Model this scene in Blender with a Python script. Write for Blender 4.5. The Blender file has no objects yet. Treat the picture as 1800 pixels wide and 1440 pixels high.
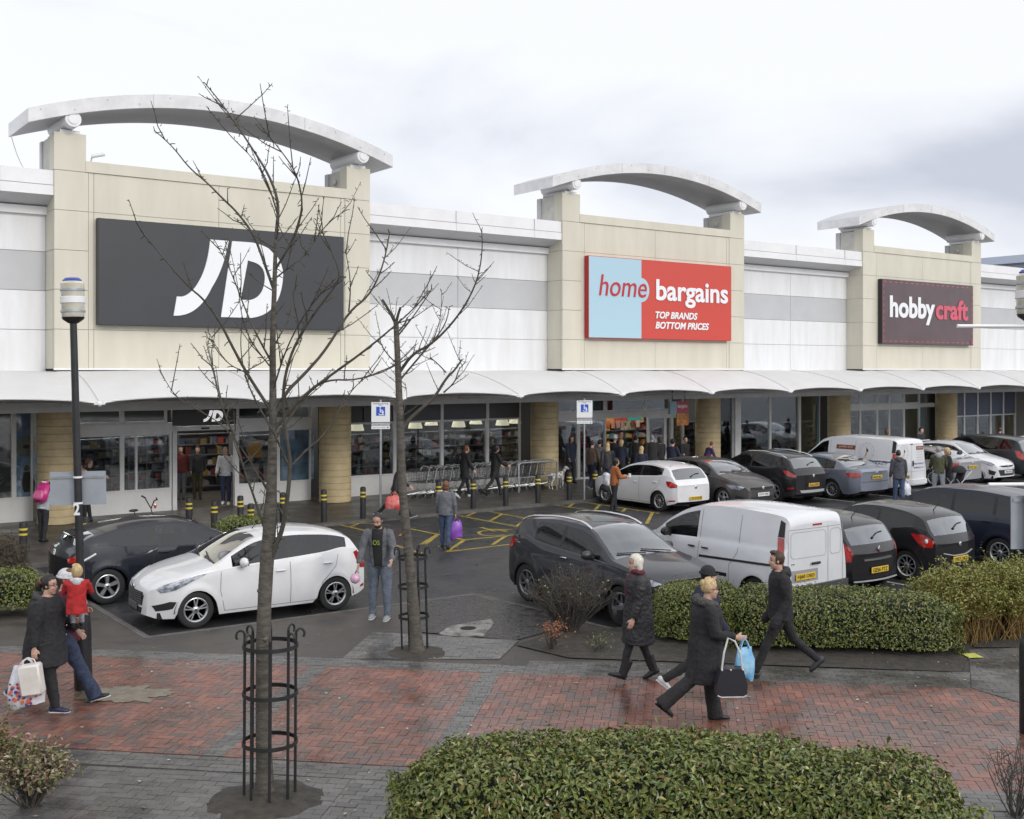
import bpy, bmesh, math, random
from mathutils import Vector, Matrix, noise
from math import radians as R, sin, cos, pi, sqrt
RND = random.Random(7)
SC = bpy.context.scene
COL = SC.collection
F, CH, HZ = 1950.0, 4.2, 650.0        # focal length in photo pixels, eye height, horizon row
UX, UY = 0.8077, 0.5896               # direction of the shop front; w = (-UY, UX) runs into the building
PHI = math.atan2(UY, UX)

def G(px, py, z=0.0):                  # point at height z seen at a photo pixel
    Y = F*(CH-z)/(py-HZ)
    return Vector(((px-900)/F*Y, Y, z))
def W(s, d, z=0.0):                    # shop-front coordinates -> world
    return Vector((s*UX-d*UY, s*UY+d*UX, z))
def SD(v): return (v.x*UX+v.y*UY, -v.x*UY+v.y*UX)
def SF(px, d):                         # s on the plane at distance d seen at photo column px
    a = (px-900)/F
    Y = d/(UX-UY*a)
    return Y*(UX*a+UY)
def ZF(px, py, d):
    a = (px-900)/F
    return CH+(HZ-py)/F*(d/(UX-UY*a))
def AT(px, py, Y):                     # point at depth Y
    return Vector(((px-900)/F*Y, Y, CH+(HZ-py)/F*Y))

# ------------------------------------------------------------------ materials
MATS = {}
def new_mat(name):
    m = bpy.data.materials.new(name); m.use_nodes = True
    nt = m.node_tree
    return m, nt, nt.nodes['Principled BSDF']
def mat(name, col, rough=0.6, metal=0.0, var=0.0, vscale=6.0, bump=0.0, bscale=40.0, coat=0.0, spec=0.5, emit=None, es=1.0, col2=None, rvar=0.0, island=0.0, stretch=None, sheen=0.0):
    if name in MATS: return MATS[name]
    m, nt, b = new_mat(name)
    N, Lk = nt.nodes, nt.links
    b.inputs['Base Color'].default_value = (*col, 1)
    b.inputs['Roughness'].default_value = rough
    b.inputs['Metallic'].default_value = metal
    b.inputs['Specular IOR Level'].default_value = spec
    if coat: b.inputs['Coat Weight'].default_value = coat; b.inputs['Coat Roughness'].default_value = 0.04
    if sheen: b.inputs['Sheen Weight'].default_value = sheen; b.inputs['Sheen Roughness'].default_value = .6
    if emit: b.inputs['Emission Color'].default_value = (*emit, 1); b.inputs['Emission Strength'].default_value = es
    src = None
    if var or bump or rvar:
        tc = N.new('ShaderNodeTexCoord'); co = tc.outputs['Object']
        if stretch:
            mp = N.new('ShaderNodeMapping'); mp.inputs['Scale'].default_value = stretch
            Lk.new(co, mp.inputs['Vector']); co = mp.outputs['Vector']
    if var or rvar:
        nz = N.new('ShaderNodeTexNoise'); nz.inputs['Scale'].default_value = vscale; nz.inputs['Detail'].default_value = 6
        nz.inputs['Roughness'].default_value = .62
        Lk.new(co, nz.inputs['Vector'])
    if var:
        cr = N.new('ShaderNodeValToRGB')
        c2 = col2 or tuple(c*(1-var) for c in col)
        c1 = col if col2 else tuple(min(1, c*(1+var*.5)) for c in col)
        cr.color_ramp.elements[0].position = .36; cr.color_ramp.elements[1].position = .66
        cr.color_ramp.elements[0].color = (*c2, 1); cr.color_ramp.elements[1].color = (*c1, 1)
        Lk.new(nz.outputs['Fac'], cr.inputs['Fac']); src = cr.outputs['Color']
    if island:
        gm = N.new('ShaderNodeNewGeometry')
        hs = N.new('ShaderNodeHueSaturation')
        mr = N.new('ShaderNodeMapRange'); mr.inputs['To Min'].default_value = 1-island; mr.inputs['To Max'].default_value = 1+island
        Lk.new(gm.outputs['Random Per Island'], mr.inputs['Value']); Lk.new(mr.outputs['Result'], hs.inputs['Value'])
        if src: Lk.new(src, hs.inputs['Color'])
        else: hs.inputs['Color'].default_value = (*col, 1)
        src = hs.outputs['Color']
    if src: Lk.new(src, b.inputs['Base Color'])
    if rvar:
        mr = N.new('ShaderNodeMapRange'); mr.inputs['From Min'].default_value = .35; mr.inputs['From Max'].default_value = .65
        mr.inputs['To Min'].default_value = max(.03, rough-rvar); mr.inputs['To Max'].default_value = min(1, rough+rvar)
        Lk.new(nz.outputs['Fac'], mr.inputs['Value']); Lk.new(mr.outputs['Result'], b.inputs['Roughness'])
    if bump:
        n2 = N.new('ShaderNodeTexNoise'); n2.inputs['Scale'].default_value = bscale; n2.inputs['Detail'].default_value = 4
        Lk.new(co, n2.inputs['Vector'])
        bp = N.new('ShaderNodeBump'); bp.inputs['Strength'].default_value = min(1, bump); bp.inputs['Distance'].default_value = .02
        Lk.new(n2.outputs['Fac'], bp.inputs['Height']); Lk.new(bp.outputs['Normal'], b.inputs['Normal'])
    MATS[name] = m
    return m
def glass(name, tint=(.25, .27, .28), base=.9, rough=.02):
    if name in MATS: return MATS[name]
    m, nt, b = new_mat(name)
    N, Lk = nt.nodes, nt.links
    N.remove(b)
    tr = N.new('ShaderNodeBsdfTransparent'); tr.inputs['Color'].default_value = (*tint, 1)
    gl = N.new('ShaderNodeBsdfGlossy'); gl.inputs['Roughness'].default_value = rough; gl.inputs['Color'].default_value = (.95, .97, 1, 1)
    fr = N.new('ShaderNodeFresnel'); fr.inputs['IOR'].default_value = 1.55
    mu = N.new('ShaderNodeMath'); mu.operation = 'MULTIPLY_ADD'; mu.inputs[1].default_value = base; mu.inputs[2].default_value = .02
    Lk.new(fr.outputs['Fac'], mu.inputs[0])
    mx = N.new('ShaderNodeMixShader')
    Lk.new(mu.outputs[0], mx.inputs['Fac']); Lk.new(tr.outputs[0], mx.inputs[1]); Lk.new(gl.outputs[0], mx.inputs[2])
    Lk.new(mx.outputs[0], N['Material Output'].inputs['Surface'])
    MATS[name] = m
    return m
def island_mat(name, cols, rough=.5, spec=.5, bump=0, wet=False, trans=0.0):
    """per-piece random colour taken from a list of colours (bricks, leaves)"""
    if name in MATS: return MATS[name]
    m, nt, b = new_mat(name)
    N, Lk = nt.nodes, nt.links
    gm = N.new('ShaderNodeNewGeometry')
    cr = N.new('ShaderNodeValToRGB')
    el = cr.color_ramp.elements
    n = len(cols)
    el[0].color = (*cols[0], 1); el[0].position = 0
    el[1].color = (*cols[-1], 1); el[1].position = 1
    for i in range(1, n-1):
        e = el.new(i/(n-1)); e.color = (*cols[i], 1)
    Lk.new(gm.outputs['Random Per Island'], cr.inputs['Fac'])
    src = cr.outputs['Color']
    tc = N.new('ShaderNodeTexCoord')
    b.inputs['Specular IOR Level'].default_value = spec
    b.inputs['Roughness'].default_value = rough
    if wet:
        nz = N.new('ShaderNodeTexNoise'); nz.inputs['Scale'].default_value = .9; nz.inputs['Detail'].default_value = 7; nz.inputs['Roughness'].default_value = .65
        Lk.new(tc.outputs['Object'], nz.inputs['Vector'])
        mr = N.new('ShaderNodeMapRange'); mr.inputs['From Min'].default_value = .38; mr.inputs['From Max'].default_value = .62
        mr.inputs['To Min'].default_value = .16; mr.inputs['To Max'].default_value = .5
        Lk.new(nz.outputs['Fac'], mr.inputs['Value']); Lk.new(mr.outputs['Result'], b.inputs['Roughness'])
        mx = N.new('ShaderNodeMix'); mx.data_type = 'RGBA'; mx.blend_type = 'MULTIPLY'
        m2 = N.new('ShaderNodeMapRange'); m2.inputs['From Min'].default_value = .35; m2.inputs['From Max'].default_value = .65
        m2.inputs['To Min'].default_value = .55; m2.inputs['To Max'].default_value = 1.1
        Lk.new(nz.outputs['Fac'], m2.inputs['Value'])
        n3 = N.new('ShaderNodeTexNoise'); n3.inputs['Scale'].default_value = 30; n3.inputs['Detail'].default_value = 5
        Lk.new(tc.outputs['Object'], n3.inputs['Vector'])
        m3 = N.new('ShaderNodeMapRange'); m3.inputs['To Min'].default_value = .6; m3.inputs['To Max'].default_value = 1.4
        Lk.new(n3.outputs['Fac'], m3.inputs['Value'])
        mm = N.new('ShaderNodeMath'); mm.operation = 'MULTIPLY'
        Lk.new(m2.outputs['Result'], mm.inputs[0]); Lk.new(m3.outputs['Result'], mm.inputs[1])
        cc = N.new('ShaderNodeCombineColor')
        for k in range(3): Lk.new(mm.outputs[0], cc.inputs[k])
        mx.inputs[0].default_value = 1
        Lk.new(src, mx.inputs[6]); Lk.new(cc.outputs[0], mx.inputs[7]); src = mx.outputs[2]
    Lk.new(src, b.inputs['Base Color'])
    if bump:
        n2 = N.new('ShaderNodeTexNoise'); n2.inputs['Scale'].default_value = 60; n2.inputs['Detail'].default_value = 3
        Lk.new(tc.outputs['Object'], n2.inputs['Vector'])
        bp = N.new('ShaderNodeBump'); bp.inputs['Strength'].default_value = bump; bp.inputs['Distance'].default_value = .006
        Lk.new(n2.outputs['Fac'], bp.inputs['Height']); Lk.new(bp.outputs['Normal'], b.inputs['Normal'])
    MATS[name] = m
    return m

# ------------------------------------------------------------------ mesh builder
class MB:
    def __init__(s): s.v = []; s.f = []; s.m = []
    def add(s, vs, fs, mi=0):
        o = len(s.v); s.v += [Vector(v) for v in vs]
        for f in fs: s.f.append([i+o for i in f]); s.m.append(mi)
        return s
    def box(s, c, d, mi=0, rot=None, bev=0.0):
        x, y, z = d[0]/2, d[1]/2, d[2]/2
        if bev:
            b = min(bev, x*.9, y*.9, z*.9)
            vs = []
            for sx in (-1, 1):
                for sy in (-1, 1):
                    for sz in (-1, 1):
                        vs += [(sx*x, sy*(y-b), sz*(z-b)), (sx*(x-b), sy*y, sz*(z-b)), (sx*(x-b), sy*(y-b), sz*z)]
            bm = bmesh.new()
            for v in vs: bm.verts.new(v)
            bmesh.ops.convex_hull(bm, input=bm.verts)
            bm.verts.index_update()
            pv = [v.co.copy() for v in bm.verts]; pf = [[v.index for v in f.verts] for f in bm.faces]
            bm.free()
        else:
            pv = [Vector((a*x, b*y, g*z)) for a in (-1, 1) for b in (-1, 1) for g in (-1, 1)]
            pf = [(0, 1, 3, 2), (4, 6, 7, 5), (0, 4, 5, 1), (2, 3, 7, 6), (0, 2, 6, 4), (1, 5, 7, 3)]
        M = rot if rot is not None else Matrix.Identity(3)
        return s.add([M @ Vector(p)+Vector(c) for p in pv], pf, mi)
    def slab(s, x0, x1, y0, y1, z0, z1, mi=0):
        return s.box(((x0+x1)/2, (y0+y1)/2, (z0+z1)/2), (abs(x1-x0), abs(y1-y0), abs(z1-z0)), mi)
    def tube(s, path, rad, n=8, mi=0, caps=True, up=None):
        """rad: number, list of numbers, or list of (a, b): a across, b along `up`"""
        P = [Vector(p) for p in path]; k = len(P)
        if not isinstance(rad, (list, tuple)): rad = [rad]*k
        vs = []; prev = None
        for i in range(k):
            t = (P[min(i+1, k-1)]-P[max(i-1, 0)])
            if t.length < 1e-9: t = Vector((0, 0, 1))
            t.normalize()
            if up is not None: ref = Vector(up)
            elif prev is not None: ref = prev
            else: ref = Vector((0, 1, 0)) if abs(t.z) > .8 else Vector((0, 0, 1))
            bvec = ref-t*ref.dot(t)
            if bvec.length < 1e-6: bvec = t.orthogonal()
            bvec.normalize(); a = bvec.cross(t); prev = bvec
            r = rad[i]; ra, rb = (r if isinstance(r, (tuple, list)) else (r, r))
            for j in range(n):
                q = 2*pi*j/n
                vs.append(P[i]+a*(ra*cos(q))+bvec*(rb*sin(q)))
        fs = [(i*n+j, i*n+(j+1) % n, (i+1)*n+(j+1) % n, (i+1)*n+j) for i in range(k-1) for j in range(n)]
        if caps: fs += [tuple(range(n-1, -1, -1)), tuple((k-1)*n+j for j in range(n))]
        return s.add(vs, fs, mi)
    def lathe(s, prof, n=24, c=(0, 0, 0), axis='z', mi=0, caps=True):
        if prof[0] == prof[-1]: caps = False
        vs = []
        for r, h in prof:
            for j in range(n):
                q = 2*pi*j/n
                if axis == 'z': p = (r*cos(q), r*sin(q), h)
                elif axis == 'y': p = (r*cos(q), h, r*sin(q))
                else: p = (h, r*cos(q), r*sin(q))
                vs.append(Vector(p)+Vector(c))
        k = len(prof)
        fs = [(i*n+j, i*n+(j+1) % n, (i+1)*n+(j+1) % n, (i+1)*n+j) for i in range(k-1) for j in range(n)]
        if caps and prof[0][0] > 1e-6: fs.append(tuple(range(n)))
        if caps and prof[-1][0] > 1e-6: fs.append(tuple((k-1)*n+j for j in range(n)))
        return s.add(vs, fs, mi)
    def prism(s, poly, vec, mi=0):
        """closed 3D polygon extruded by vec"""
        k = len(poly); vs = [Vector(p) for p in poly]+[Vector(p)+Vector(vec) for p in poly]
        fs = [tuple(range(k)), tuple(range(2*k-1, k-1, -1))]+[(i, i+k, (i+1) % k+k, (i+1) % k) for i in range(k)]
        return s.add(vs, fs, mi)
    def ball(s, c, r, n=10, mi=0, rot=None):
        if not isinstance(r, (tuple, list)): r = (r, r, r)
        vs = []; k = max(5, n*2//3)
        for i in range(k+1):
            th = pi*i/k
            for j in range(n):
                q = 2*pi*j/n
                p = Vector((r[0]*sin(th)*cos(q), r[1]*sin(th)*sin(q), r[2]*cos(th)))
                if rot is not None: p = rot @ p
                vs.append(p+Vector(c))
        fs = [(i*n+j, (i+1)*n+j, (i+1)*n+(j+1) % n, i*n+(j+1) % n) for i in range(k) for j in range(n)]
        return s.add(vs, fs, mi)
    def off(s, d):
        d = Vector(d); s.v = [p+d for p in s.v]; return s
    def xf(s, M): s.v = [M @ p for p in s.v]; return s
    def mesh(s, name, mats, smooth=None):
        me = bpy.data.meshes.new(name)
        me.from_pydata(s.v, [], s.f)
        if not isinstance(mats, (list, tuple)): mats = [mats]
        for m in mats: me.materials.append(m)
        if len(mats) > 1:
            for p, i in zip(me.polygons, s.m): p.material_index = i
        me.validate(clean_customdata=False)
        bm = bmesh.new(); bm.from_mesh(me)
        bmesh.ops.remove_doubles(bm, verts=bm.verts, dist=1e-5)
        bmesh.ops.recalc_face_normals(bm, faces=bm.faces)
        bm.to_mesh(me); bm.free()
        if smooth is not None:
            for p in me.polygons: p.use_smooth = True
            me.set_sharp_from_angle(angle=R(smooth))
        return me
    def rawmesh(s, name, mats):
        me = bpy.data.meshes.new(name); me.from_pydata(s.v, [], s.f)
        if not isinstance(mats, (list, tuple)): mats = [mats]
        for m in mats: me.materials.append(m)
        if len(mats) > 1: me.polygons.foreach_set('material_index', s.m)
        return me
    def build(s, name, mats, parent=None, smooth=None, raw=False):
        return link(name, s.rawmesh(name, mats) if raw else s.mesh(name, mats, smooth), parent)
def link(name, me, parent=None):
    o = bpy.data.objects.new(name, me); COL.objects.link(o)
    if parent is not None: o.parent = parent
    return o
def tag(o, label=None, cat=None, group=None, kind=None):
    if label: o['label'] = label
    if cat: o['category'] = cat
    if group: o['group'] = group
    if kind: o['kind'] = kind
    return o
def thing(name, label, cat, loc=(0, 0, 0), rz=0.0, group=None):
    o = bpy.data.objects.new(name, None); COL.objects.link(o)
    o.empty_display_size = .3
    o.location = loc; o.rotation_euler = (0, 0, rz)
    return tag(o, label, cat, group)
def dup(root, loc, rz, label=None, group=None):
    def rec(o, par):
        c = o.copy(); COL.objects.link(c)
        if par is not None: c.parent = par
        for ch in list(o.children): rec(ch, c)
        return c
    r = rec(root, None); r.location = loc; r.rotation_euler = (0, 0, rz)
    if label: r['label'] = label
    if group: r['group'] = group
    return r
def apply_mods(o):
    dg = bpy.context.evaluated_depsgraph_get()
    me = bpy.data.meshes.new_from_object(o.evaluated_get(dg), depsgraph=dg)
    return me
def remesh(mb, name, m, voxel=.012, smooth=4, wrinkle=0.0, wscale=9.0, seed=0):
    me = bpy.data.meshes.new(name); me.from_pydata(mb.v, [], mb.f)
    o = bpy.data.objects.new(name, me); COL.objects.link(o)
    md = o.modifiers.new('r', 'REMESH'); md.mode = 'VOXEL'; md.voxel_size = voxel
    if smooth:
        sm = o.modifiers.new('s', 'SMOOTH'); sm.iterations = smooth; sm.factor = .5
    out = apply_mods(o)
    bpy.data.objects.remove(o); bpy.data.meshes.remove(me)
    out.name = name
    if wrinkle:
        off = Vector((seed*3.1, seed*1.7, 0))
        nr = [v.normal.copy() for v in out.vertices]
        for v, n in zip(out.vertices, nr):
            p = v.co
            w = noise.noise(Vector((p.x*wscale, p.y*wscale, p.z*wscale*.7))+off)+.5*noise.noise(Vector((p.x*wscale*2.3, p.y*wscale*2.3, p.z*wscale*2.9))+off)
            v.co = p+n*w*wrinkle
    for p in out.polygons: p.use_smooth = True
    out.materials.clear(); out.materials.append(m)
    return out
def text_mb(txt, w=None, h=None, bold=0.0, shear=0.0, depth=.0, space=1.0):
    """text as a builder in the xz plane, lower left corner at the origin, facing -y"""
    cu = bpy.data.curves.new('t', 'FONT'); cu.body = txt; cu.size = 1; cu.offset = bold; cu.shear = shear; cu.extrude = 0
    cu.resolution_u = 4; cu.space_character = space
    o = bpy.data.objects.new('t', cu); COL.objects.link(o)
    me = apply_mods(o)
    vs = [v.co.copy() for v in me.vertices]; fs = [list(p.vertices) for p in me.polygons]
    bpy.data.objects.remove(o); bpy.data.curves.remove(cu); bpy.data.meshes.remove(me)
    if not vs: return MB()
    x0 = min(v.x for v in vs); x1 = max(v.x for v in vs); y0 = min(v.y for v in vs); y1 = max(v.y for v in vs)
    kx = w/(x1-x0) if w else None; ky = h/(y1-y0) if h else None
    if kx is None: kx = ky
    if ky is None: ky = kx
    mb = MB(); mb.add([((v.x-x0)*kx, 0, (v.y-y0)*ky) for v in vs], fs)
    if depth: # give the lettering a body
        n = len(mb.v); ec = {}
        for f in mb.f:
            for a, b in zip(f, f[1:]+f[:1]): ec[(a, b)] = 1
        bd = [(a, b) for a, b in ec if (b, a) not in ec]
        mb.v += [v+Vector((0, depth, 0)) for v in mb.v]
        for a, b in bd: mb.f.append([a, b, b+n, a+n]); mb.m.append(0)
    return mb

# ------------------------------------------------------------------ camera, sky, sun
cam = bpy.data.cameras.new('camera'); co_ = bpy.data.objects.new('camera', cam); COL.objects.link(co_)
co_.location = (0, 0, CH); co_.rotation_euler = (R(90), 0, 0)
cam.sensor_width = 36; cam.lens = 36*F/1800; cam.shift_y = -70/1800; cam.clip_end = 2000
SC.camera = co_
SUN = Vector((.62, -.66, .46)).normalized()
sl = bpy.data.lights.new('sun', 'SUN'); sl.energy = 1.0; sl.angle = R(14); sl.color = (1, .95, .87)
so = bpy.data.objects.new('sun', sl); COL.objects.link(so); so.rotation_euler = SUN.to_track_quat('Z', 'Y').to_euler()
wd = bpy.data.worlds.new('World'); SC.world = wd; wd.use_nodes = True
nt = wd.node_tree; N = nt.nodes; Lk = nt.links
sky = N.new('ShaderNodeTexSky'); sky.sky_type = 'NISHITA'; sky.sun_disc = False
sky.sun_elevation = math.asin(SUN.z); sky.sun_rotation = math.atan2(SUN.x, SUN.y)
tc = N.new('ShaderNodeTexCoord')
mp = N.new('ShaderNodeMapping'); mp.inputs['Scale'].default_value = (1, 1, 2.2); mp.inputs['Location'].default_value = (.75, .3, .62)
Lk.new(tc.outputs['Generated'], mp.inputs['Vector'])
nz = N.new('ShaderNodeTexNoise'); nz.inputs['Scale'].default_value = 2.6; nz.inputs['Detail'].default_value = 6; nz.inputs['Roughness'].default_value = .5; nz.inputs['Distortion'].default_value = .35
Lk.new(mp.outputs[0], nz.inputs['Vector'])
# the darker bank of cloud lies low over the roofs, from the middle to the right
def vdot(v):
    n = N.new('ShaderNodeVectorMath'); n.operation = 'DOT_PRODUCT'; n.inputs[1].default_value = v
    Lk.new(tc.outputs['Generated'], n.inputs[0]); return n.outputs['Value']
def mrange(src, a, b, c, d, smooth=True):
    m = N.new('ShaderNodeMapRange'); m.inputs['From Min'].default_value = a; m.inputs['From Max'].default_value = b; m.inputs['To Min'].default_value = c; m.inputs['To Max'].default_value = d
    if smooth: m.interpolation_type = 'SMOOTHSTEP'
    Lk.new(src, m.inputs['Value']); return m.outputs[0]
def mth(op, a, b):
    m = N.new('ShaderNodeMath'); m.operation = op
    for i_, v in enumerate((a, b)):
        if isinstance(v, (int, float)): m.inputs[i_].default_value = v
        else: Lk.new(v, m.inputs[i_])
    return m.outputs[0]
sx = N.new('ShaderNodeSeparateXYZ'); Lk.new(tc.outputs['Generated'], sx.inputs[0])
za = mth('ABSOLUTE', mth('SUBTRACT', mth('SUBTRACT', sx.outputs['Z'], .18), mth('MULTIPLY', sx.outputs['X'], -.06)), 0)
band = mth('MULTIPLY', mrange(za, 0.0, .15, 1, 0), mrange(sx.outputs['X'], -.30, -.04, 0, 1))
bias = mth('SUBTRACT', mth('MULTIPLY', band, .21), .045)
ad = N.new('ShaderNodeMath'); ad.operation = 'ADD'; Lk.new(nz.outputs['Fac'], ad.inputs[0]); Lk.new(bias, ad.inputs[1])
cr = N.new('ShaderNodeValToRGB')
e = cr.color_ramp.elements
e[0].position = .46; e[0].color = (.93, .94, .965, 1)
e[1].position = .74; e[1].color = (.57, .60, .69, 1)
k = e.new(.58); k.color = (.82, .84, .90, 1)
Lk.new(ad.outputs[0], cr.inputs['Fac'])
bg1 = N['Background']; bg1.inputs['Strength'].default_value = .08
Lk.new(sky.outputs[0], bg1.inputs['Color'])
bg2 = N.new('ShaderNodeBackground')
d2 = vdot(SUN); ms = N.new('ShaderNodeMapRange'); ms.interpolation_type = 'SMOOTHSTEP'
ms.inputs['From Min'].default_value = .1; ms.inputs['From Max'].default_value = 1.0; ms.inputs['To Min'].default_value = 1.12; ms.inputs['To Max'].default_value = 1.9
Lk.new(d2, ms.inputs['Value']); Lk.new(ms.outputs[0], bg2.inputs['Strength'])      # cloud lit from behind by the hazy sun
Lk.new(cr.outputs[0], bg2.inputs['Color'])
mx = N.new('ShaderNodeMixShader'); mx.inputs[0].default_value = .88
Lk.new(bg1.outputs[0], mx.inputs[1]); Lk.new(bg2.outputs[0], mx.inputs[2])
Lk.new(mx.outputs[0], N['World Output'].inputs['Surface'])
vs_ = SC.view_settings
SC.display_settings.display_device = 'sRGB'
vs_.view_transform = 'Standard'; vs_.look = 'None'; vs_.exposure = .04; vs_.gamma = 1

# ------------------------------------------------------------------ ground
ROAD = -.08
asphalt = mat('asphalt', (.035, .035, .037), .42, var=.35, vscale=1.1, bump=.35, bscale=120, rvar=.16)
tarmac = mat('brown_tarmac', (.085, .072, .06), .5, col2=(.045, .04, .036), var=.4, vscale=1.6, bump=.5, bscale=90, rvar=.18)
soil = mat('soil', (.062, .053, .043), .8, col2=(.03, .026, .021), var=.5, vscale=7, bump=1, bscale=26)
kerbm = mat('kerb_stone', (.105, .10, .095), .6, var=.4, vscale=4, bump=.3, bscale=60)
joint = mat("joint_sand", (.04, .036, .033), .75, var=.3, vscale=9)
redbrick = island_mat('red_bricks', [(.20, .088, .066), (.24, .105, .078), (.15, .078, .066), (.27, .125, .092), (.20, .10, .082), (.12, .095, .087), (.23, .10, .074), (.10, .09, .085)], rough=.4, wet=True, bump=.25)
greybrick = island_mat('grey_bricks', [(.115, .108, .102), (.155, .147, .138), (.13, .126, .122), (.095, .09, .087)], rough=.4, wet=True, bump=.25)

def sheet(name, poly, z, m, kind='structure', thick=0):
    mb = MB()
    if thick: mb.prism([(p[0], p[1], z-thick) for p in poly], (0, 0, thick))
    else: mb.add([(p[0], p[1], z) for p in poly], [tuple(range(len(poly)))])
    o = mb.build(name, m); o['kind'] = kind
    return o
g = MB(); q = 900
g.add([(-q, -q, ROAD), (q, -q, ROAD), (q, q, ROAD), (-q, q, ROAD)], [(0, 1, 2, 3)])
tag(g.build('ground', asphalt), kind='structure')
# plaza in front of the car park (outline in shop-front coordinates)
KE = [(5.7, 25.4), (5.7, 17.5), (11.75, 17.25), (12.05, 12.45), (62, 12.45)]
pl = [W(*p) for p in KE]+[W(62, -30), W(-40, -30), W(-40, 25.4)]
sheet('plaza', [(p.x, p.y) for p in pl], 0.0, tarmac, thick=.4)
# shop pavement
PK = [(-40, 25.4), (11.3, 25.4), (11.3, 27.45), (62, 27.45)]
paving = mat('shop_paving', (.075, .066, .058), .45, var=.4, vscale=1.2, bump=.3, bscale=50, rvar=.15)
pv = [W(*p) for p in PK]+[W(62, 48), W(-40, 48)]
sheet('pavement', [(p.x, p.y) for p in pv], 0.0, paving, thick=.4)
# kerbs: a real strip slightly proud of what it edges
def kerb(name, pts, wid=.13, side=1):
    mb = MB()
    n = len(pts)
    P = [W(*p) for p in pts]
    off = []
    for i in range(n):
        a = (P[i]-P[i-1]).normalized() if i else None; b = (P[i+1]-P[i]).normalized() if i < n-1 else None
        na = Vector((-a.y, a.x, 0)) if a else None; nb = Vector((-b.y, b.x, 0)) if b else None
        if na is None: nn = nb
        elif nb is None: nn = na
        else:
            nn = (na+nb).normalized(); nn = nn/max(.4, nn.dot(na))
        off.append(nn*wid*side)
    ch = .025
    rows = [[p+Vector((0, 0, -.3)) for p in P], [p+Vector((0, 0, -.02)) for p in P], [p+o*(ch/wid)+Vector((0, 0, .006)) for p, o in zip(P, off)], [p+o+Vector((0, 0, .006)) for p, o in zip(P, off)], [p+o+Vector((0, 0, -.3)) for p, o in zip(P, off)]]
    vs = [v for r_ in rows for v in r_]
    mb.add(vs, [(i*n+j, i*n+j+1, (i+1)*n+j+1, (i+1)*n+j) for i in range(4) for j in range(n-1)])
    tag(mb.build(name, kerbm), kind='structure')
kerb('plaza_kerb', [(p[0]+(.004 if i < 2 else 0), p[1]+.004) for i, p in enumerate(KE)], side=-1)
kerb('pavement_kerb', [(p[0], p[1]-.004) for p in PK], side=1)

# brick paving, laid along the walkway
PX, PY = .989, -.148; QX, QY = .148, .989
def PQ(p, q, z=0.0): return Vector((p*PX+q*QX, p*PY+q*QY, z))
def pq(v): return (v.x*PX+v.y*PY, v.x*QX+v.y*QY)
def inpoly(x, y, poly):
    c = False; n = len(poly)
    for i in range(n):
        x1, y1 = poly[i]; x2, y2 = poly[i-1]
        if (y1 > y) != (y2 > y) and x < (x2-x1)*(y-y1)/(y2-y1)+x1: c = not c
    return c
def isconvex(p):
    n = len(p); c = [(p[(i+1) % n][0]-p[i][0])*(p[(i+2) % n][1]-p[(i+1) % n][1])-(p[(i+1) % n][1]-p[i][1])*(p[(i+2) % n][0]-p[(i+1) % n][0]) for i in range(n)]
    return all(x > -1e-9 for x in c) or all(x < 1e-9 for x in c)
def clip(sub, poly):
    n = len(poly); ar = sum(poly[i-1][0]*poly[i][1]-poly[i][0]*poly[i-1][1] for i in range(n))
    P = poly if ar > 0 else poly[::-1]
    for i in range(n):
        (ax, ay), (bx, by) = P[i-1], P[i]; out = []
        f = lambda q: (bx-ax)*(q[1]-ay)-(by-ay)*(q[0]-ax)
        for j in range(len(sub)):
            p, q = sub[j-1], sub[j]; fp, fq = f(p), f(q)
            if (fp >= 0) != (fq >= 0): u = fp/(fp-fq); out.append((p[0]+(q[0]-p[0])*u, p[1]+(q[1]-p[1])*u))
            if fq >= 0: out.append(q)
        sub = out
        if not sub: return []
    return sub
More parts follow.
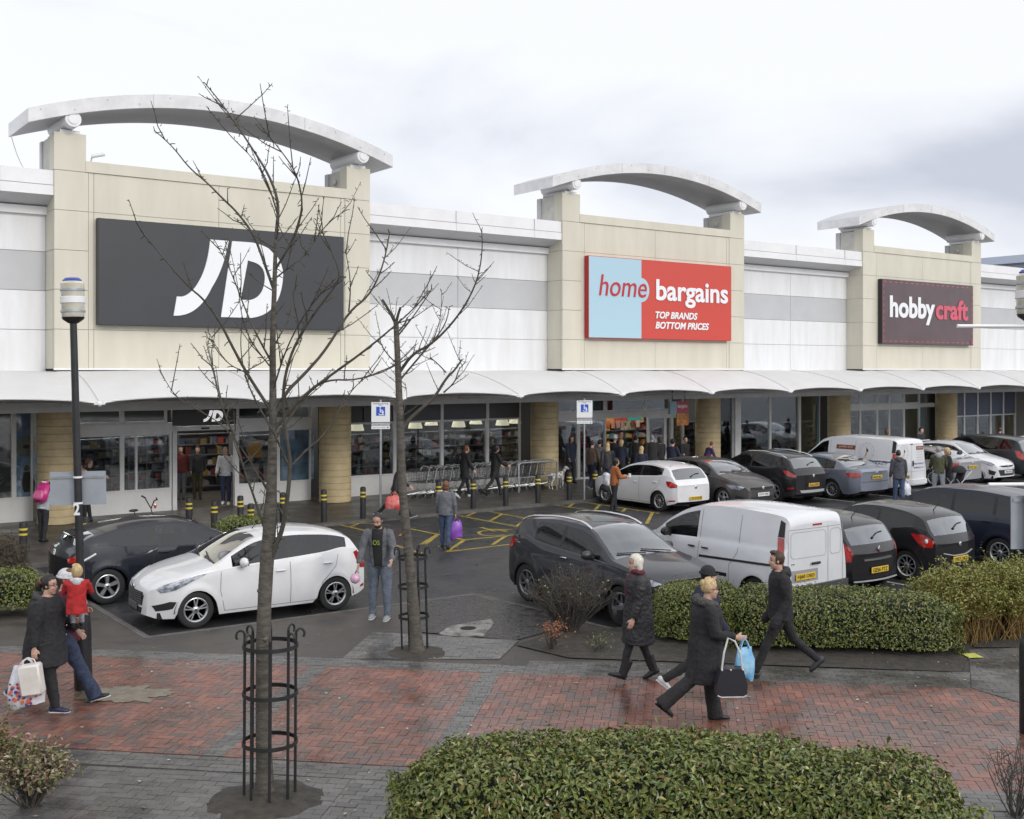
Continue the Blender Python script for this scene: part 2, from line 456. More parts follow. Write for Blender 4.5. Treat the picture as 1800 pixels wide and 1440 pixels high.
def bricks(name, poly, m, bw=.1, z=.012, pattern='herring', holes=(), zsub=.004, ang=0.0):
    xs = [p[0] for p in poly]; ys = [p[1] for p in poly]
    ca, sa = cos(ang), sin(ang)
    sheet(name+'_bed', [tuple(PQ(*p).xy) for p in poly], zsub, joint)
    mb = MB(); rn = random.Random(hash(name) % 1000 if False else len(name))
    cx, cy = (min(xs)+max(xs))/2, (min(ys)+max(ys))/2
    ext = max(max(xs)-min(xs), max(ys)-min(ys))*.75+.5
    n = int(ext/bw)+1
    gap = .0028; convex = isconvex(poly)
    for i in range(-n, n):
        for j in range(-n, n):
            if pattern == 'herring':
                v = (i-j) % 4
                if v == 0: w, h = 2, 1
                elif v == 3: w, h = 1, 2
                else: continue
            else:
                if (i+(j % 2)) % 2: continue
                w, h = 2, 1
            x0, y0 = i*bw, j*bw; x1, y1 = x0+w*bw, y0+h*bw
            mx_, my_ = (x0+x1)/2, (y0+y1)/2
            if not convex and not inpoly(mx_*ca-my_*sa+cx, mx_*sa+my_*ca+cy, poly): continue
            if any(inpoly(mx_*ca-my_*sa+cx, mx_*sa+my_*ca+cy, h_) for h_ in holes): continue
            zz = z+rn.uniform(-.0025, .0025); tx = rn.uniform(-.002, .002)
            qd = clip([((x0+gap)*ca-(y0+gap)*sa+cx, (x0+gap)*sa+(y0+gap)*ca+cy), ((x1-gap)*ca-(y0+gap)*sa+cx, (x1-gap)*sa+(y0+gap)*ca+cy), ((x1-gap)*ca-(y1-gap)*sa+cx, (x1-gap)*sa+(y1-gap)*ca+cy), ((x0+gap)*ca-(y1-gap)*sa+cx, (x0+gap)*sa+(y1-gap)*ca+cy)], poly) if convex else None
            if convex:
                if len(qd) < 3: continue
                vv = [PQ(a, b, zz) for a, b in qd]; base = len(mb.v); nq = len(vv)
                mb.v += vv; mb.f.append(list(range(base, base+nq))); mb.m.append(0)
                mb.v += [Vector((p.x, p.y, .003)) for p in vv]
                for k in range(nq): mb.f.append([base+k, base+nq+k, base+nq+(k+1) % nq, base+(k+1) % nq]); mb.m.append(0)
                continue
            vv = []
            for (a, b, t) in ((x0+gap, y0+gap, -tx), (x1-gap, y0+gap, tx), (x1-gap, y1-gap, tx), (x0+gap, y1-gap, -tx)):
                vv.append(PQ(a*ca-b*sa+cx, a*sa+b*ca+cy, zz+t))
            base = len(mb.v)
            mb.v += vv; mb.f.append([base, base+1, base+2, base+3]); mb.m.append(0)
            mb.v += [Vector((p.x, p.y, .003)) for p in vv]
            for k in range(4): mb.f.append([base+k, base+4+k, base+4+(k+1) % 4, base+(k+1) % 4]); mb.m.append(0)
    tag(mb.build(name, m, raw=True), kind='structure')
QT, QB = 15.12, 11.42
BAND = [(-5.14, -4.88), (-2.68, -2.42)]
PR = 3.9
reg = [(-10.2, QB), (BAND[0][0], QB), (BAND[0][0], QT), (-10.2, QT)]
bricks('red_paving', reg, redbrick)
bricks('red_paving', [(BAND[0][1], QB), (BAND[1][0], QB), (BAND[1][0], QT), (BAND[0][1], QT)], redbrick)
rr = pq(G(1700, 1206)), pq(G(1795, 1262)), pq(G(1830, 1385))
bricks('red_paving', [(BAND[1][1], QB), (5.6, QB+.25), (5.1, 13.6), (rr[0][0], QT+.2), (BAND[1][1], QT)], redbrick)
for b in BAND:
    bricks('grey_paving', [(b[0], QB), (b[1], QB), (b[1], QT), (b[0], QT)], greybrick, pattern='stretch', bw=.1)
bricks('grey_paving', [(-10.2, QT+.006), (BAND[1][1]+.3, QT+.006), (BAND[1][1]+.3, QT+.42), (-10.2, QT+.42)], greybrick, pattern='stretch')
bricks('grey_paving', [(BAND[1][1]+.306, QT+.006), (rr[0][0], QT+.206), (rr[0][0]+.2, QT+1.0), (BAND[1][1]+.306, QT+.72)], greybrick, pattern='stretch')
bricks('grey_paving', [(-10.2, QB-.5), (5.6, QB-.3), (5.6, QB+.244), (-3, QB-.006), (-10.2, QB-.006)], greybrick, pattern='stretch')
bricks('grey_paving', [(-3.3, QB-3.6), (5.6, QB-3.6), (5.6, QB-.306), (-3.3, QB-.44)], greybrick, bw=.1, pattern='stretch')
bricks('grey_paving', [(-8.8, QB-3.6), (-3.306, QB-3.6), (-3.306, QB-.44), (-8.8, QB-.51)], greybrick, bw=.11, pattern='stretch')
# grey brick crossing beside the second tree, and the walk on the right
a_, b_, c_, d_ = pq(G(592, 1167)), pq(G(868, 1176)), pq(G(912, 1127)), pq(G(655, 1112))
bricks('grey_paving', [(a_[0], QT+.43), (b_[0], QT+.74), c_, d_], greybrick, pattern='stretch', bw=.12)
a_, b_, c_ = pq(G(1702, 1143)), pq(G(1830, 1143)), pq(G(1830, 1290))
bricks('grey_paving', [(rr[0][0]+.03, QT+.215), (5.11, 13.62), (7.5, 11.5), (7.8, 18.4), (a_[0], a_[1])], greybrick, pattern='stretch', bw=.11)
# planting beds
bedl = [G(905, 1135), G(1000, 1158), G(1690, 1183), G(1705, 1150), W(19.8, 12.33), W(12.2, 12.33), W(12.2, 13.5), G(955, 1120)]
sheet('planting_bed', [(p.x, p.y) for p in bedl], .016, soil)
bed2 = [W(19.9, 12.33), G(1712, 1140), G(1960, 1140), W(30, 12.33)]
sheet('planting_bed', [(p.x, p.y) for p in bed2], .017, soil)
mud = mat('wet_mud', (.045, .04, .036), .3, col2=(.02, .018, .016), var=.5, vscale=5, bump=1, bscale=18, rvar=.2)
sheet('muddy_ground', [tuple(p.xy) for p in (G(735, 1112), G(905, 1127), G(1010, 1100), W(11.85, 14.9), W(11.6, 17.0), W(10.4, 17.15))], .014, mud)
conc = mat('concrete', (.33, .32, .30), .45, col2=(.05, .045, .04), var=.6, vscale=5.5, bump=.4, bscale=40, rvar=.2)
mb = MB(); pp = [G(772, 1116), G(790, 1103), G(862, 1090), G(868, 1098), G(850, 1120), G(800, 1121)]
mb.prism([(p.x, p.y, .0) for p in pp], (0, 0, .022))
tag(mb.build('manhole_slab', conc), kind='structure')
mb = MB(); c = G(823, 1107); mb.lathe([(0, .0235), (.12, .0235), (.13, .026), (.115, .03), (0, .027)], 14, (c.x, c.y, 0))
tag(mb.build('drain_hole', mat('hole', (.01, .01, .01), .9)), 'dark round drain hole in the broken concrete slab', 'drain')
puddle = mat('puddle', (.20, .175, .13), .14, col2=(.11, .085, .065), var=.4, vscale=5)
c = G(215, 1222); mb = MB(); pts = []
for k_ in range(140):
    q_ = 2*pi*k_/140; rr_ = (1+.45*noise.noise(Vector((cos(q_)*2, sin(q_)*2, 3)))+.30*noise.noise(Vector((cos(q_)*6, sin(q_)*6, 1))))
    pts.append((c.x+cos(q_)*.62*rr_, c.y+sin(q_)*.34*rr_, .0185))
mb.add(pts, [tuple(range(140))]); tag(mb.build('puddle', puddle), kind='structure')
# soil circles under the trees
for (px, py, r_) in ((468, 1408, .62), (733, 1148, .5)):
    c = G(px, py); mb = MB(); vs = []
    for i in range(6):
        for k_ in range(24):
            q_ = 2*pi*k_/24; rr_ = r_*i/5*(1+.14*noise.noise(Vector((cos(q_)*1.5, sin(q_)*1.5, px))))
            vs.append((c.x+cos(q_)*rr_*(1+.25*noise.noise(Vector((cos(q_)*4, sin(q_)*4, px+3)))*(i/5)), c.y+sin(q_)*rr_*(1+.25*noise.noise(Vector((cos(q_)*4, sin(q_)*4, px+3)))*(i/5)), (.001 if i == 5 else .014)+.055*(1-i/5)**1.5+.015*(i < 5)*noise.noise(Vector((cos(q_)*i, sin(q_)*i, 2)))))
    mb.add(vs, [(i*24+k_, i*24+(k_+1) % 24, (i+1)*24+(k_+1) % 24, (i+1)*24+k_) for i in range(5) for k_ in range(24)])
    tag(mb.build('tree_soil', soil, smooth=60), kind='structure')
# scattered litter: dead leaves on paving
mb = MB(); rn = random.Random(4)
for _ in range(420):
    p, q_ = rn.uniform(-9, 6.2), rn.uniform(9, 17.5)
    v = PQ(p, q_)
    if SD(v)[1] > 12.2 and SD(v)[0] > 12: continue
    a = rn.uniform(0, 6.28); s_ = rn.uniform(.012, .035)
    mb.add([(v.x+cos(a+k_*1.57)*s_*(1 if k_ % 2 else .5), v.y+sin(a+k_*1.57)*s_*(1 if k_ % 2 else .5), .021+rn.uniform(0, .006)) for k_ in range(4)], [(0, 1, 2, 3)])
tag(mb.build('litter', island_mat('litter', [(.35, .3, .2), (.5, .48, .4), (.2, .12, .06), (.3, .28, .1)], .6), raw=True), 'small dead leaves and litter scattered over the wet paving', 'litter', kind='stuff')

# yellow bay markings and white bay lines on the asphalt
yel = mat('yellow_paint', (.45, .33, .05), .55, col2=(.22, .165, .04), var=.4, vscale=5)
whp = mat('white_road_paint', (.5, .5, .48), .55, col2=(.2, .2, .2), var=.4, vscale=6)
def strip(mb, a, b, w, z):
    a, b = Vector(a), Vector(b); t = (b-a).normalized(); n = Vector((-t.y, t.x, 0))*w/2
    mb.add([(p.x, p.y, z) for p in (a+n, a-n, b-n, b+n)], [(0, 1, 2, 3)])
def Z2(x, y): return G(800+x/3.6, 680+y/3.6, ROAD)     # measured on an enlargement of the photo
def Z1(x, y): return G(400+x/3.6, 680+y/3.6, ROAD)
mb = MB()
longs = [((165, 780), (460, 835)), ((20, 815), (430, 893)), ((575, 742), (1000, 800)), ((770, 725), (1290, 802)), ((60, 970), (380, 938)), ((-60, 1046), (365, 996))]
ticks = [((165, 780), (75, 820)), ((300, 806), (222, 850)), ((460, 835), (388, 884)), ((770, 725), (715, 765)), ((918, 746), (880, 786)), ((1082, 770), (1058, 792)), ((1250, 795), (1212, 868)), ((60, 970), (-8, 1018)), ((325, 944), (235, 1002)), ((-110, 938), (-190, 1000))]
for i, (a, b) in enumerate(longs): strip(mb, Z2(*a), Z2(*b), .1, ROAD+.004)
for i, (a, b) in enumerate(ticks): strip(mb, Z2(*a), Z2(*b), .1, ROAD+.008)
longs = [((645, 860), (1000, 940)), ((650, 862), (960, 868)), ((1120, 892), (1500, 970)), ((1000, 985), (1230, 1056))]
ticks = [((880, 848), (772, 890)), ((1160, 900), (1090, 945)), ((1330, 935), (1225, 1000)), ((1500, 970), (1395, 1042))]
for a, b in longs: strip(mb, Z1(*a), Z1(*b), .1, ROAD+.005)
for a, b in ticks: strip(mb, Z1(*a), Z1(*b), .1, ROAD+.009)
# wheelchair symbol painted in the bay
c = Z2(240, 925)
for k_ in range(14):
    q0, q1 = k_/14*5.2+.4, (k_+1)/14*5.2+.4
    strip(mb, (c.x+cos(q0)*.38, c.y+sin(q0)*.52, 0), (c.x+cos(q1)*.38, c.y+sin(q1)*.52, 0), .09, ROAD+.004)
strip(mb, c+Vector((.05, .2, 0)), c+Vector((-.35, 1.0, 0)), .1, ROAD+.009); strip(mb, c+Vector((-.1, .6, 0)), c+Vector((.5, .5, 0)), .1, ROAD+.012)
tag(mb.build('bay_marking', yel, raw=True), kind='structure')
mb = MB()
for s_ in (14.55, 17.02, 19.3, 21.9): strip(mb, W(s_, 12.5), W(s_, 17.2), .09, ROAD+.004)
for s_ in (25.25, 27.65, 30.05, 32.4, 34.8, 38.4): strip(mb, W(s_, 22.4), W(s_, 27.3), .09, ROAD+.004)
tag(mb.build('bay_lines', whp, raw=True), kind='structure')
mb = MB(); c = G(1712, 1156)
mb.add([c+Vector(p) for p in ((-.12, -.13, .03), (.1, -.11, .03), (.06, .14, .032), (-.14, .1, .031))], [(0, 1, 2, 3)])
tag(mb.build('yellow_patch', mat('pale_yellow', (.55, .55, .12), .6, var=.3, vscale=20)), kind='structure')

# unseen bank added behind the viewer to darken what car sides and windows mirror
bk = MB(); nb = 40
for i in range(nb+1):
    a = pi*(1.02+.96*i/nb); 
    for r_, z_ in ((52, ROAD-.2), (56, 4.2+1.6*noise.noise(Vector((i*.45, 0, 1)))), (62, 6.6+2.4*noise.noise(Vector((i*.6, 3, 1)))), (95, 2)): bk.v.append(Vector((cos(a)*r_, sin(a)*r_, z_)))
bk.f = [[i*4+j, i*4+j+1, (i+1)*4+j+1, (i+1)*4+j] for i in range(nb) for j in range(3)]; bk.m = [0]*len(bk.f)
tag(bk.build('unseen_bank', mat('unseen_bank_green', (.04, .045, .03), .9, var=.5, vscale=.4), smooth=60), kind='structure')
# ================================================================== retail building
white = mat('white_cladding', (.77, .78, .80), .45, var=.07, vscale=2.2, col2=(.69, .69, .695), stretch=(1, 1, .16))
whitet = mat('white_trim', (.78, .78, .79), .4, var=.05, vscale=1.5)
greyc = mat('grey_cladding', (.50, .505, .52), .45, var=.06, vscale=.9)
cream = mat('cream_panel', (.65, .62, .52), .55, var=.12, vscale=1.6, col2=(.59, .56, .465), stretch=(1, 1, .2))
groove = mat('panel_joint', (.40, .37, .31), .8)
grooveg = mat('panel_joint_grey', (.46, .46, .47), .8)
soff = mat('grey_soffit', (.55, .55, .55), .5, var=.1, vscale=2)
darks = mat('dark_gap', (.02, .02, .02), .8)
fabric = mat('canopy_fabric', (.76, .755, .75), .5, var=.05, vscale=1.2)
_n = fabric.node_tree; _t = _n.nodes.new('ShaderNodeBsdfTranslucent'); _t.inputs['Color'].default_value = (.8, .79, .77, 1); _m = _n.nodes.new('ShaderNodeMixShader'); _m.inputs[0].default_value = .2
_n.links.new(_n.nodes['Principled BSDF'].outputs[0], _m.inputs[1]); _n.links.new(_t.outputs[0], _m.inputs[2]); _n.links.new(_m.outputs[0], _n.nodes['Material Output'].inputs['Surface'])
alu = mat('white_frame', (.66, .66, .65), .35, var=.08, vscale=3)
steel = mat('galvanised', (.42, .44, .46), .38, metal=.6, var=.2, vscale=8)
stone = mat('sandstone', (.53, .425, .25), .75, var=.14, vscale=3, bump=.15, bscale=60)
stonej = mat('stone_joint', (.20, .15, .085), .9)
BS, BD = 16.3, 31.0
DT, DW, DG = 30.15, 31.0, 32.8
BLD = thing('retail_building', 'long white retail building with cream sign towers, arched roofs and a white fabric canopy', 'building', W(BS, BD), PHI)
def bput(mb, name, mats, parent=None, smooth=None, org=None):
    """geometry given in shop-front coordinates (s, D, z)"""
    mb.off((-BS, -BD, 0))
    return mb.build(name, mats, parent or BLD, smooth)
T0 = [7.35, 24.18, 41.02]; TW = 9.25
ZB = 4.22; PH = 1.033
S0, S1 = -8.0, 64.0
# white wall bays with one grey course, separate panels with open joints
def bay(s0, s1):
    mb = MB(); zs = [4.12]+[ZB+PH*i for i in range(1, 5)]
    n = max(1, round((s1-s0)/4.3)); 
    for i in range(4):
        for j in range(n):
            a = s0+(s1-s0)*j/n; b = s0+(s1-s0)*(j+1)/n
            mb.slab(a+.008, b-.008, DW, DW+.06, zs[i]+.008, zs[i+1]-.008, 1 if i == 2 else 0)
    mb.slab(s0, s1, DW+.03, DW+.3, 4.12, 9.2, 2)
    bput(mb, 'wall', [white, greyc, grooveg])
    # eaves: two white fascia courses, sloping grey soffit, white strip
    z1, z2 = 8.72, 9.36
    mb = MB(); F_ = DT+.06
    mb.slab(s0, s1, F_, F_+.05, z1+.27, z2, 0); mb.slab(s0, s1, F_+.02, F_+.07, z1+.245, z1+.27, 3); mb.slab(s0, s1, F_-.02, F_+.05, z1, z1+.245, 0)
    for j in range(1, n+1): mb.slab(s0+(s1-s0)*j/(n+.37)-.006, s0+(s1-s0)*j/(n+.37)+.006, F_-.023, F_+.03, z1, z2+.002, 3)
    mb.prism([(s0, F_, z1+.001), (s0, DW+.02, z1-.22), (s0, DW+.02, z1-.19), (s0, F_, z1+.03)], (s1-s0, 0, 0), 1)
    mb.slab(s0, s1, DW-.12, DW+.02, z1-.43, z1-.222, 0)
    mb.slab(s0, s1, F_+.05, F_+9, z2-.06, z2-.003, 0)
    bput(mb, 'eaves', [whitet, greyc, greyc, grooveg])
edges = [S0]+[x for t in T0 for x in (t, t+TW)]+[S1]
for i in range(0, len(edges), 2): bay(edges[i], edges[i+1])
mb = MB(); mb.slab(S0, S1, DG+.5, 60, 9.1, 9.2); mb.slab(S0, S1, 59.5, 60, 0, 9.1); mb.slab(S0-.2, S0, DW+.3, 60, 0, 9.1); mb.slab(S1, S1+.2, DW+.3, 60, 0, 9.1)
bput(mb, 'roof', [greyc])
# arched roof over a tower
def arch(parent, c):
    h = 5.28; n = 36
    zt = lambda s: 11.76-.95*((s-c)/h)**2
    d0, d1, th = DT-.35, DT+1.9, .36
    ss = [c-h+2*h*i/n for i in range(n+1)]
    mb = MB()
    prof = [(d0, 0), (d0, -th), (d0+.02, -th-.01), (d1-.02, -th-.01), (d1, -th), (d1, 0)]
    vs = [(s, d, zt(s)+dz) for s in ss for d, dz in prof]
    k = len(prof)
    for i in range(n):
        for j in range(k):
            jj = (j+1) % k
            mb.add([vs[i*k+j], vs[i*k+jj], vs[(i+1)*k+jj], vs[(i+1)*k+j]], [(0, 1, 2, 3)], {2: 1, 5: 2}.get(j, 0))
    mb.add(vs[:k], [tuple(range(k))]); mb.add(vs[-k:], [tuple(range(k))])
    for i in range(0, n, 1):                                   # fine boards of the soffit
        for q in range(3):
            s = ss[i]+(ss[1]-ss[0])*q/3
            mb.add([(s, d0+.03, zt(s)-th-.014), (s+.02, d0+.03, zt(s+.02)-th-.014), (s+.02, d1-.03, zt(s+.02)-th-.014), (s, d1-.03, zt(s)-th-.014)], [(0, 1, 2, 3)], 3)
    for f in (.3, .5, .72):                                    # fascia joints
        s = c-h+2*h*f; mb.slab(s-.005, s+.005, d0-.004, d0+.01, zt(s)-th+.01, zt(s)-.005, 3)
    for i in range(13):
        s = c-h+.3+i*(2*h-.6)/12; mb.ball((s, d0-.002, zt(s)-.1-.15*(i % 2)), .016, 6, 3)
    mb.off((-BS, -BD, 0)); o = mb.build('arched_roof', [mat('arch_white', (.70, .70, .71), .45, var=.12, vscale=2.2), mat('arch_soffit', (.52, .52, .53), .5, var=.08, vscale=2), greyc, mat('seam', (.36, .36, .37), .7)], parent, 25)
    return zt
def tower(t0, k):
    tw = MB(); t1 = t0+TW
    zl = [ZB+PH*i for i in range(6)]
    def cols(a, b, z0, z1, d=DT):
        tw.slab(a+.006, b-.006, d, d+.12, z0+.006, z1-.006, 0)
    for i in range(5):
        cols(t0, t0+.86, zl[i], zl[i+1]); cols(t1-.86, t1, zl[i], zl[i+1])
    mid = (t0+t1)/2-.2
    for (z0, z1) in ((zl[0], zl[1]), (zl[1], zl[4]), (zl[4], zl[5])):
        for a, b in ((t0+.86, t0+1.0), (t0+1.0, mid), (mid, t1-1.0), (t1-1.0, t1-.86)): cols(a, b, z0, z1, DT+.012)
    tw.slab(t0+.78, t1-.78, DT-.02, DT+.3, zl[5]+.008, 9.68, 0)          # parapet cap
    tw.slab(t0+.03, t1-.03, DT+.04, DW+.02, ZB+.03, 9.5, 1)              # core, seen only in the joints
    for i in range(5):                                                   # returns
        for (a, b) in ((t0, t0+.06), (t1-.06, t1)): tw.slab(a, b, DT+.125, DW+.01, zl[i]+.006, zl[i+1]-.006, 0)
    tw.slab(t0+.02, t1-.02, DT+.01, DW, ZB-.05, ZB-.004, 2)              # dark line below
    tw.slab(t0-.01, t1+.01, DT-.015, DT+.02, ZB-.03, ZB+.02, 3)
    o = bput(tw, 'tower', [cream, groove, darks, whitet])
    for sgn, a, b in ((-1, t0, t0+.8), (1, t1-.8, t1)):
        p = MB()
        p.slab(a, b, DT, DT+.45, zl[5]+.008, 10.37, 0); p.slab(a+.01, b-.01, DT+.452, DT+1.4, 9.3, 10.3, 1)
        p.slab(a-.03, a+.01, DT+1.2, DT+1.42, 9.3, 10.3, 2)
        s = (a if sgn > 0 else b)
        p.ball((s-sgn*.03, DT+.75, 9.98), (.05, .1, .1), 10, 1)
        p.off((-BS, -BD, 0)); p.build('pillar', [cream, mat('pillar_grey', (.52, .51, .47), .5, var=.15, vscale=3), greyc], o)
        cy = MB(); cx = (a+b)/2
        prof = [(0, -.31), (.2, -.31), (.21, -.27), (.21, 1.5), (0, 1.5)]
        cy.lathe([(r, h+DT) for r, h in prof], 20, (cx, 0, 10.68), 'y'); cy.lathe([(.13, -.32+DT), (.13, -.33+DT), (0, -.335+DT)], 16, (cx, 0, 10.68), 'y')
        cy.slab(cx-.25, cx+.25, DT+.02, DT+1.3, 10.34, 10.45)
        cy.off((-BS, -BD, 0)); cy.build('roof_tube', [whitet], o, 40)
    arch(o, (t0+t1)/2-.05)
for k, t in enumerate(T0): tower(t, k)
# bulkhead and soffit over the shop fronts
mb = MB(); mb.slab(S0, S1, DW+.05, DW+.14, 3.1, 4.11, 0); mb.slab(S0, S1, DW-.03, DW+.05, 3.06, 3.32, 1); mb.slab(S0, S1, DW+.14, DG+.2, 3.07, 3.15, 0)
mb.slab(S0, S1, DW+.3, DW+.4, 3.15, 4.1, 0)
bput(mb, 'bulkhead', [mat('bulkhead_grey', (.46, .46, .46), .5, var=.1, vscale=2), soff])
# canopy bays: tensioned fabric with curved valley seams and scalloped edges
J0, JP, DC = 20.42, 4.22, 27.6
ja = -7
fold = mat('canopy_seam', (.5, .5, .49), .6)
for k in range(ja, 11):
    a = J0+JP*k; b = a+JP
    if b < S0 or a > S1: continue
    mb = MB(); n, mrows = 16, 12; vs = []
    for j in range(mrows+1):
        w_ = j/mrows
        for i in range(n+1):
            v = i/n
            s = a+JP*v
            d0 = DT-.002 if any(t-.02 < s < t+TW+.02 for t in T0) else DW-.002
            ed = DC+.10*sin(pi*v)**.9 if True else DC
            d = d0+(ed-d0)*w_
            z = 4.16-.74*w_**1.7+(.10*sin(pi*v)*w_**1.5+.10*sin(pi*v)*sin(pi*w_))
            if d0 > DT: z += 0
            vs.append((s, d, z))
    m1 = n+1
    up = [Vector(p) for p in vs]; lo = [p-Vector((0, 0, .025)) for p in up]
    q = len(up)
    fs = [(j*m1+i, j*m1+i+1, (j+1)*m1+i+1, (j+1)*m1+i) for j in range(mrows) for i in range(n)]
    mb.add(up+lo, fs+[tuple(x+q for x in reversed(f)) for f in fs]+[(mrows*m1+i, mrows*m1+i+1, mrows*m1+i+1+q, mrows*m1+i+q) for i in range(n)])
    for i in range(n):                                     # hem along the edge
        p0, p1 = up[mrows*m1+i], up[mrows*m1+i+1]
        mb.tube([p0, p1], .022, 6)
    bput(mb, 'canopy', [fabric], smooth=60)
    mb = MB()
    for j in range(mrows):
        p0, p1 = up[j*m1], up[(j+1)*m1]
        mb.tube([p0+Vector((0, 0, .006)), p1+Vector((0, 0, .006))], .014, 5)
    bput(mb, 'canopy_seam', [fold])
    e = up[mrows*m1]; mb = MB()
    mb.box(e+Vector((0, -.03, -.04)), (.26, .1, .05)); mb.ball(e+Vector((0, -.06, -.05)), .065, 8)
    mb.tube([e+Vector((0, 0, -.06)), (e.x, DW+.02, 3.25)], .035, 8); mb.tube([e+Vector((-.1, -.02, -.02)), e+Vector((-.42, .05, .02))], .02, 6); mb.tube([e+Vector((.1, -.02, -.02)), e+Vector((.42, .05, .02))], .02, 6)
    bput(mb, 'canopy_arm', [whitet])
# round stone columns
CS = [7.85+8.45*i for i in range(-2, 8)]
for s in CS:
    mb = MB(); prof = []; z = 0.0
    prof = [(0, 0)]
    while z < 3.06:
        t = min(z+.205, 3.062)
        prof += [(.49, z+.005), (.512, z+.014), (.512, t-.014), (.49, t-.005)]; z = t
    mb.lathe(prof+[(0, 3.062)], 32, (s, 31.9, 0))
    bput(mb, 'column', [stone], smooth=30)
# --------------------------------------------------------------- shop fronts
sg = glass('shop_glass', (.76, .79, .80), .8)
sgd = glass('shop_glass_dark', (.5, .52, .54), .9)
wpan = mat('white_panel', (.68, .68, .67), .4, var=.06, vscale=2)
greyp = mat('grey_panel', (.075, .078, .085), .5, var=.1, vscale=2)
bluep = mat('blue_grey_panel', (.075, .095, .15), .5, var=.1, vscale=2)
tealp = mat('teal_panel', (.10, .17, .19), .5, var=.1, vscale=2)
def window(s0, s1, z0=.0, z1=3.06, base=.0, dark=False, head=None, hz=0.0, fr=.06, mull=()):
    """one shop window: frame part with its pane(s) and base panel below"""
    mb = MB(); D = DG
    zb = z0+base
    if base:
        mb.slab(s0, s1, D-.03, D+.03, z0, zb, 1)
        mb.slab(s0+.1, s1-.1, D-.034, D-.02, z0+.07, zb-.07, 1)
    zt = z1-hz
    for a in [s0, s1-fr]+[m-fr/2 for m in mull]: mb.slab(a, a+fr, D-.05, D+.05, zb+.002, z1, 0)
    mb.slab(s0+fr, s1-fr, D-.048, D+.045, zb+.002, zb+fr, 0); mb.slab(s0+fr, s1-fr, D-.048, D+.045, zt-fr, zt, 0)
    o = bput(mb, 'shop_window', [alu, wpan])
    g = MB(); g.slab(s0+fr*.5, s1-fr*.5, D-.006, D+.006, zb+fr*.5, zt-fr*.5); g.off((-BS, -BD, 0)); g.build('pane', [sgd if dark else sg], o)
    if hz:
        h = MB(); h.slab(s0+.002, s1-.002, D-.02, D+.02, zt+.002, z1-.002); h.off((-BS, -BD, 0)); h.build('head_panel', [head or greyp], o)
    return o
def transom(s0, s1, z0, z1, m=None):
    mb = MB(); mb.slab(s0, s1, DG-.09, DG+.06, z0, z1); bput(mb, 'transom', [m or alu])
SG = lambda px: SF(px, DG)
ft = .12
c_ = lambda i: 7.85+8.45*i
# bay 0 (left of first column): window with poster
window(c_(-1)+.45, SG(24), base=.62); window(SG(24), c_(0)-.42, base=.62)
# bay 1: sports shop entrance
z_t0, z_t1 = 2.33, 2.62
window(c_(0)+.42, SG(214), 0, z_t0, base=.62)
window(SG(214), SG(301), 0, z_t0, base=.62, mull=(SG(239),))
for a, b in ((c_(0)+.42, SG(214)), (SG(214), SG(293))): window(a, b, z_t1, 3.06)
transom(c_(0)+.42, SG(303), z_t0, z_t1)
transom(SG(303), SG(413), 2.36, 2.5)
mb = MB(); mb.slab(SG(302), SG(302)+.13, DG-.09, DG+.06, 0, 3.06); mb.slab(SG(411), SG(411)+.13, DG-.09, DG+.06, 0, 3.06); bput(mb, 'door_frame', [alu])
window(SG(416), SG(488), 0, z_t0, base=.6); window(SG(488), c_(1)-.42, 0, z_t0, base=.6)
transom(SG(416), c_(1)-.42, z_t0, z_t1); window(SG(416), c_(1)-.42, z_t1, 3.06, dark=True)
# bay 2: long dark window
e2 = [c_(1)+.42, SG(693), SG(776), SG(856), c_(2)-.44]
for i in range(4): window(e2[i], e2[i+1], base=.62, head=greyp, hz=.62)
# bay 3: wide entrance
z3, z4 = 2.3, 2.55
for a, b in ((c_(2)+.5, SG(1064)), (SG(1064), SG(1134)), (SG(1134), SG(1178)), (SG(1178), c_(3)-.5)): window(a, b, z4, 3.06)
transom(c_(2)+.5, c_(3)-.5, z3, z4)
window(c_(2)+.5, SG(1016), 0, z3, fr=.07); window(SG(1016), SG(1064), 0, z3, fr=.07); window(SG(1138), SG(1168), 0, z3, fr=.07); window(SG(1168), SG(1180), 0, z3, fr=.07); window(SG(1180), c_(3)-.5, 0, z3, fr=.07)
# bay 4
mb = MB(); mb.slab(SG(1288), SG(1298), DG-.15, DG+.06, 0, 3.06); bput(mb, 'door_frame', [alu])
window(c_(3)+.45, SG(1288), dark=True)
e4 = [SG(1298), SG(1353), SG(1405), SG(1440)]
for i in range(3): window(e4[i], e4[i+1], dark=False)
mb = MB(); mb.slab(SG(1440), c_(4)-.45, DG-.04, DG+.04, 0, 3.06); bput(mb, 'side_panel', [tealp])
# bay 5
e5 = [c_(4)+.5, SG(1511), SG(1541), SG(1562), SG(1588), SG(1616)]
for i in range(5): window(e5[i], e5[i+1], 0, 2.32); window(e5[i], e5[i+1], 2.52, 3.06)
transom(e5[0], SG(1640), 2.32, 2.52)
mb = MB(); mb.slab(SG(1616), c_(5)-.5, DG-.04, DG+.04, 0, 2.31); mb.slab(SG(1616), c_(5)-.5, DG-.03, DG+.04, 2.53, 3.06); bput(mb, 'side_panel', [tealp])
# bays 6, 7
for i in range(6): 
    a = c_(5)+.5+i*1.24; window(a, a+1.24, head=bluep, hz=1.25)
for i in range(6):
    a = c_(6)+.5+i*1.24; window(a, a+1.24, head=bluep, hz=1.25)
for i in range(3): window(c_(-2)+.45+i*2.4, c_(-2)+.45+(i+1)*2.4, base=.62)
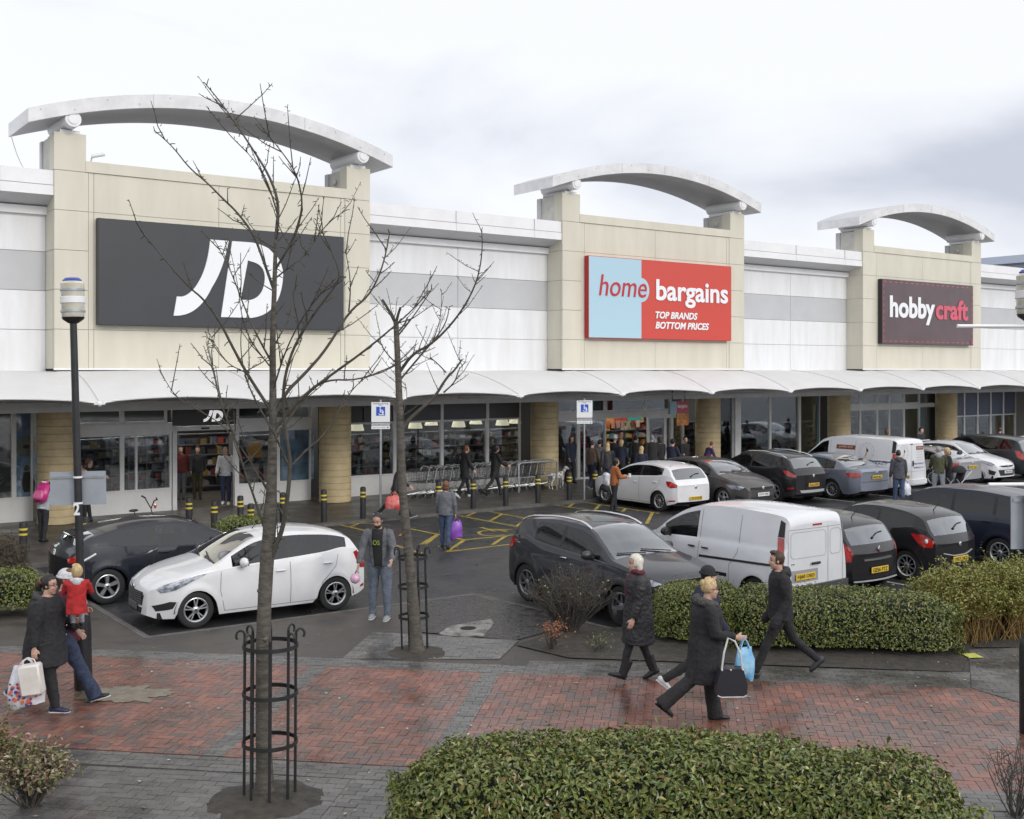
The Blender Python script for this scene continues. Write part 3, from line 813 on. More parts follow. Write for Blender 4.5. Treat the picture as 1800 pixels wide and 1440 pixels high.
# interior shell
mb = MB(); mb.slab(S0, S1, DG+.06, 41, -.05, .012, 0); mb.slab(S0, S1, 40.9, 41.1, 0, 3.4, 1); mb.slab(S0, S1, DG+.2, 41, 3.15, 3.25, 2)
for s in (c_(1), SG(1290), c_(5)): mb.slab(s-.1, s+.1, DG+.1, 40.9, 0, 3.14, 1)
bput(mb, 'interior', [mat('shop_floor', (.10, .09, .08), .3), mat('shop_wall', (.055, .055, .06), .7), mat('shop_ceiling', (.12, .12, .12), .8)])
lt = mat('fill_strip_glow', (.8, .8, .78), .6, emit=(1, .95, .86), es=18.0)  # glowing ceiling strips added to brighten the dark shop interiors
for d_ in (34.4, 36.8):
    for i in range(27):
        s = 3+i*2.1
        if abs((s-7.85) % 8.45) < .1: s += .3
        mb = MB(); mb.slab(s-.6, s+.6, d_-.11, d_+.11, 3.09, 3.14); bput(mb, 'interior_fill_strip', [lt])
# goods: shelf units standing inside, each of its own
goods = island_mat('shop_goods', [(.06, .06, .07), (.40, .38, .36), (.03, .03, .035), (.06, .06, .07), (.32, .04, .03), (.02, .02, .025), (.45, .45, .45), (.05, .08, .16), (.30, .20, .05), (.02, .02, .02), (.12, .12, .13)], .6)
shelfm = mat('shelf_metal', (.12, .12, .125), .5)
def shelf(s, d, w, h, n, label, gm=goods, seed=0, low=.2):
    t = thing('display_shelf', label, 'shelf', W(s, d, .012), PHI, 'display shelves inside the shops')
    mb = MB(); mb.slab(-w/2, w/2, .28, .32, 0, h)
    for i in range(n+1): mb.slab(-w/2, w/2, -.02, .278, low+(h-low)*i/n-.03, low+(h-low)*i/n)
    for x in (-w/2, w/2): mb.slab(x-.02, x+.02, -.02, .33, 0, h+.02)
    mb.build('rack', [shelfm], t)
    rn = random.Random(seed); g = MB()
    for i in range(n):
        z = low+(h-low)*i/n; x = -w/2+.04; hh = (h-low)/n-.06
        while x < w/2-.1:
            bw = rn.uniform(.06, .24); bh = hh*rn.uniform(.35, .98)
            if rn.random() < .82: g.slab(x, min(x+bw, w/2-.03), rn.uniform(0, .06), .26, z+.002, z+bh)
            x += bw+.015
    g.build('stock', [gm], t, raw=True)
brights = island_mat('bright_goods', [(.5, .05, .04), (.55, .40, .05), (.05, .25, .28), (.6, .6, .6), (.5, .12, .03), (.05, .05, .06), (.4, .03, .05), (.55, .5, .4)], .6)
rn = random.Random(12)
for i, px in enumerate((165, 195, 228, 262, 285)): shelf(SF(px, 34.2+.25*i), 34.2+.25*i, 1.05, 2.1, 7, ['shoe shelf behind the window left of the sports shop door', 'shoe shelf inside the window next to the sports shop door', 'tall trainer shelf behind the narrow pane of the door screen', 'tall shelf of dark clothes behind the sliding door pane', 'dark shelf just left of the open sports shop doorway'][i], seed=i)
shelf(SF(350, 37), 37, 3.2, 2.0, 5, 'dark clothing shelf deep inside the open sports shop doorway', seed=31)
shelf(SF(450, 35), 35, 1.6, 2.0, 5, 'dim shelf behind the window right of the sports shop door', seed=32)
for i in range(5):
    px = 650+i*58; shelf(SF(px, 34.9), 34.9, 1.7, 1.9, 6, ['shelf behind the dark window beside the first stone pillar', 'shelf with goods behind the blue parking sign', 'shelf behind the window above the start of the trolley row', 'shelf behind the window over the middle of the trolleys', 'shelf behind the window next to the pillar with the dog'][i], seed=40+i)
shelf(SF(1099, 36.5), 36.5, 2.6, 2.2, 6, 'bright stacked goods seen through the wide open discount shop entrance', brights, 51)
shelf(SF(1030, 34.6), 34.6, 1.6, 1.9, 6, 'shelf of goods behind the left screen of the discount shop', seed=52)
shelf(SF(1200, 34.6), 34.6, 1.4, 1.9, 6, 'shelf of goods behind the right screen of the discount shop', seed=53)
for i in range(3): shelf(SF(1325+i*45, 35), 35, 2.1, 1.7, 5, ['shelf behind the pane next to the thick white post', 'shelf behind the middle pane of the craft shop corner', 'shelf behind the pane with the poster'][i], seed=60+i)
for i in range(3): shelf(SF(1520+i*35, 35.5), 35.5, 2.2, 1.8, 5, ['shelf at the left of the craft shop entrance', 'shelf in the middle of the craft shop entrance', 'shelf at the right of the craft shop entrance'][i], seed=70+i)
# drum lampshades hanging in the discount shop, lit
lampm = mat('lit_lampshade', (.8, .75, .55), .6, emit=(1, .88, .62), es=.75)
for i, (px, py, d) in enumerate(((627, 752, 33.9), (730, 748, 33.9), (806, 746, 33.9), (883, 743, 33.9), (758, 743, 36.5), (836, 741, 36.5), (905, 740, 36.5), (1004, 737, 34.2))):
    s, z = SF(px, d), ZF(px, py, d)
    t = thing('pendant_lamp', ['cream pendant lampshade at the left end of the dark window row', 'cream pendant lampshade seen just right of the second tree trunk', 'cream pendant lampshade in the middle of the dark windows', 'cream pendant lampshade in the pane nearest the second pillar', 'smaller cream lampshade further back right of the second tree', 'smaller cream lampshade further back in the middle pane', 'smaller cream lampshade further back near the second pillar', 'cream lampshade hanging left of the discount shop entrance'][i], 'lamp', W(s, d, z-.1), PHI, 'pendant lamps in the shop')
    mb = MB(); mb.lathe([(.26, 0), (.19, .26), (.17, .27), (.24, .01)], 20); mb.build('lamp_shade', [lampm], t, 40)
    mb = MB(); mb.tube([(0, 0, .26), (0, 0, 3.15-z+.1)], .008, 5); mb.build('cord', [shelfm], t)
# posters inside the windows
def poster(px0, px1, z0, z1, m, label, d=DG+.06, extra=None):
    a, b = SF(px0, d), SF(px1, d)
    mb = MB(); mb.slab(-(b-a)/2, (b-a)/2, 0, .012, 0, z1-z0)
    o = mb.build('poster', [m]); o.location = W((a+b)/2, d, z0); o.rotation_euler = (0, 0, PHI)
    tag(o, label, 'poster')
    if extra:
        e = MB(); extra(e, b-a, z1-z0)
        e.build('picture', extra.m, o, raw=True)
    return o
pb = mat('poster_blue', (.20, .38, .72), .5, var=.6, vscale=2.2, col2=(.66, .75, .84))
def fig(e, w, h):
    e.tube([(.1, -.006, .3*h*.2), (.08, -.006, h*.16), (.05, -.006, h*.3)], [(.14, .004), (.17, .004), (.10, .004)], 10, 0, up=(0, 1, 0)); e.ball((.03, -.006, h*.345), (.07, .004, .09), 10, 1)
    e.ball((0, -.004, h*.6), (.28, .003, .3), 16, 2); e.ball((.02, -.008, h*.6), (.09, .003, .06), 10, 3)
fig.m = [mat('poster_dark', (.03, .03, .035), .6), mat('poster_skin', (.25, .16, .11), .6), mat('poster_pale', (.45, .44, .38), .6, var=.2), mat('poster_brown', (.12, .10, .06), .6)]
poster(25, 64, .66, 3.0, pb, 'tall blue poster with a figure in dark clothes in the far left window', extra=fig)
poster(437, 460, 1.45, 1.95, mat('poster_orange', (.7, .36, .06), .5), 'orange poster in the window right of the sports shop door')
poster(495, 552, .66, 2.28, mat('poster_bluegrey', (.10, .15, .25), .5, var=.7, vscale=2.5, col2=(.40, .58, .75)), 'blue and dark poster in the window left of the first stone pillar')
for i, (a, b, z0, z1, c, l) in enumerate(((1020, 1034, 1.2, 1.95, (.45, .03, .03), 'upper red sale poster beside the discount shop door'), (1043, 1056, 1.35, 1.95, (.45, .035, .04), 'red sale poster between the parking sign and the entrance'), (1143, 1162, 1.3, 2.0, (.42, .05, .08), 'red and white poster on the sliding door right of the entrance'), (1430, 1439, 1.0, 2.6, (.45, .5, .52), 'pale tall poster at the edge of the craft shop window'))):
    def ex(e, w, h):
        for k in range(4): e.slab(-w*.32, w*.32*(1-.2*(k % 2)), -.004, -.001, h*(.2+.17*k), h*(.27+.17*k))
    ex.m = [mat('poster_white', (.6, .55, .55), .6)]
    poster(a, b, z0, z1, mat('poster_%d' % i, c, .5), l, extra=ex)
strip_p = island_mat('picture_strip', [(.30, .36, .36), (.10, .07, .06), (.35, .28, .24), (.28, .08, .10), (.33, .38, .36), (.08, .08, .10), (.40, .38, .33)], .6)
for i in range(4):
    s = c_(5)+.56+i*1.24
    mb = MB(); mb.slab(0, 1.12, 0, .01, 0, .72); o = mb.build('poster', [mat('strip_green', (.36, .44, .42), .6)]); o.location = W(s, DG+.07, 1.02); o.rotation_euler = (0, 0, PHI)
    tag(o, ['picture strip of people in the first pane right of the last pillar', 'picture strip of people in the second pane right of the last pillar', 'picture strip of people in the third pane right of the last pillar', 'picture strip of people in the fourth pane right of the last pillar'][i], 'poster')
    e = MB(); r2 = random.Random(i)
    for k in range(6):
        x = .08+k*.18+r2.uniform(-.03, .03); e.tube([(x, -.004, .01), (x, -.004, .3), (x, -.004, .42)], [(.07, .003), (.06, .003), (.03, .003)], 8, up=(0, 1, 0)); e.ball((x, -.004, .5), (.045, .003, .06), 8)
    e.build('picture', [strip_p], o, raw=True)
# blue poster strip and bright banner inside the discount shop door
mb = MB(); mb.slab(-1.1, 1.1, 0, .02, 0, .5); o = mb.build('banner', [mat('banner_orange', (.55, .30, .07), .5)]); o.location = W(SF(1097, 35), 35, 1.95); o.rotation_euler = (0, 0, PHI)
tag(o, 'orange and teal promotional banner hanging inside the wide shop entrance', 'banner')
e = MB(); r2 = random.Random(3)
for k in range(7): e.slab(-1+k*.28, -.8+k*.28, -.012, -.002, -.2, .12)
e.build('pennant', [brights], o)
e = MB(); e.slab(-.55, .15, -.016, -.002, .12, .36, 0); e.slab(.2, 1.0, -.016, -.002, .1, .45, 1); e.build('printed_panel', [mat('ban_red', (.5, .06, .04), .5), mat('ban_teal', (.04, .3, .3), .5)], o)

# --------------------------------------------------------------- shop signs
def sign(name, label, px0, px1, py0, py1, face, edge, d=DT, th=.2, pxr=None):
    s0, s1 = SF(px0, d-th), SF(px1, d-th)
    z1, z0 = ZF(px0, py0, d-th), ZF(px0, py1, d-th)
    w, h = s1-s0, z1-z0
    t = thing(name, label, 'sign', W((s0+s1)/2, d-.012, z0), PHI)
    mb = MB(); mb.slab(-w/2, w/2, -th, -.002, 0, h, 0)
    mb.build('sign_box', [edge], t)
    mb = MB(); mb.slab(-w/2+.012, w/2-.012, -th-.006, -th-.001, .012, h-.012); mb.build('sign_face', [face], t)
    return t, w, h, -th-.008
lw = mat('sign_white', (.80, .81, .83), .4); 
dgrey = mat('sign_charcoal', (.038, .040, .046), .45, var=.08, vscale=1)
t, w, h, y = sign('shop_sign', 'large charcoal sign with white slanted letters JD on the left tower', 172, 604, 383, 571, dgrey, mat('sign_black', (.02, .02, .022), .4))
def curve(pts, n=10):
    out = []
    for i in range(len(pts)):
        p = pts[i]
        if len(p) == 2: out.append(p)
        else:
            a, c1, b = out[-1], (p[0], p[1]), (p[2], p[3])
            for k in range(1, n+1):
                u = k/n; out.append(((1-u)**2*a[0]+2*u*(1-u)*c1[0]+u*u*b[0], (1-u)**2*a[1]+2*u*(1-u)*c1[1]+u*u*b[1]))
    return out
def jd(mb, W_, H_, x0, z0, y, th):
    # outline traced in a unit box, x right, z up
    J = curve([(.32, 1.0), (.487, 1.0), (.44, .62, .335, .38), (.22, .01, .02, 0.0), (0.0, 0.0), (.028, .245), (.07, .245), (.17, .28, .245, .52), (.305, .72, .32, 1.0)])
    Dl = [(.52, 1.0)]+curve([(.52, 1.0), (.70, 1.0), (.98, .96, 1.0, .60), (.985, .06, .70, 0.0), (.418, 0.0)])[1:]
    Di = curve([(.665, .76), (.72, .74), (.83, .70, .825, .52), (.81, .27, .68, .235), (.597, .235)])
    mb.prism([(x0+W_*a, y, z0+H_*b) for a, b in J], (0, th, 0))
    # D as outer outline with a hole: bridge along the stem
    o = [(x0+W_*a, z0+H_*b) for a, b in Dl]; i_ = [(x0+W_*a, z0+H_*b) for a, b in Di]
    bm = bmesh.new()
    def ring(pts): 
        vs = [bm.verts.new((a, y, b)) for a, b in pts]; return [bm.edges.new((vs[k], vs[(k+1) % len(vs)])) for k in range(len(vs))]
    ed = ring(o)+ring(i_)
    bmesh.ops.triangle_fill(bm, edges=ed, use_beauty=True)
    bm.verts.index_update()
    mb.add([v.co for v in bm.verts], [[v.index for v in f.verts] for f in bm.faces]); bm.free()
    for ring_ in (o, i_):
        k = len(ring_); mb.add([(a, y, b) for a, b in ring_]+[(a, y+th, b) for a, b in ring_], [(q, (q+1) % k, (q+1) % k+k, q+k) for q in range(k)])
mb = MB(); jw = w*.447; jh = h*.765
jd(mb, jw, jh, -w/2+w*.278, h*.105, y-.03, .032); mb.build('lettering', [lw], t)
# red and blue sign
redf = mat('sign_red', (.56, .062, .042), .4); bluf = mat('sign_sky_blue', (.40, .58, .68), .4); rede = mat('sign_red_edge', (.42, .015, .015), .4)
t, w, h, y = sign('shop_sign', 'red and pale blue sign reading home bargains on the middle tower', 1034, 1285, 449, 594, redf, rede)
mb = MB(); bx = -w/2+w*.345
mb.slab(-w/2+.012, bx, y-.006, y-.001, .02, h-.02)
c = (bx, h*.615); pts = [(bx, y-.006, c[1]-h*.152)]+[(bx+h*.135*sin(pi*k/16), y-.006, c[1]-h*.152*cos(pi*k/16)) for k in range(17)]
mb.prism(pts[1:], (0, .005, 0)); mb.build('blue_panel', [bluf], t)
def put(txt, x, z, m, wd=None, hh=None, bold=0, shear=0, dep=.02, yy=None, name='lettering', par=None, space=1):
    b = text_mb(txt, wd, hh, bold, shear, dep, space); b.off((x, (yy if yy is not None else y)-dep-.007, z)); return b.build(name, [m], par or t)
put('home', -w/2+w*.065, h*.52, mat('letter_red', (.48, .02, .03), .4), w*.315, h*.26, .0, .18)
put('bargains', -w/2+w*.445, h*.415, lw, w*.525, h*.35, .022, 0, space=1.0)
put('TOP BRANDS', -w/2+w*.44, h*.265, lw, w*.30, h*.09, .03, .22); put('BOTTOM PRICES', -w/2+w*.44, h*.135, lw, w*.385, h*.09, .03, .22)
# plum sign with stitched border
plum = mat('sign_plum', (.10, .065, .07), .28, var=.15, vscale=1.3); pink = mat('letter_pink', (.62, .10, .15), .4)
t, w, h, y = sign('shop_sign', 'dark plum sign with stitched pink border reading hobbycraft on the right tower', 1550, 1710, 490, 604, plum, mat('sign_black', (.02, .02, .022), .4))
put('hobby', -w/2+w*.075, h*.31, lw, w*.48, h*.44, .032, 0, space=1.0); put('craft', -w/2+w*.565, h*.41, pink, w*.37, h*.33, .032, 0, space=1.0)
mb = MB()
for k in range(17):
    x = -w/2+.12+k*(w-.3)/17
    for z in (.1, h-.13): mb.slab(x, x+.17, y-.006, y, z, z+.03)
for k in range(9):
    z = .2+k*(h-.3)/9
    for x in (-w/2+.1, w/2-.13): mb.slab(x, x+.03, y-.006, y, z, z+.17)
mb.build('stitching', [pink], t)
put('x', w/2-.2, .08, pink, .12, .16, .03)
# fascia over the sports shop door
s0, s1 = SG(301), SG(413)
t = thing('shop_sign', 'black fascia with small white slanted letters above the left shop doorway', 'sign', W((s0+s1)/2, DG-.1, 2.52), PHI)
w = s1-s0; mb = MB(); mb.slab(-w/2, w/2, 0, .12, 0, .53); mb.build('sign_box', [mat('sign_black', (.02, .02, .022), .4)], t)
mb = MB(); jd(mb, .62, .34, -.05, .1, -.012, .01); mb.build('lettering', [mat('sign_letter_lit', (.8, .81, .83), .4, emit=(1, 1, 1), es=.55)], t)
mb = MB(); mb.slab(-.12, .12, -.06, -.01, -.12, -.07); mb.build('door_sensor', [mat('black_plastic', (.015, .015, .016), .5)], t)
# hanging signs below the soffit
def hang(px, py0, py1, wd, d, m, label, txt=None, lower=None):
    s = SF(px, d); z1, z0 = ZF(px, py0, d), ZF(px, py1, d)
    t = thing('hanging_sign', label, 'sign', W(s, d, z0), PHI)
    mb = MB(); mb.slab(-wd/2, wd/2, -.05, .05, 0, z1-z0); mb.build('sign_box', [m], t)
    mb = MB()
    for x in (-wd*.35, wd*.35): mb.tube([(x, 0, z1-z0), (x, 0, 3.5-z0)], .015, 6)
    mb.build('hanger', [mat('black_plastic', (.015, .015, .016), .5)], t)
    return t, z1-z0
t, h = hang(659, 716, 739, .85, 31.5, mat('sign_black', (.02, .02, .022), .4), 'small black hanging sign with white slanted letters beside the first stone pillar')
mb = MB(); jd(mb, .42, h*.62, -.14, h*.2, -.062, .008); mb.build('lettering', [lw], t)
t, h = hang(1193, 706, 727, .95, 30.6, mat('hang_red', (.40, .03, .05), .4), 'small hanging red and blue sign in front of the discount shop entrance')
mb = MB(); mb.slab(-.5, -.16, -.056, .056, -.01, h+.01); mb.build('blue_panel', [mat('hang_blue', (.22, .35, .42), .4)], t)
b = text_mb('bargains', .5, .17, .02, 0, .004); b.off((-.1, -.06, h*.4)); b.build('lettering', [lw], t)
mb = MB(); mb.slab(-.12, .5, -.03, .03, -.46, -.02); mb.build('yellow_panel', [mat('hang_yellow', (.5, .36, .04), .5, var=.8, vscale=6, col2=(.4, .05, .03))], t)
# security camera on the first tower
t = thing('security_camera', 'small white security camera on the parapet of the left tower', 'camera', W(8.3, DT+.1, 9.7), PHI)
mb = MB(); mb.tube([(0, 0, -.02), (0, -.1, .12)], .02, 6); mb.build('bracket', [whitet], t)
mb = MB(); mb.tube([(-.02, -.1, .12), (.3, -.2, .2)], .05, 8); mb.build('housing', [whitet], t)
# cable hanging off the first arch
cb = MB(); P = [W(6.62, DT-.4, 10.4)+Vector((0, 0, 0))]
a0, a1 = W(6.62, DT+1.5, 10.45), W(7.3, DT+1.45, 9.6)
for i in range(13): u = i/12; P_ = a0.lerp(a1, u); P_.z -= .55*4*u*(1-u)*.8; cb.tube([P_, P_], .001, 3) if False else None
pp = [a0.lerp(a1, i/14)-Vector((0, 0, 1.9*(i/14)*(1-i/14))) for i in range(15)]
cb.tube(pp, .012, 5); tag(cb.build('cable', [mat('cable_white', (.6, .6, .58), .6)]), 'thin white cable sagging from the left end of the first arched roof', 'cable')
# far building on the right edge
fb = thing('office_building', 'distant pale blue building with a flat overhanging roof at the right edge', 'building', AT(1800, 650, 95)*1.0-Vector((0, 0, CH)), PHI)
mb = MB(); mb.slab(-.6, 14, 0, 8, -1, 12.8); mb.build('wall', [mat('far_blue_wall', (.48, .53, .62), .5, var=.1)], fb)
mb = MB(); mb.slab(-3.0, 15, -3, 9, 13.1, 13.75); mb.slab(-2.2, 15, -2.4, 9, 12.8, 13.1); mb.build('roof', [mat('far_roof', (.55, .62, .74), .5)], fb)
mb = MB(); mb.slab(-1.9, -1.75, -1.5, -1.35, 11.6, 13.1); mb.build('roof_post', [mat('far_post', (.3, .32, .36), .5)], fb)
# ================================================================== vehicles
def pchip(pts):
    xs = [p[0] for p in pts]; ys = [p[1] for p in pts]; n = len(xs)
    d = [(ys[i+1]-ys[i])/(xs[i+1]-xs[i]) for i in range(n-1)]
    m = [0]*n; m[0] = d[0]; m[-1] = d[-1]
    for i in range(1, n-1):
        if d[i-1]*d[i] <= 0: m[i] = 0
        else:
            h0, h1 = xs[i]-xs[i-1], xs[i+1]-xs[i]; w1, w2 = 2*h1+h0, h1+2*h0
            m[i] = (w1+w2)/(w1/d[i-1]+w2/d[i])
    def f(x):
        if x <= xs[0]: return ys[0]
        if x >= xs[-1]: return ys[-1]
        i = 0
        while x > xs[i+1]: i += 1
        h = xs[i+1]-xs[i]; t = (x-xs[i])/h
        return ys[i]*(1+2*t)*(1-t)**2+m[i]*h*t*(1-t)**2+ys[i+1]*t*t*(3-2*t)+m[i+1]*h*t*t*(t-1)
    return f
blackp = mat('black_plastic', (.015, .015, .016), .5)
rubber = mat('tyre_rubber', (.018, .018, .019), .75, bump=.2, bscale=80)
rimm = mat('alloy', (.50, .51, .53), .3, metal=.75, var=.15, vscale=12)
rimd = mat('alloy_dark', (.22, .22, .235), .35, metal=.7)
chrome = mat('chrome', (.7, .7, .72), .15, metal=1)
cglass = glass('car_glass', (.36, .38, .385), .75, .015)
sglass = glass('screen_glass', (.30, .32, .325), 3.0, .012)
pglass = glass('privacy_glass', (.09, .09, .095), .8, .015)
seatm = mat('car_interior', (.035, .035, .038), .8)
lensm = mat('headlamp_lens', (.45, .48, .54), .08, metal=.35, coat=1, var=.6, vscale=14, col2=(.10, .11, .13))
redl = mat('tail_lamp', (.42, .012, .01), .12, coat=1, var=.4, vscale=12)
whl = mat('clear_lamp', (.6, .6, .6), .1, coat=1)
platey = mat('plate_yellow', (.62, .42, .03), .4); platew = mat('plate_white', (.7, .7, .7), .4); ink = mat('plate_ink', (.015, .015, .015), .5)
gapm = mat('door_gap', (.03, .03, .03), .7)
def paint(name, col, rough=.32, metal=0.0, dirt=.0):
    return mat(name, col, rough+.1, metal, coat=1.0 if col[0] > .15 else .6, spec=.3 if col[0] > .15 else .2, var=.12 if not dirt else dirt, vscale=1.6, col2=tuple(c*(1-(dirt or .12)) for c in col))
_wheels = {}
def wheel_mesh(kind, r, wd=.2):
    key = (kind, round(r, 3))
    if key in _wheels: return _wheels[key]
    t = MB(); ri = r*.68; hw = wd/2
    t.lathe([(ri, -hw*.85), (r*.86, -hw), (r*.965, -hw*.86), (r, -hw*.6), (r, hw*.6), (r*.965, hw*.86), (r*.86, hw), (ri, hw*.85), (ri-.015, hw*.6), (ri-.015, -hw*.6), (ri, -hw*.85)], 32, axis='y')
    m = MB(); y = -hw*.8                                          # outer face looks along -y
    m.lathe([(ri-.004, -hw*.3), (ri-.002, y-.008), (ri-.012, y-.012), (ri-.03, y+.004), (ri-.034, -hw*.3)], 32, axis='y', mi=0, caps=False)
    m.lathe([(0, hw*.2), (ri-.02, hw*.2)], 24, axis='y', mi=1)
    m.lathe([(0, y-.012), (.035, y-.012), (.06, y+.004), (.06, y+.05)], 16, axis='y', mi=0)
    m.lathe([(0, y-.016), (.02, y-.016), (.022, y-.011)], 10, axis='y', mi=1)
    n = {'five': 5, 'double': 5, 'ten': 10, 'seven': 7, 'hub': 9}[kind]
    for i in range(n):
        a0 = 2*pi*i/n+pi/2
        for dlt in ((-.17, .17) if kind == 'double' else (0,)):
            a = a0+dlt; w0 = {'five': .030, 'double': .013, 'ten': .013, 'seven': .02, 'hub': .03}[kind]; w1 = w0*{'five': 1.5, 'double': .95, 'ten': .8, 'seven': .9, 'hub': 1.4}[kind]
            ca, sa = cos(a), sin(a); c0, s0_ = cos(a0+dlt*.5), sin(a0+dlt*.5)
            p0 = Vector((c0*.05, 0, s0_*.05)); p1 = Vector((ca*(ri-.02), 0, sa*(ri-.02)))
            tt = (p1-p0).normalized(); nn = Vector((-tt.z, 0, tt.x))
            vs = []
            for p, w_, yy in ((p0, w0, y+.002), (p1, w1, y-.004)):
                for sg_, dd in ((-1, .03), (-.7, 0), (.7, 0), (1, .03)): vs.append(p+nn*(w_*sg_)+Vector((0, yy+dd, 0)))
            m.add(vs, [(0, 1, 5, 4), (1, 2, 6, 5), (2, 3, 7, 6)], 0)
    _wheels[key] = (t.mesh('tyre', rubber, 40), m.mesh('rim', [rimd if kind in ('seven',) else rimm, mat('brake_dark', (.02, .02, .02), .6)], 40))
    return _wheels[key]

def car(name, label, cat, P):
    L, Wd, H = P['L'], P['W'], P['H']; hw = Wd/2
    wb, fo, r = P['wb'], P['fo'], P.get('r', .31)
    wf, wr = fo, fo+wb
    top, belt = pchip(P['top']), pchip(P['belt'])
    plan = pchip(P.get('plan', [(0, .66), (.1, .80), (.3, .91), (.7, .985), (1.1, 1), (L-1.0, 1), (L-.45, .975), (L-.15, .90), (L, .80)]))
    roofw = P.get('roofw', .74); bowf, bowr = P.get('bowf', .16), P.get('bowr', .10)
    zlo = pchip(P.get('low', [(0, .25), (.15, .20), (.6, .19), (L-.5, .20), (L-.1, .27), (L, .32)]))
    Rr = r+P.get('archgap', .05)
    x0c = fo+wb/2
    Hmax = max(z for _, z in P['top'])-belt(L*.5)
    flare = P.get('flare', .018)
    def prof(x, z):
        y = 1-.07*max(0, (.56-z)/.4)**2-.05*max(0, (z-.56)/.42)**2
        return y
    def wy(x): return hw*plan(x)
    def zbelt(x): return min(belt(x), top(x)-.012)
    def bow(x, y):
        d = (y/hw)**2
        if x < 1.0: return d*bowf*(1-x)**1.5
        if x > L-.9: return -d*bowr*((x-(L-.9))/.9)**1.5
        return 0
    def crown(x): return .035 if top(x)-belt(x) < .1 else .05
    def side_y(x, z):
        zb = zbelt(x)
        if z <= zb:
            y = wy(x)*prof(x, z)
            for wx_ in (wf, wr):
                dd = math.hypot(x-wx_, z-r)
                if dd < Rr+.1: y += flare*max(0, 1-abs(dd-Rr)/.1)
            return y
        yb = wy(x)*prof(x, zb)*.985
        ze = top(x)-crown(x); hgt = max(ze-zb, 1e-4)
        yt = yb-(hw*.97-hw*roofw)*min(1, hgt/max(.05, Hmax-.05))
        return yb+(yt-yb)*min(1, (z-zb)/hgt)**1.15
    def arch(x):
        z = zlo(x)
        for wx_ in (wf, wr):
            if abs(x-wx_) < Rr: z = max(z, r-.03+sqrt(Rr*Rr-(x-wx_)**2))
        return z
    xs = {0, .012, .03, .06, .1, L-.1, L-.06, L-.03, L-.012, L}
    xs |= {L*i/50 for i in range(51)} | {p[0] for p in P['top']}
    for wx_ in (wf, wr):
        for i in range(-9, 10): xs.add(wx_+Rr*sin(pi/2*i/9)*.9995)
    for a, b in P['side']: xs |= {a, b}
    for k in ('screen', 'rear'):
        if k in P: xs |= set(P[k][:2])
    must = {a for ab in P['side'] for a in ab} | set(P.get('screen', ())[:2]) | set(P.get('rear', ())[:2]) | {0, L}
    out = []
    for x in sorted(x for x in xs if 0 <= x <= L):
        if out and x-out[-1] < .011:
            if x in must and out[-1] not in must: out[-1] = x
            elif x in must and x-out[-1] > .002: out.append(x)
            continue
        out.append(x)
    xs = out
    fr = [0, .06, .18, .32, .46, .60, .72, .86, 1.0]
    gr = [.05, .12, .5, .86, 1.0]
    tt = [1, .9, .62, .3, 0]
    def section(x):
        zb, z0, zt = zbelt(x), arch(x), top(x)
        pts = []
        for f in fr: z = z0+(zb-z0)*f; pts.append((side_y(x, z), z))
        ze = zt-crown(x)
        if ze < zb+.004: ze = zb+.004
        for g_ in gr: z = zb+(ze-zb)*g_; pts.append((side_y(x, z), z))
        yt = pts[-1][0]
        for t_ in tt[1:]: pts.append((yt*t_, max(ze, zt)-(max(ze, zt)-ze)*t_**2.6))
        return pts
    secs = [section(x) for x in xs]; K = len(secs[0]); NF, NG = len(fr), len(gr)
    # whole ring left->right
    def V(i, j):
        """j in 0..2K-2 from the left sill over the roof to the right sill; local x forward, y left"""
        if j < K: y, z = secs[i][j]
        else: y, z = secs[i][2*K-2-j]; y = -y
        x = xs[i]; return Vector((x0c-(x+bow(x, y)), y, z))
    body = MB(); n = len(xs); M = 2*K-1
    for i in range(n):
        for j in range(M): body.v.append(V(i, j))
    wins = {}
    ri0 = NF+NG-1                                   # first roof-strip index (edge point)
    def classify(i, j):
        a, b = xs[i], xs[i+1]; xm = (a+b)/2
        jj = j if j < K-1 else 2*K-3-j
        left = j < K-1
        if NF <= jj < NF+NG-2:                      # greenhouse side
            for q, (s0, s1) in enumerate(P['side']):
                if s0-1e-6 <= a and b <= s1+1e-6: return ('side', q, left)
            if P['side'] and P['side'][0][0] <= xm <= P['side'][-1][1]: return 'trim'
        if jj >= ri0:
            if 'screen' in P and P['screen'][0] <= xm <= P['screen'][1] and jj >= ri0+1: return ('screen',)
            if 'rear' in P and P['rear'][0] <= xm <= P['rear'][1] and jj >= ri0+1: return ('rear',)
        zc = (body.v[i*M+j].z+body.v[(i+1)*M+j+1].z)/2
        if jj < NF-1 and zc < P.get('trimz', 0) : return 'low'
        if jj < NF-1 and P.get('clad'):
            xm_, zm_ = xm, zc
            for wx_ in (wf, wr):
                if math.hypot(xm_-wx_, zm_-r) < Rr+.06: return 'low'
        return 'body'
    for i in range(n-1):
        for j in range(M-1):
            f = [i*M+j, (i+1)*M+j, (i+1)*M+j+1, i*M+j+1]
            c = classify(i, j)
            if isinstance(c, tuple): wins.setdefault(c, []).append(f)
            else: body.f.append(f); body.m.append({'body': 0, 'trim': 1, 'low': 1}[c])
    # end caps in strips
    for i in (0, n-1):
        prev = None
        for j in range(K):
            y, z = secs[i][j]; row = []
            for q in range(9):
                yy = y*(1-q/4)
                row.append(len(body.v)); body.v.append(Vector((x0c-(xs[i]+bow(xs[i], yy)), yy, z)))
            if prev is not None:
                for q in range(8):
                    f = [prev[q], row[q], row[q+1], prev[q+1]]
                    body.f.append(f); body.m.append(1 if P.get('trimz', 0) > z else 0)
            prev = row
    root = thing(name, label, cat)
    pm = P['paint']
    body.build('body', [pm, blackp], root, 32)
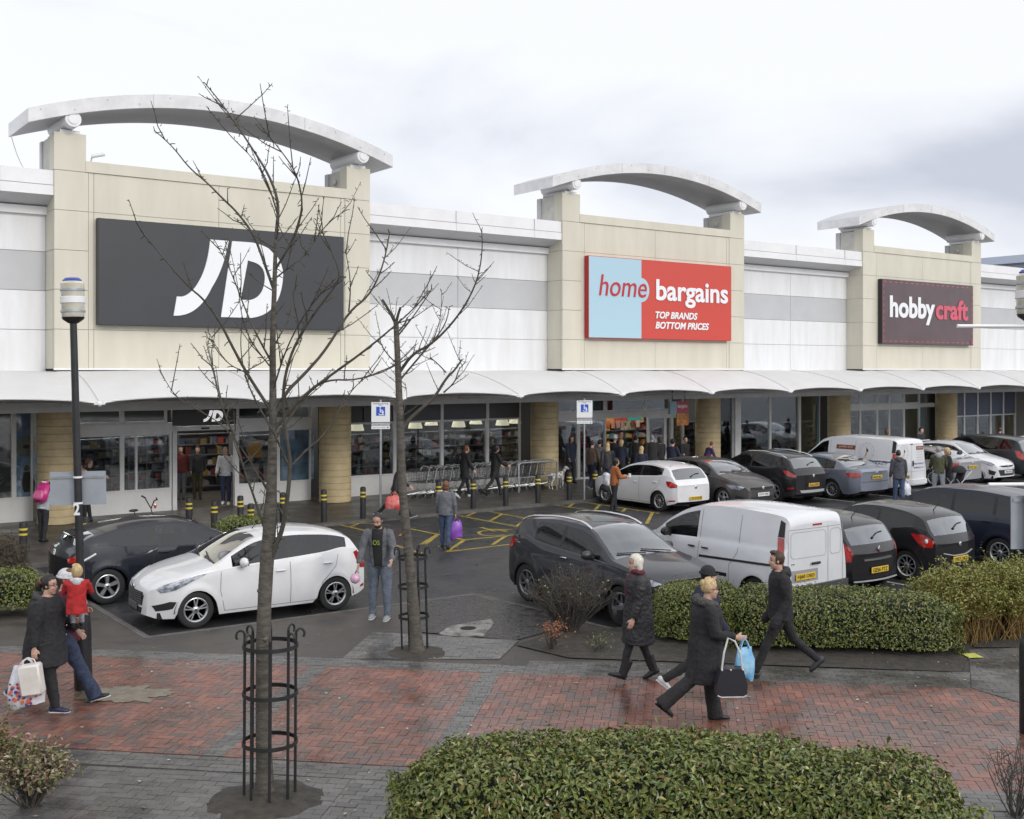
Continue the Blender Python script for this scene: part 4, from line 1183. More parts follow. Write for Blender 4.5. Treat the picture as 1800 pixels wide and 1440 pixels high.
    for key, fs in wins.items():
        wmb = MB(); used = {}
        for f in fs:
            ff = []
            for v in f:
                if v not in used: used[v] = len(wmb.v); wmb.v.append(body.v[v])
                ff.append(used[v])
            wmb.f.append(ff); wmb.m.append(0)
        nm = {'side': 'window', 'screen': 'windscreen', 'rear': 'rear_window'}[key[0]]
        gm = (sglass if key[0] != 'side' else cglass) if key[0] != 'side' or key[1] == 0 or not P.get('privacy') else pglass
        wmb.build(nm, [gm], root, 40)
    # underbody, arch liners and cabin
    ub = MB(); ub.slab(x0c-L+.25, x0c-.2, -hw*.82, hw*.82, .2, .3)
    for wx_ in (wf, wr):
        for s in (-1, 1):
            n_ = 12; pts = [(x0c-wx_+Rr*cos(pi*k/n_), r-.03+Rr*sin(pi*k/n_)) for k in range(n_+1)]
            y0, y1 = s*(hw*.985-.02), s*(hw-.34)
            vs = [(a, y0, b) for a, b in pts]+[(a, y1, b) for a, b in pts]
            ub.add(vs, [(k, k+1, k+n_+2, k+n_+1) for k in range(n_)]); ub.add([(a, y1, b) for a, b in pts], [tuple(range(n_+1))])
    ub.build('underbody', [mat('underbody_black', (.008, .008, .008), .9)], root)
    zb = belt(L*.5); cab = MB(); a, b = P.get('cabin', (P['side'][0][0]+.15, P['side'][-1][1]))
    cab.slab(x0c-b, x0c-a+.3, -hw*.84, hw*.84, zb-.35, zb-.30)
    for x in (a+.95, a+1.75)[:P.get('rows', 2)]:
        for y in (-.36, .36):
            cab.box((x0c-x, y, zb-.02), (.16, .46, .55), rot=Matrix.Rotation(R(-12), 3, 'Y'), bev=.06); cab.box((x0c-x-.07, y, zb+.30), (.1, .26, .17), bev=.05)
    cab.box((x0c-a-.12, 0, zb-.12), (.45, hw*1.6, .3), bev=.1)
    cab.lathe([(.17, -.012), (.185, 0), (.17, .012), (.155, 0), (.17, -.012)], 16, (x0c-a-.42, -.36, zb+.0), 'x')
    cab.build('cabin', [seatm], root)
    # wheels
    tyre, rim = wheel_mesh(P.get('rim', 'five'), r)
    for wx_ in (wf, wr):
        for s in (1, -1):
            w_ = link('wheel', tyre, root); w_.location = (x0c-wx_, s*(hw-.125), r); 
            if s > 0: w_.rotation_euler = (0, 0, pi)
            link('rim', rim, w_)
    # ---- patches laid on the skin
    def S3(x, z, side, off=.006):
        z = max(zlo(x)-.05, min(z, top(x)-.0))
        y = side_y(x, z)
        e = .02
        p = lambda x_, z_: (lambda y_: Vector((x0c-(x_+bow(x_, y_)), y_*side, z_)))(side_y(x_, z_))
        c = p(x, z); tx = p(x+e, z)-p(x-e, z); tz = p(x, z+e)-p(x, z-e)
        nn = tx.cross(tz); 
        if nn.y*side < 0: nn = -nn
        return c+nn.normalized()*off
    def C3(y, z, end, off=.006):
        x = 0 if end > 0 else L
        return Vector((x0c-(x+bow(x, y))+end*off, y, z))
    def T3(x, y, off=.006):
        zt = top(x); ze = zt-crown(x); yt = side_y(x, max(ze, zbelt(x)+.004))
        return Vector((x0c-(x+bow(x, y)), y, zt-(zt-ze)*min(1, abs(y)/yt)**2.6+off))
    def patch(nm, poly, fn, m, mx=.06, off=.006, parent=None):
        bm = bmesh.new(); vs = [bm.verts.new((a, b, 0)) for a, b in poly]; bm.faces.new(vs)
        for _ in range(4):
            es = [e for e in bm.edges if e.calc_length() > mx]
            if not es: break
            bmesh.ops.triangulate(bm, faces=bm.faces); es = [e for e in bm.edges if e.calc_length() > mx]
            bmesh.ops.subdivide_edges(bm, edges=es, cuts=1, use_grid_fill=False)
        bmesh.ops.triangulate(bm, faces=[f for f in bm.faces if len(f.verts) > 4])
        bm.verts.index_update()
        uv = [(v.co.x, v.co.y) for v in bm.verts]; fs = [[v.index for v in f.verts] for f in bm.faces]
        bd = [(e.verts[0].index, e.verts[1].index) for e in bm.edges if len(e.link_faces) == 1]
        bm.free()
        mb = MB(); mb.add([fn(a, b, off) for a, b in uv], fs); k = len(uv)
        mb.v += [fn(a, b, -.004) for a, b in uv]
        for a, b in bd: mb.f.append([a, b, b+k, a+k]); mb.m.append(0)
        return mb
    def sp(nm, poly, side, m, off=.006): return patch(nm, poly, lambda a, b, o: S3(a, b, side, o), m, off=off).build(nm, [m], root, 50)
    def cp(nm, poly, end, m, off=.006, par=None): return patch(nm, poly, lambda a, b, o: C3(a, b, end, o), m, off=off).build(nm, [m], par or root, 50)
    def line(mb, pts, side, w=.007, off=.003):
        for a, b in zip(pts, pts[1:]):
            k = max(1, int(math.hypot(b[0]-a[0], b[1]-a[1])/.06))
            for i in range(k):
                u0, u1 = i/k, (i+1)/k
                p, q = (a[0]+(b[0]-a[0])*u0, a[1]+(b[1]-a[1])*u0), (a[0]+(b[0]-a[0])*u1, a[1]+(b[1]-a[1])*u1)
                dx, dz = q[0]-p[0], q[1]-p[1]; l = math.hypot(dx, dz) or 1; nx, nz = -dz/l*w/2, dx/l*w/2
                mb.add([S3(p[0]+nx, p[1]+nz, side, off), S3(p[0]-nx, p[1]-nz, side, off), S3(q[0]-nx, q[1]-nz, side, off), S3(q[0]+nx, q[1]+nz, side, off)], [(0, 1, 2, 3)])
    for s in (1, -1):
        for poly in P.get('head', ()): sp('headlight', poly, s, lensm)
        for poly in P.get('tail', ()): sp('tail_light', poly, s, redl, .008)
        for poly in P.get('fog', ()): sp('fog_lamp_recess', poly, s, blackp)
        for poly in P.get('reflector', ()): sp('reflector', poly, s, redl)
        for poly, m_ in P.get('sidepatch', ()): sp('side_trim', poly, s, m_, .008)
        if P.get('doors'):
            mb = MB()
            for ln in P['doors']: line(mb, ln, s)
            mb.build('door_gap', [gapm], root)
        for hx, hz in P.get('handles', ()):
            p = S3(hx, hz, s, .028); mb = MB(); mb.box(p, (.18, .022, .026), bev=.009); mb.box(p-Vector((0, s*.014, .004)), (.12, .03, .016)); mb.build('door_handle', [P.get('handlem', pm)], root, 40)
        mx_ = P.get('mirror', P['side'][0][0]+.14)
        zb = belt(mx_); y = side_y(mx_, zb)
        mb = MB(); mb.ball((x0c-mx_-.02, s*(y+.12), zb+.085), (.075, .115, .082), 12, 0); mb.box((x0c-mx_-.075, s*(y+.125), zb+.085), (.01, .15, .1), 1); mb.tube([(x0c-mx_-.03, s*(y-.04), zb+.0), (x0c-mx_-.02, s*(y+.1), zb+.05)], .03, 6, 1)
        mb.build('mirror', [P.get('mirrorm', pm), blackp], root, 50)
    if 'vpatch' in P:
        for nm, poly, end, m_, off in P['vpatch']: cp(nm, poly, end, m_, off)
    def plate(end, z, txt, y=0.0, w=.52, m=None, hgt=.112, lean=.012):
        m = m or (platew if end > 0 else platey)
        pt = C3(y, z, end, .018)
        mb = MB(); mb.box((0, 0, 0), (.014, w, hgt), bev=.005); 
        o = mb.build('number_plate', [m], root); o.location = pt
        if txt:
            b = text_mb(txt, w*.86, hgt*.68, .02, 0, .002); b.xf(Matrix(((0, -1, 0, .0), (1, 0, 0, 0), (0, 0, 1, 0), (0, 0, 0, 1))) if end > 0 else Matrix(((0, 1, 0, 0), (-1, 0, 0, 0), (0, 0, 1, 0), (0, 0, 0, 1))))
            b.off((end*.010, -end*w*.43, -hgt*.34)); b.build('lettering', [ink], o)
    for a in P.get('plates', ()): plate(*a)
    ww = P.get('wiper')
    mb = MB()
    if 'screen' in P and ww is None:
        x = P['screen'][0]-.03
        for y0, y1 in ((.55, -.05), (-.05, -.6)): mb.tube([T3(x+.02+.03*k, y0+(y1-y0)*k/4, .02) for k in range(5)], .011, 5)
        mb.build('wiper', [blackp], root)
    if 'rear' in P and P.get('rwiper', True):
        a, b = P['rear'][:2]; x = b-.05
        mb = MB(); mb.tube([T3(x, .02, .03), T3(x-.05, -.2, .025), T3(x-.06, -.38, .02)], .012, 5); mb.ball(T3(x, .02, .02), .025, 6); mb.build('rear_wiper', [blackp], root)
    if P.get('antenna'):
        x = P['antenna']; p = T3(x, 0, 0); mb = MB(); mb.tube([p, p+Vector((-.14, 0, .16))], [.01, .004], 5); mb.build('antenna', [blackp], root)
    if P.get('rails'):
        a, b = P['rails']
        for s in (1, -1):
            pts = [];
            for k in range(13):
                x = a+(b-a)*k/12; zt = top(x)-crown(x); pts.append(Vector((x0c-x, s*(side_y(x, zt)-.04), zt+.02+.035*min(1, k/1.5, (12-k)/1.5))))
            mb = MB(); mb.tube(pts, .02, 6); mb.build('roof_rail', [chrome], root)
    if P.get('badge'):
        for end, z, r_ in P['badge']:
            p = C3(0, z, end, .012); mb = MB(); mb.lathe([(0, -.006), (r_*.6, -.006), (r_, 0), (r_*1.02, .01), (0, .012)] if end < 0 else [(0, .006), (r_*.6, .006), (r_, 0), (r_*1.02, -.01), (0, -.012)], 16, p, 'x'); mb.build('badge', [chrome], root)
    P['S3'], P['C3'], P['T3'], P['x0c'] = S3, C3, T3, x0c
    return root
def place(root, s, d, ang):              # ang: direction of the nose, 0 = along the shop front, 90 = towards the shops
    root.location = W(s, d, ROAD); root.rotation_euler = (0, 0, PHI+R(ang))
    return root

def hatch(L=4.0, W=1.72, H=1.48, wb=2.5, fo=.82, five=True, **k):
    d = dict(L=L, W=W, H=H, wb=wb, fo=fo)
    k_ = H/1.48
    d['top'] = [(0, .60), (.05, .70), (.16, .78), (.45, .90), (.98, 1.02), (1.12, 1.05), (1.5, 1.25), (1.86, 1.41*k_), (2.2, H-.012), (2.5, H), (3.1*L/4, H-.04), (L-.52, H-.115), (L-.36, H-.175), (L-.30, H-.22), (L-.17, 1.09), (L-.085, .96), (L-.04, .90), (L, .80)]
    d['belt'] = [(0, .66), (.3, .76), (.9, .89), (1.3, .935), (2.2, .985), (3.1, 1.05), (L-.5, 1.10), (L-.25, 1.07), (L, .95)]; d['roofw'] = .71
    d['screen'] = (1.13, 1.9); d['rear'] = (L-.31, L-.09)
    d['side'] = [(1.42, 2.42), (2.50, 3.22), (3.29, 3.55)] if five else [(1.42, 2.55), (2.63, 3.45)]
    d['doors'] = [[(1.22, .9), (1.2, .6), (1.28, .24)], [(2.44, .96), (2.44, .24)], [(1.28, .245), (3.0, .245)], [(3.36, 1.0), (3.3, .8), (3.02, .55), (2.99, .26)]] if five else [[(1.22, .9), (1.2, .6), (1.28, .24)], [(2.62, .98), (2.66, .5), (2.58, .25)], [(1.28, .245), (2.58, .245)]]
    d['handles'] = [(2.26, .82), (3.14, .87)] if five else [(2.42, .84)]
    d.update(k); return d

# ---- white hatchback parked in front (nose to the left)
wpaint = paint('car_white', (.70, .70, .715), .3, dirt=.10)
P = hatch(L=3.97, W=1.73, H=1.49, wb=2.489, fo=.80, paint=wpaint, rim='double', r=.305, antenna=2.05,
    head=[[(.10, .69), (.16, .625), (.40, .66), (.62, .75), (.98, .885), (.90, .885), (.55, .83), (.22, .755)]],
    tail=[[(3.70, 1.01), (3.78, 1.03), (3.97, .82), (3.965, .70), (3.86, .72), (3.77, .86)]],
    fog=[[(.05, .42), (.30, .48), (.42, .47), (.36, .36), (.10, .33)]], reflector=[[(3.86, .40), (3.95, .42), (3.95, .37), (3.87, .36)]])
G_ = []
P['vpatch'] = [('grille', [(-.42, .62), (.42, .62), (.46, .56), (.40, .40), (-.40, .40), (-.46, .56)], 1, blackp, .012), ('lower_grille', [(-.40, .36), (.40, .36), (.36, .26), (-.36, .26)], 1, blackp, .01)]
P['plates'] = [(1, .36, None, 0, .5, mat('plate_dark_grey', (.10, .10, .10), .5))]; P['badge'] = [(1, .665, .045)]  # front plate is plain dark grey without characters
c1 = car('parked_car', 'white hatchback at the kerb behind the first tree, nose to the left', 'car', P)
for k in range(6):
    mb = MB(); mb.tube([P['C3'](y, .42+k*.036, 1, .016) for y in (-.4, -.2, 0, .2, .4)], .006, 4); o = mb.build('grille_bar', [mat('grille_grey', (.10, .10, .105), .4)], c1)
a, b = G(340, 1105, ROAD), G(592, 1073, ROAD)
dv_ = (a-b).normalized(); mid = (a+b)/2; nrm = Vector((dv_.y, -dv_.x, 0)); mid = mid+nrm*(.80 if nrm.y > 0 else -.80)
c1.location = (mid.x, mid.y, ROAD); c1.rotation_euler = (0, 0, math.atan2(dv_.y, dv_.x))

# ---- black coupe-like hatchback behind it (nose to the right)
bpaint = paint('car_blueblack', (.012, .014, .022), .2)
P = hatch(L=4.25, W=1.77, H=1.45, wb=2.63, fo=.90, five=False, paint=bpaint, rim='five', r=.325, privacy=True,
    top=[(0, .58), (.06, .70), (.2, .78), (.6, .90), (1.0, 1.0), (1.35, 1.16), (1.8, 1.36), (2.2, 1.44), (2.6, 1.45), (3.2, 1.40), (3.75, 1.28), (3.95, 1.19), (4.1, 1.02), (4.18, .95), (4.25, .86)], screen=(1.02, 1.9), rear=(3.72, 4.04),
    belt=[(0, .66), (.5, .80), (1.2, .90), (2.4, .95), (3.2, 1.02), (3.7, 1.08), (4.05, 1.0), (4.25, .92)], side=[(1.42, 2.62), (2.72, 3.5)],
    doors=[[(1.3, .9), (1.28, .6), (1.35, .26)], [(2.68, .98), (2.72, .5), (2.62, .27)], [(1.35, .255), (2.62, .255)]], handles=[(2.5, .86)],
    head=[[(.10, .66), (.3, .66), (.75, .80), (.9, .86), (.6, .84), (.2, .76)]], tail=[[(4.02, .90), (4.12, .92), (4.25, .88), (4.25, .80), (4.12, .80)]], low=[(0, .22), (.3, .2), (4.0, .22), (4.25, .30)])
c2 = car('parked_car', 'black three-door hatchback half hidden behind the white one at the left', 'car', P)
mb = MB(); mb.box((P['x0c']-3.84, 0, 1.222), (.26, 1.05, .03), rot=Matrix.Rotation(R(-14), 3, 'Y'), bev=.012); mb.build('spoiler', [bpaint], c2)
mb = MB()
for s in (1, -1):
    o = [P['S3'](3.76+.03*k, .94-.014*k, s, .012) for k in range(10)]
    mb = MB(); mb.tube(o, .02, 6); mb.build('clear_light', [whl], c2)
place(c2, 5.97+1.315, 20.7+.83, 0)

# ---- dark grey crossover (nose towards us)
gpaint = paint('car_graphite', (.045, .046, .054), .24, .35)
P = hatch(L=4.29, W=1.78, H=1.60, wb=2.61, fo=.86, paint=gpaint, rim='seven', r=.345, privacy=True, clad=True, trimz=.38, rails=(1.9, 3.9),
    top=[(0, .72), (.05, .84), (.16, .92), (.5, 1.01), (1.0, 1.09), (1.12, 1.11), (1.5, 1.31), (1.92, 1.52), (2.3, 1.585), (2.8, 1.60), (3.4, 1.56), (3.85, 1.49), (3.95, 1.43), (4.08, 1.22), (4.18, 1.08), (4.22, .98), (4.29, .90)],
    belt=[(0, .76), (.3, .86), (.9, .97), (1.4, 1.01), (2.4, 1.06), (3.2, 1.12), (3.6, 1.20), (4.0, 1.14), (4.29, 1.0)], screen=(1.13, 1.97), rear=(3.90, 4.15), side=[(1.45, 2.5), (2.58, 3.32)],
    doors=[[(1.3, .98), (1.28, .6), (1.35, .36)], [(2.54, 1.05), (2.54, .36)], [(3.5, 1.12), (3.35, .85), (3.12, .6), (3.08, .37)], [(1.35, .365), (3.08, .365)]], handles=[(2.36, .95)], handlem=chrome,
    head=[[(.04, .80), (.12, .76), (.5, .82), (.72, .91), (.5, .90), (.16, .86)]], tail=[[(3.85, 1.08), (4.05, 1.12), (4.29, .98), (4.29, .86), (4.1, .90), (3.95, 1.0)]], fog=[[(.05, .48), (.3, .55), (.38, .45), (.1, .40)]], antenna=3.5,
    low=[(0, .26), (.2, .23), (3.9, .25), (4.29, .34)])
P['vpatch'] = [('grille', [(-.5, .80), (.5, .80), (.42, .62), (-.42, .62)], 1, blackp, .012), ('chrome_bar', [(-.56, .80), (-.2, .74), (.2, .74), (.56, .80), (.56, .86), (-.56, .86)], 1, chrome, .02), ('lower_grille', [(-.6, .52), (.6, .52), (.5, .34), (-.5, .34)], 1, blackp, .012)]
P['badge'] = [(1, .80, .06)]; P['plates'] = [(1, .50, None)]
c3 = car('parked_car', 'dark grey crossover with chrome roof rails facing the walkway', 'car', P)
place(c3, 13.18, 16.43-1.305, -90)
# ---- vans
def van(L, W_, H, wb, fo, paintm, **k):
    d = dict(L=L, W=W_, H=H, wb=wb, fo=fo, paint=paintm, roofw=.83, bowr=.05, rows=1,
        top=[(0, .72), (.05, .86), (.2, .98), (.7, 1.12), (.95, 1.20), (1.35, 1.48), (1.8, H-.12), (2.2, H-.03), (2.8, H), (L-.5, H-.02), (L-.12, H-.06), (L-.03, H-.13), (L, H-.22)],
        belt=[(0, .76), (.3, .88), (.8, 1.05), (1.3, 1.10), (2.5, 1.12), (L, 1.14)], screen=(.97, 1.72),
        plan=[(0, .70), (.12, .84), (.35, .93), (.8, .985), (1.2, 1), (L-.3, 1), (L-.06, .985), (L-.02, .965), (L, .945)],
        side=[(1.22, 2.08)], cabin=(1.35, 2.6), low=[(0, .26), (.2, .22), (L-.3, .24), (L, .30)])
    d.update(k); return d
vpaint = paint('van_white', (.66, .67, .70), .32, dirt=.08)
P = van(4.21, 1.80, 1.82, 2.70, .86, vpaint, rim='seven', r=.315, trimz=.0, mirrorm=blackp, handlem=blackp,
    doors=[[(1.12, 1.1), (1.1, .7), (1.2, .34)], [(2.16, 1.68), (2.16, .34)], [(1.2, .335), (2.95, .335)], [(3.12, 1.66), (3.12, 1.0), (2.95, .75), (2.95, .34)]], handles=[(2.0, .98), (2.34, .98)],
    tail=[[(4.0, 1.36), (4.14, 1.36), (4.2, .90), (4.06, .90)]], sidepatch=[([(2.2, .845), (3.95, .90), (3.95, .86), (2.2, .805)], blackp), ([(1.3, .58), (2.9, .60), (2.9, .54), (1.3, .52)], blackp), ([(4.02, 1.66), (4.12, 1.62), (4.14, 1.37), (4.0, 1.37)], blackp)])
P['vpatch'] = [('rear_bumper', [(-.84, .52), (.84, .52), (.84, .30), (-.84, .30)], -1, mat('bumper_grey', (.05, .05, .052), .5), .06), ('plate_recess', [(-.02, .79), (.66, .79), (.66, .58), (-.02, .58)], -1, mat('recess_grey', (.28, .28, .30), .5), .004), ('high_brake_light', [(-.12, 1.575), (.12, 1.575), (.12, 1.545), (-.12, 1.545)], -1, redl, .012)]
P['plates'] = [(-1, .675, 'HJ60 OEO', .32)]
P['bowr'] = .04
c4 = car('parked_van', 'small white delivery van with its plain rear doors towards the hedge', 'van', P)
C3 = P['C3']
mb = MB()                                             # seams of the rear doors
def vline(mb, pts, w=.009, off=.006):
    for (y0, z0), (y1, z1) in zip(pts, pts[1:]):
        k = 6
        for i in range(k):
            a, b = C3(y0+(y1-y0)*i/k, z0+(z1-z0)*i/k, -1, off), C3(y0+(y1-y0)*(i+1)/k, z0+(z1-z0)*(i+1)/k, -1, off)
            t_ = (b-a).normalized(); n_ = Vector((0, -t_.z, t_.y))*w/2; mb.add([a+n_, a-n_, b-n_, b+n_], [(0, 1, 2, 3)])
vline(mb, [(-.30, 1.53), (-.30, .52)]); vline(mb, [(-.74, .52), (-.74, 1.50), (.74, 1.50), (.74, .52)])
for a, b in ((-.68, -.36), (-.24, .68)): vline(mb, [(a, 1.05), (a, 1.40), (a+.06, 1.45), (b-.06, 1.45), (b, 1.40), (b, 1.05), (b-.05, 1.0), (a+.05, 1.0), (a, 1.05)], .007)
mb.build('rear_door_gap', [mat('soft_gap', (.28, .28, .30), .6)], c4)
mb = MB(); mb.box(C3(.06, .885, -1, .03), (.03, .24, .045), bev=.012); mb.build('rear_handle', [blackp], c4)
b = text_mb('KANGOO'[:0]+'renault', .26, .035, .02, 0, .002); b.xf(Matrix(((0, 1, 0, 0), (-1, 0, 0, 0), (0, 0, 1, 0), (0, 0, 0, 1)))); p = C3(.67, .89, -1, .006); b.off(p); b.build('lettering', [chrome], c4)
mb = MB(); 
for s in (1, -1): pass
fl = MB(); fl.lathe([(0, .004), (.085, .004), (.09, 0)], 20, (0, 0, 0), 'y')
place(c4, 15.87, 12.62+.65+1.35, 90)
# ---- black small hatch and black three-door hatch beside the van
kpaint = paint('car_black', (.013, .013, .015), .22)
hs = dict(tail=[[(3.62, 1.02), (3.78, .99), (3.99, .80), (3.985, .70), (3.86, .70), (3.74, .84)]])
P = hatch(L=3.99, W=1.72, H=1.49, wb=2.58, fo=.80, paint=kpaint, rim='ten', r=.305, antenna=3.35, tail=[[(3.52, 1.06), (3.78, 1.04), (3.99, .88), (3.985, .66), (3.85, .66), (3.66, .88)]], bowr=.16,
    plan=[(0, .66), (.1, .80), (.3, .91), (.7, .985), (1.1, 1), (3.0, 1), (3.6, .97), (3.85, .90), (3.99, .80)], privacy=True)
P['vpatch'] = [('chrome_strip', [(-.42, .70), (.42, .70), (.42, .665), (-.42, .665)], -1, chrome, .02), ('chrome_strip', [(-.66, .30), (.66, .30), (.66, .275), (-.66, .275)], -1, mat('grey_strip', (.35, .35, .36), .4), .02), ('high_brake_light', [(-.15, .845), (.15, .845), (.15, .84), (-.15, .84)], -1, redl, .002)]
P['plates'] = [(-1, .48, 'GE56 FTZ')]; P['badge'] = []
c5 = car('parked_car', 'black hatchback with a chrome tailgate strip, next to the small white van', 'car', P)
p = P['T3'](3.95, 0, 0); mb = MB(); mb.prism([(p.x-.035, y, p.z-.03+z) for y, z in ((0, .06), (.035, 0), (0, -.06), (-.035, 0))], (-.02, 0, 0)); mb.build('badge', [chrome], c5)
place(c5, 18.12, 12.95+.61+1.29, 90)
P = hatch(L=4.0, W=1.74, H=1.49, wb=2.51, fo=.82, five=False, paint=kpaint, rim='ten', r=.32, antenna=3.4, privacy=True, bowr=.16,
    tail=[[(3.46, .98), (3.78, .97), (3.98, .86), (3.95, .73), (3.78, .73), (3.6, .85)]], belt=[(0, .66), (.3, .76), (.9, .88), (1.3, .93), (2.2, .98), (3.1, 1.06), (3.55, 1.12), (3.8, 1.06), (4.0, .95)])
P['vpatch'] = [('chrome_strip', [(-.5, .62), (-.2, .56), (.2, .56), (.5, .62), (.5, .60), (.2, .54), (-.2, .54), (-.5, .60)], -1, mat('grey_strip', (.35, .35, .36), .4), .014)]
P['plates'] = [(-1, .47, 'DE57 OKZ', -.0)]; P['badge'] = [(-1, .765, .05)]
c6 = car('parked_car', 'black three-door hatchback with round tail lamps behind the yellow shrub', 'car', P)
for s in (1, -1):
    p = P['S3'](3.84, .85, s, .016); mb = MB(); mb.ball(p, (.035, .035, .05), 10); mb.build('clear_light', [whl], c6)
place(c6, 20.5, 12.75+.67+1.255, 90)
# ---- big dark blue people carrier at the right edge
npaint = paint('car_navy', (.018, .022, .04), .22, .2)
mpv = dict(L=4.75, W=1.86, H=1.66, wb=2.85, fo=.95, r=.335, roofw=.78,
    top=[(0, .68), (.05, .82), (.2, .92), (.6, 1.04), (.95, 1.12), (1.4, 1.36), (1.85, 1.58), (2.3, 1.65), (3.0, 1.66), (3.9, 1.60), (4.3, 1.54), (4.4, 1.48), (4.58, 1.18), (4.66, 1.02), (4.75, .92)],
    belt=[(0, .74), (.4, .86), (1.0, 1.0), (2.4, 1.05), (3.6, 1.10), (4.5, 1.12), (4.75, 1.0)], screen=(.97, 1.87), rear=(4.36, 4.62), side=[(1.25, 1.5), (1.6, 2.6), (2.68, 3.6), (3.68, 4.2)],
    doors=[[(1.4, 1.0), (1.35, .6), (1.45, .28)], [(2.64, 1.05), (2.64, .28)], [(3.72, 1.1), (3.6, .8), (3.4, .6), (3.38, .28)], [(1.45, .27), (3.38, .27)]], handles=[(2.48, .95), (3.5, .98)])
P = dict(mpv, paint=npaint, rim='ten', tail=[[(4.35, 1.1), (4.55, 1.1), (4.75, .9), (4.7, .75), (4.5, .85)]], privacy=True)
P['plates'] = [(-1, .5, None)]
c7 = car('parked_car', 'dark blue people carrier cut off by the right edge behind the yellow shrub', 'car', P)
place(c7, 23.45, 13.1+1.425, 90)
# ---- second row, nearer the shops
P = hatch(L=4.05, W=1.69, H=1.45, wb=2.47, fo=.83, paint=wpaint, rim='ten', r=.31, antenna=2.3, bowr=.15, tail=[[(3.64, .93), (3.84, .93), (4.04, .84), (4.03, .76), (3.84, .73), (3.70, .80)]],
    top=[(0, .60), (.05, .70), (.16, .78), (.45, .88), (.98, .99), (1.12, 1.02), (1.5, 1.21), (1.9, 1.38), (2.3, 1.44), (2.7, 1.45), (3.2, 1.40), (3.6, 1.31), (3.68, 1.26), (3.86, 1.05), (3.93, .97), (3.98, .90), (4.05, .82)], rear=(3.64, 3.92), side=[(1.42, 2.42), (2.50, 3.4)])
P['plates'] = [(-1, .42, 'YK10 KNE')]; P['badge'] = [(-1, .75, .05)]; P['reflector'] = [[(3.75, .36), (3.98, .38), (3.98, .34), (3.77, .32)]]
c8 = car('parked_car', 'white hatchback beside the person in the orange jacket, tail lamps towards us', 'car', P)
place(c8, 24.15, 24.45+1.235, 90)
gp2 = paint('car_greybrown', (.085, .08, .078), .28, .4)
P = hatch(L=4.25, W=1.79, H=1.46, wb=2.63, fo=.86, paint=gp2, rim='five', r=.32, head=[[(.06, .70), (.14, .60), (.5, .64), (.72, .76), (.5, .76), (.18, .73)]], fog=[[(.05, .40), (.3, .45), (.35, .36), (.1, .32)]], side=[(1.45, 2.5), (2.58, 3.35)], screen=(1.13, 1.95))
P['vpatch'] = [('grille', [(-.5, .68), (.5, .68), (.48, .61), (-.48, .61)], 1, blackp, .012), ('lower_grille', [(-.5, .40), (.5, .40), (.45, .27), (-.45, .27)], 1, blackp, .012)]
P['plates'] = [(1, .46, 'CX14 WJC')]; P['badge'] = [(1, .655, .055)]
c9 = car('parked_car', 'grey-brown hatchback facing us to the right of the white one', 'car', P)
place(c9, 26.3, 22.95+.86+1.315, -90)
P = hatch(L=4.45, W=1.84, H=1.61, wb=2.65, fo=.93, paint=kpaint, rim='five', r=.35, privacy=True, clad=True, trimz=.40, rails=(1.9, 3.9), bowr=.16,
    top=[(0, .72), (.05, .84), (.16, .92), (.5, 1.0), (1.0, 1.09), (1.15, 1.11), (1.6, 1.34), (2.0, 1.52), (2.4, 1.59), (2.9, 1.60), (3.5, 1.54), (3.95, 1.45), (4.05, 1.40), (4.25, 1.18), (4.36, 1.04), (4.4, .98), (4.45, .92)],
    belt=[(0, .76), (.3, .86), (.9, .97), (1.4, 1.02), (2.4, 1.07), (3.3, 1.12), (3.8, 1.18), (4.2, 1.12), (4.45, 1.0)], screen=(1.17, 2.03), rear=(3.98, 4.28), side=[(1.5, 2.5), (2.58, 3.35), (3.42, 3.75)],
    tail=[[(3.95, 1.06), (4.15, 1.06), (4.44, .92), (4.44, .85), (4.2, .88), (4.05, .96)]], reflector=[[(4.2, .52), (4.4, .54), (4.4, .48), (4.2, .47)]], doors=[[(2.54, 1.05), (2.54, .4)], [(3.5, 1.12), (3.35, .85), (3.15, .6), (3.1, .4)]], handles=[(2.4, .96)])
P['vpatch'] = [('bumper_trim', [(-.6, .44), (.6, .44), (.55, .36), (-.55, .36)], -1, mat('grey_strip', (.35, .35, .36), .4), .02)]
P['plates'] = [(-1, .60, 'FG16 XWD', 0, .52, mat('plate_orange', (.62, .36, .06), .4))]; P['badge'] = [(-1, .88, .055)]
c10 = car('parked_car', 'black crossover with a bright window surround in the second row', 'car', P)
place(c10, 28.75, 23.0+.87+1.325, 90)
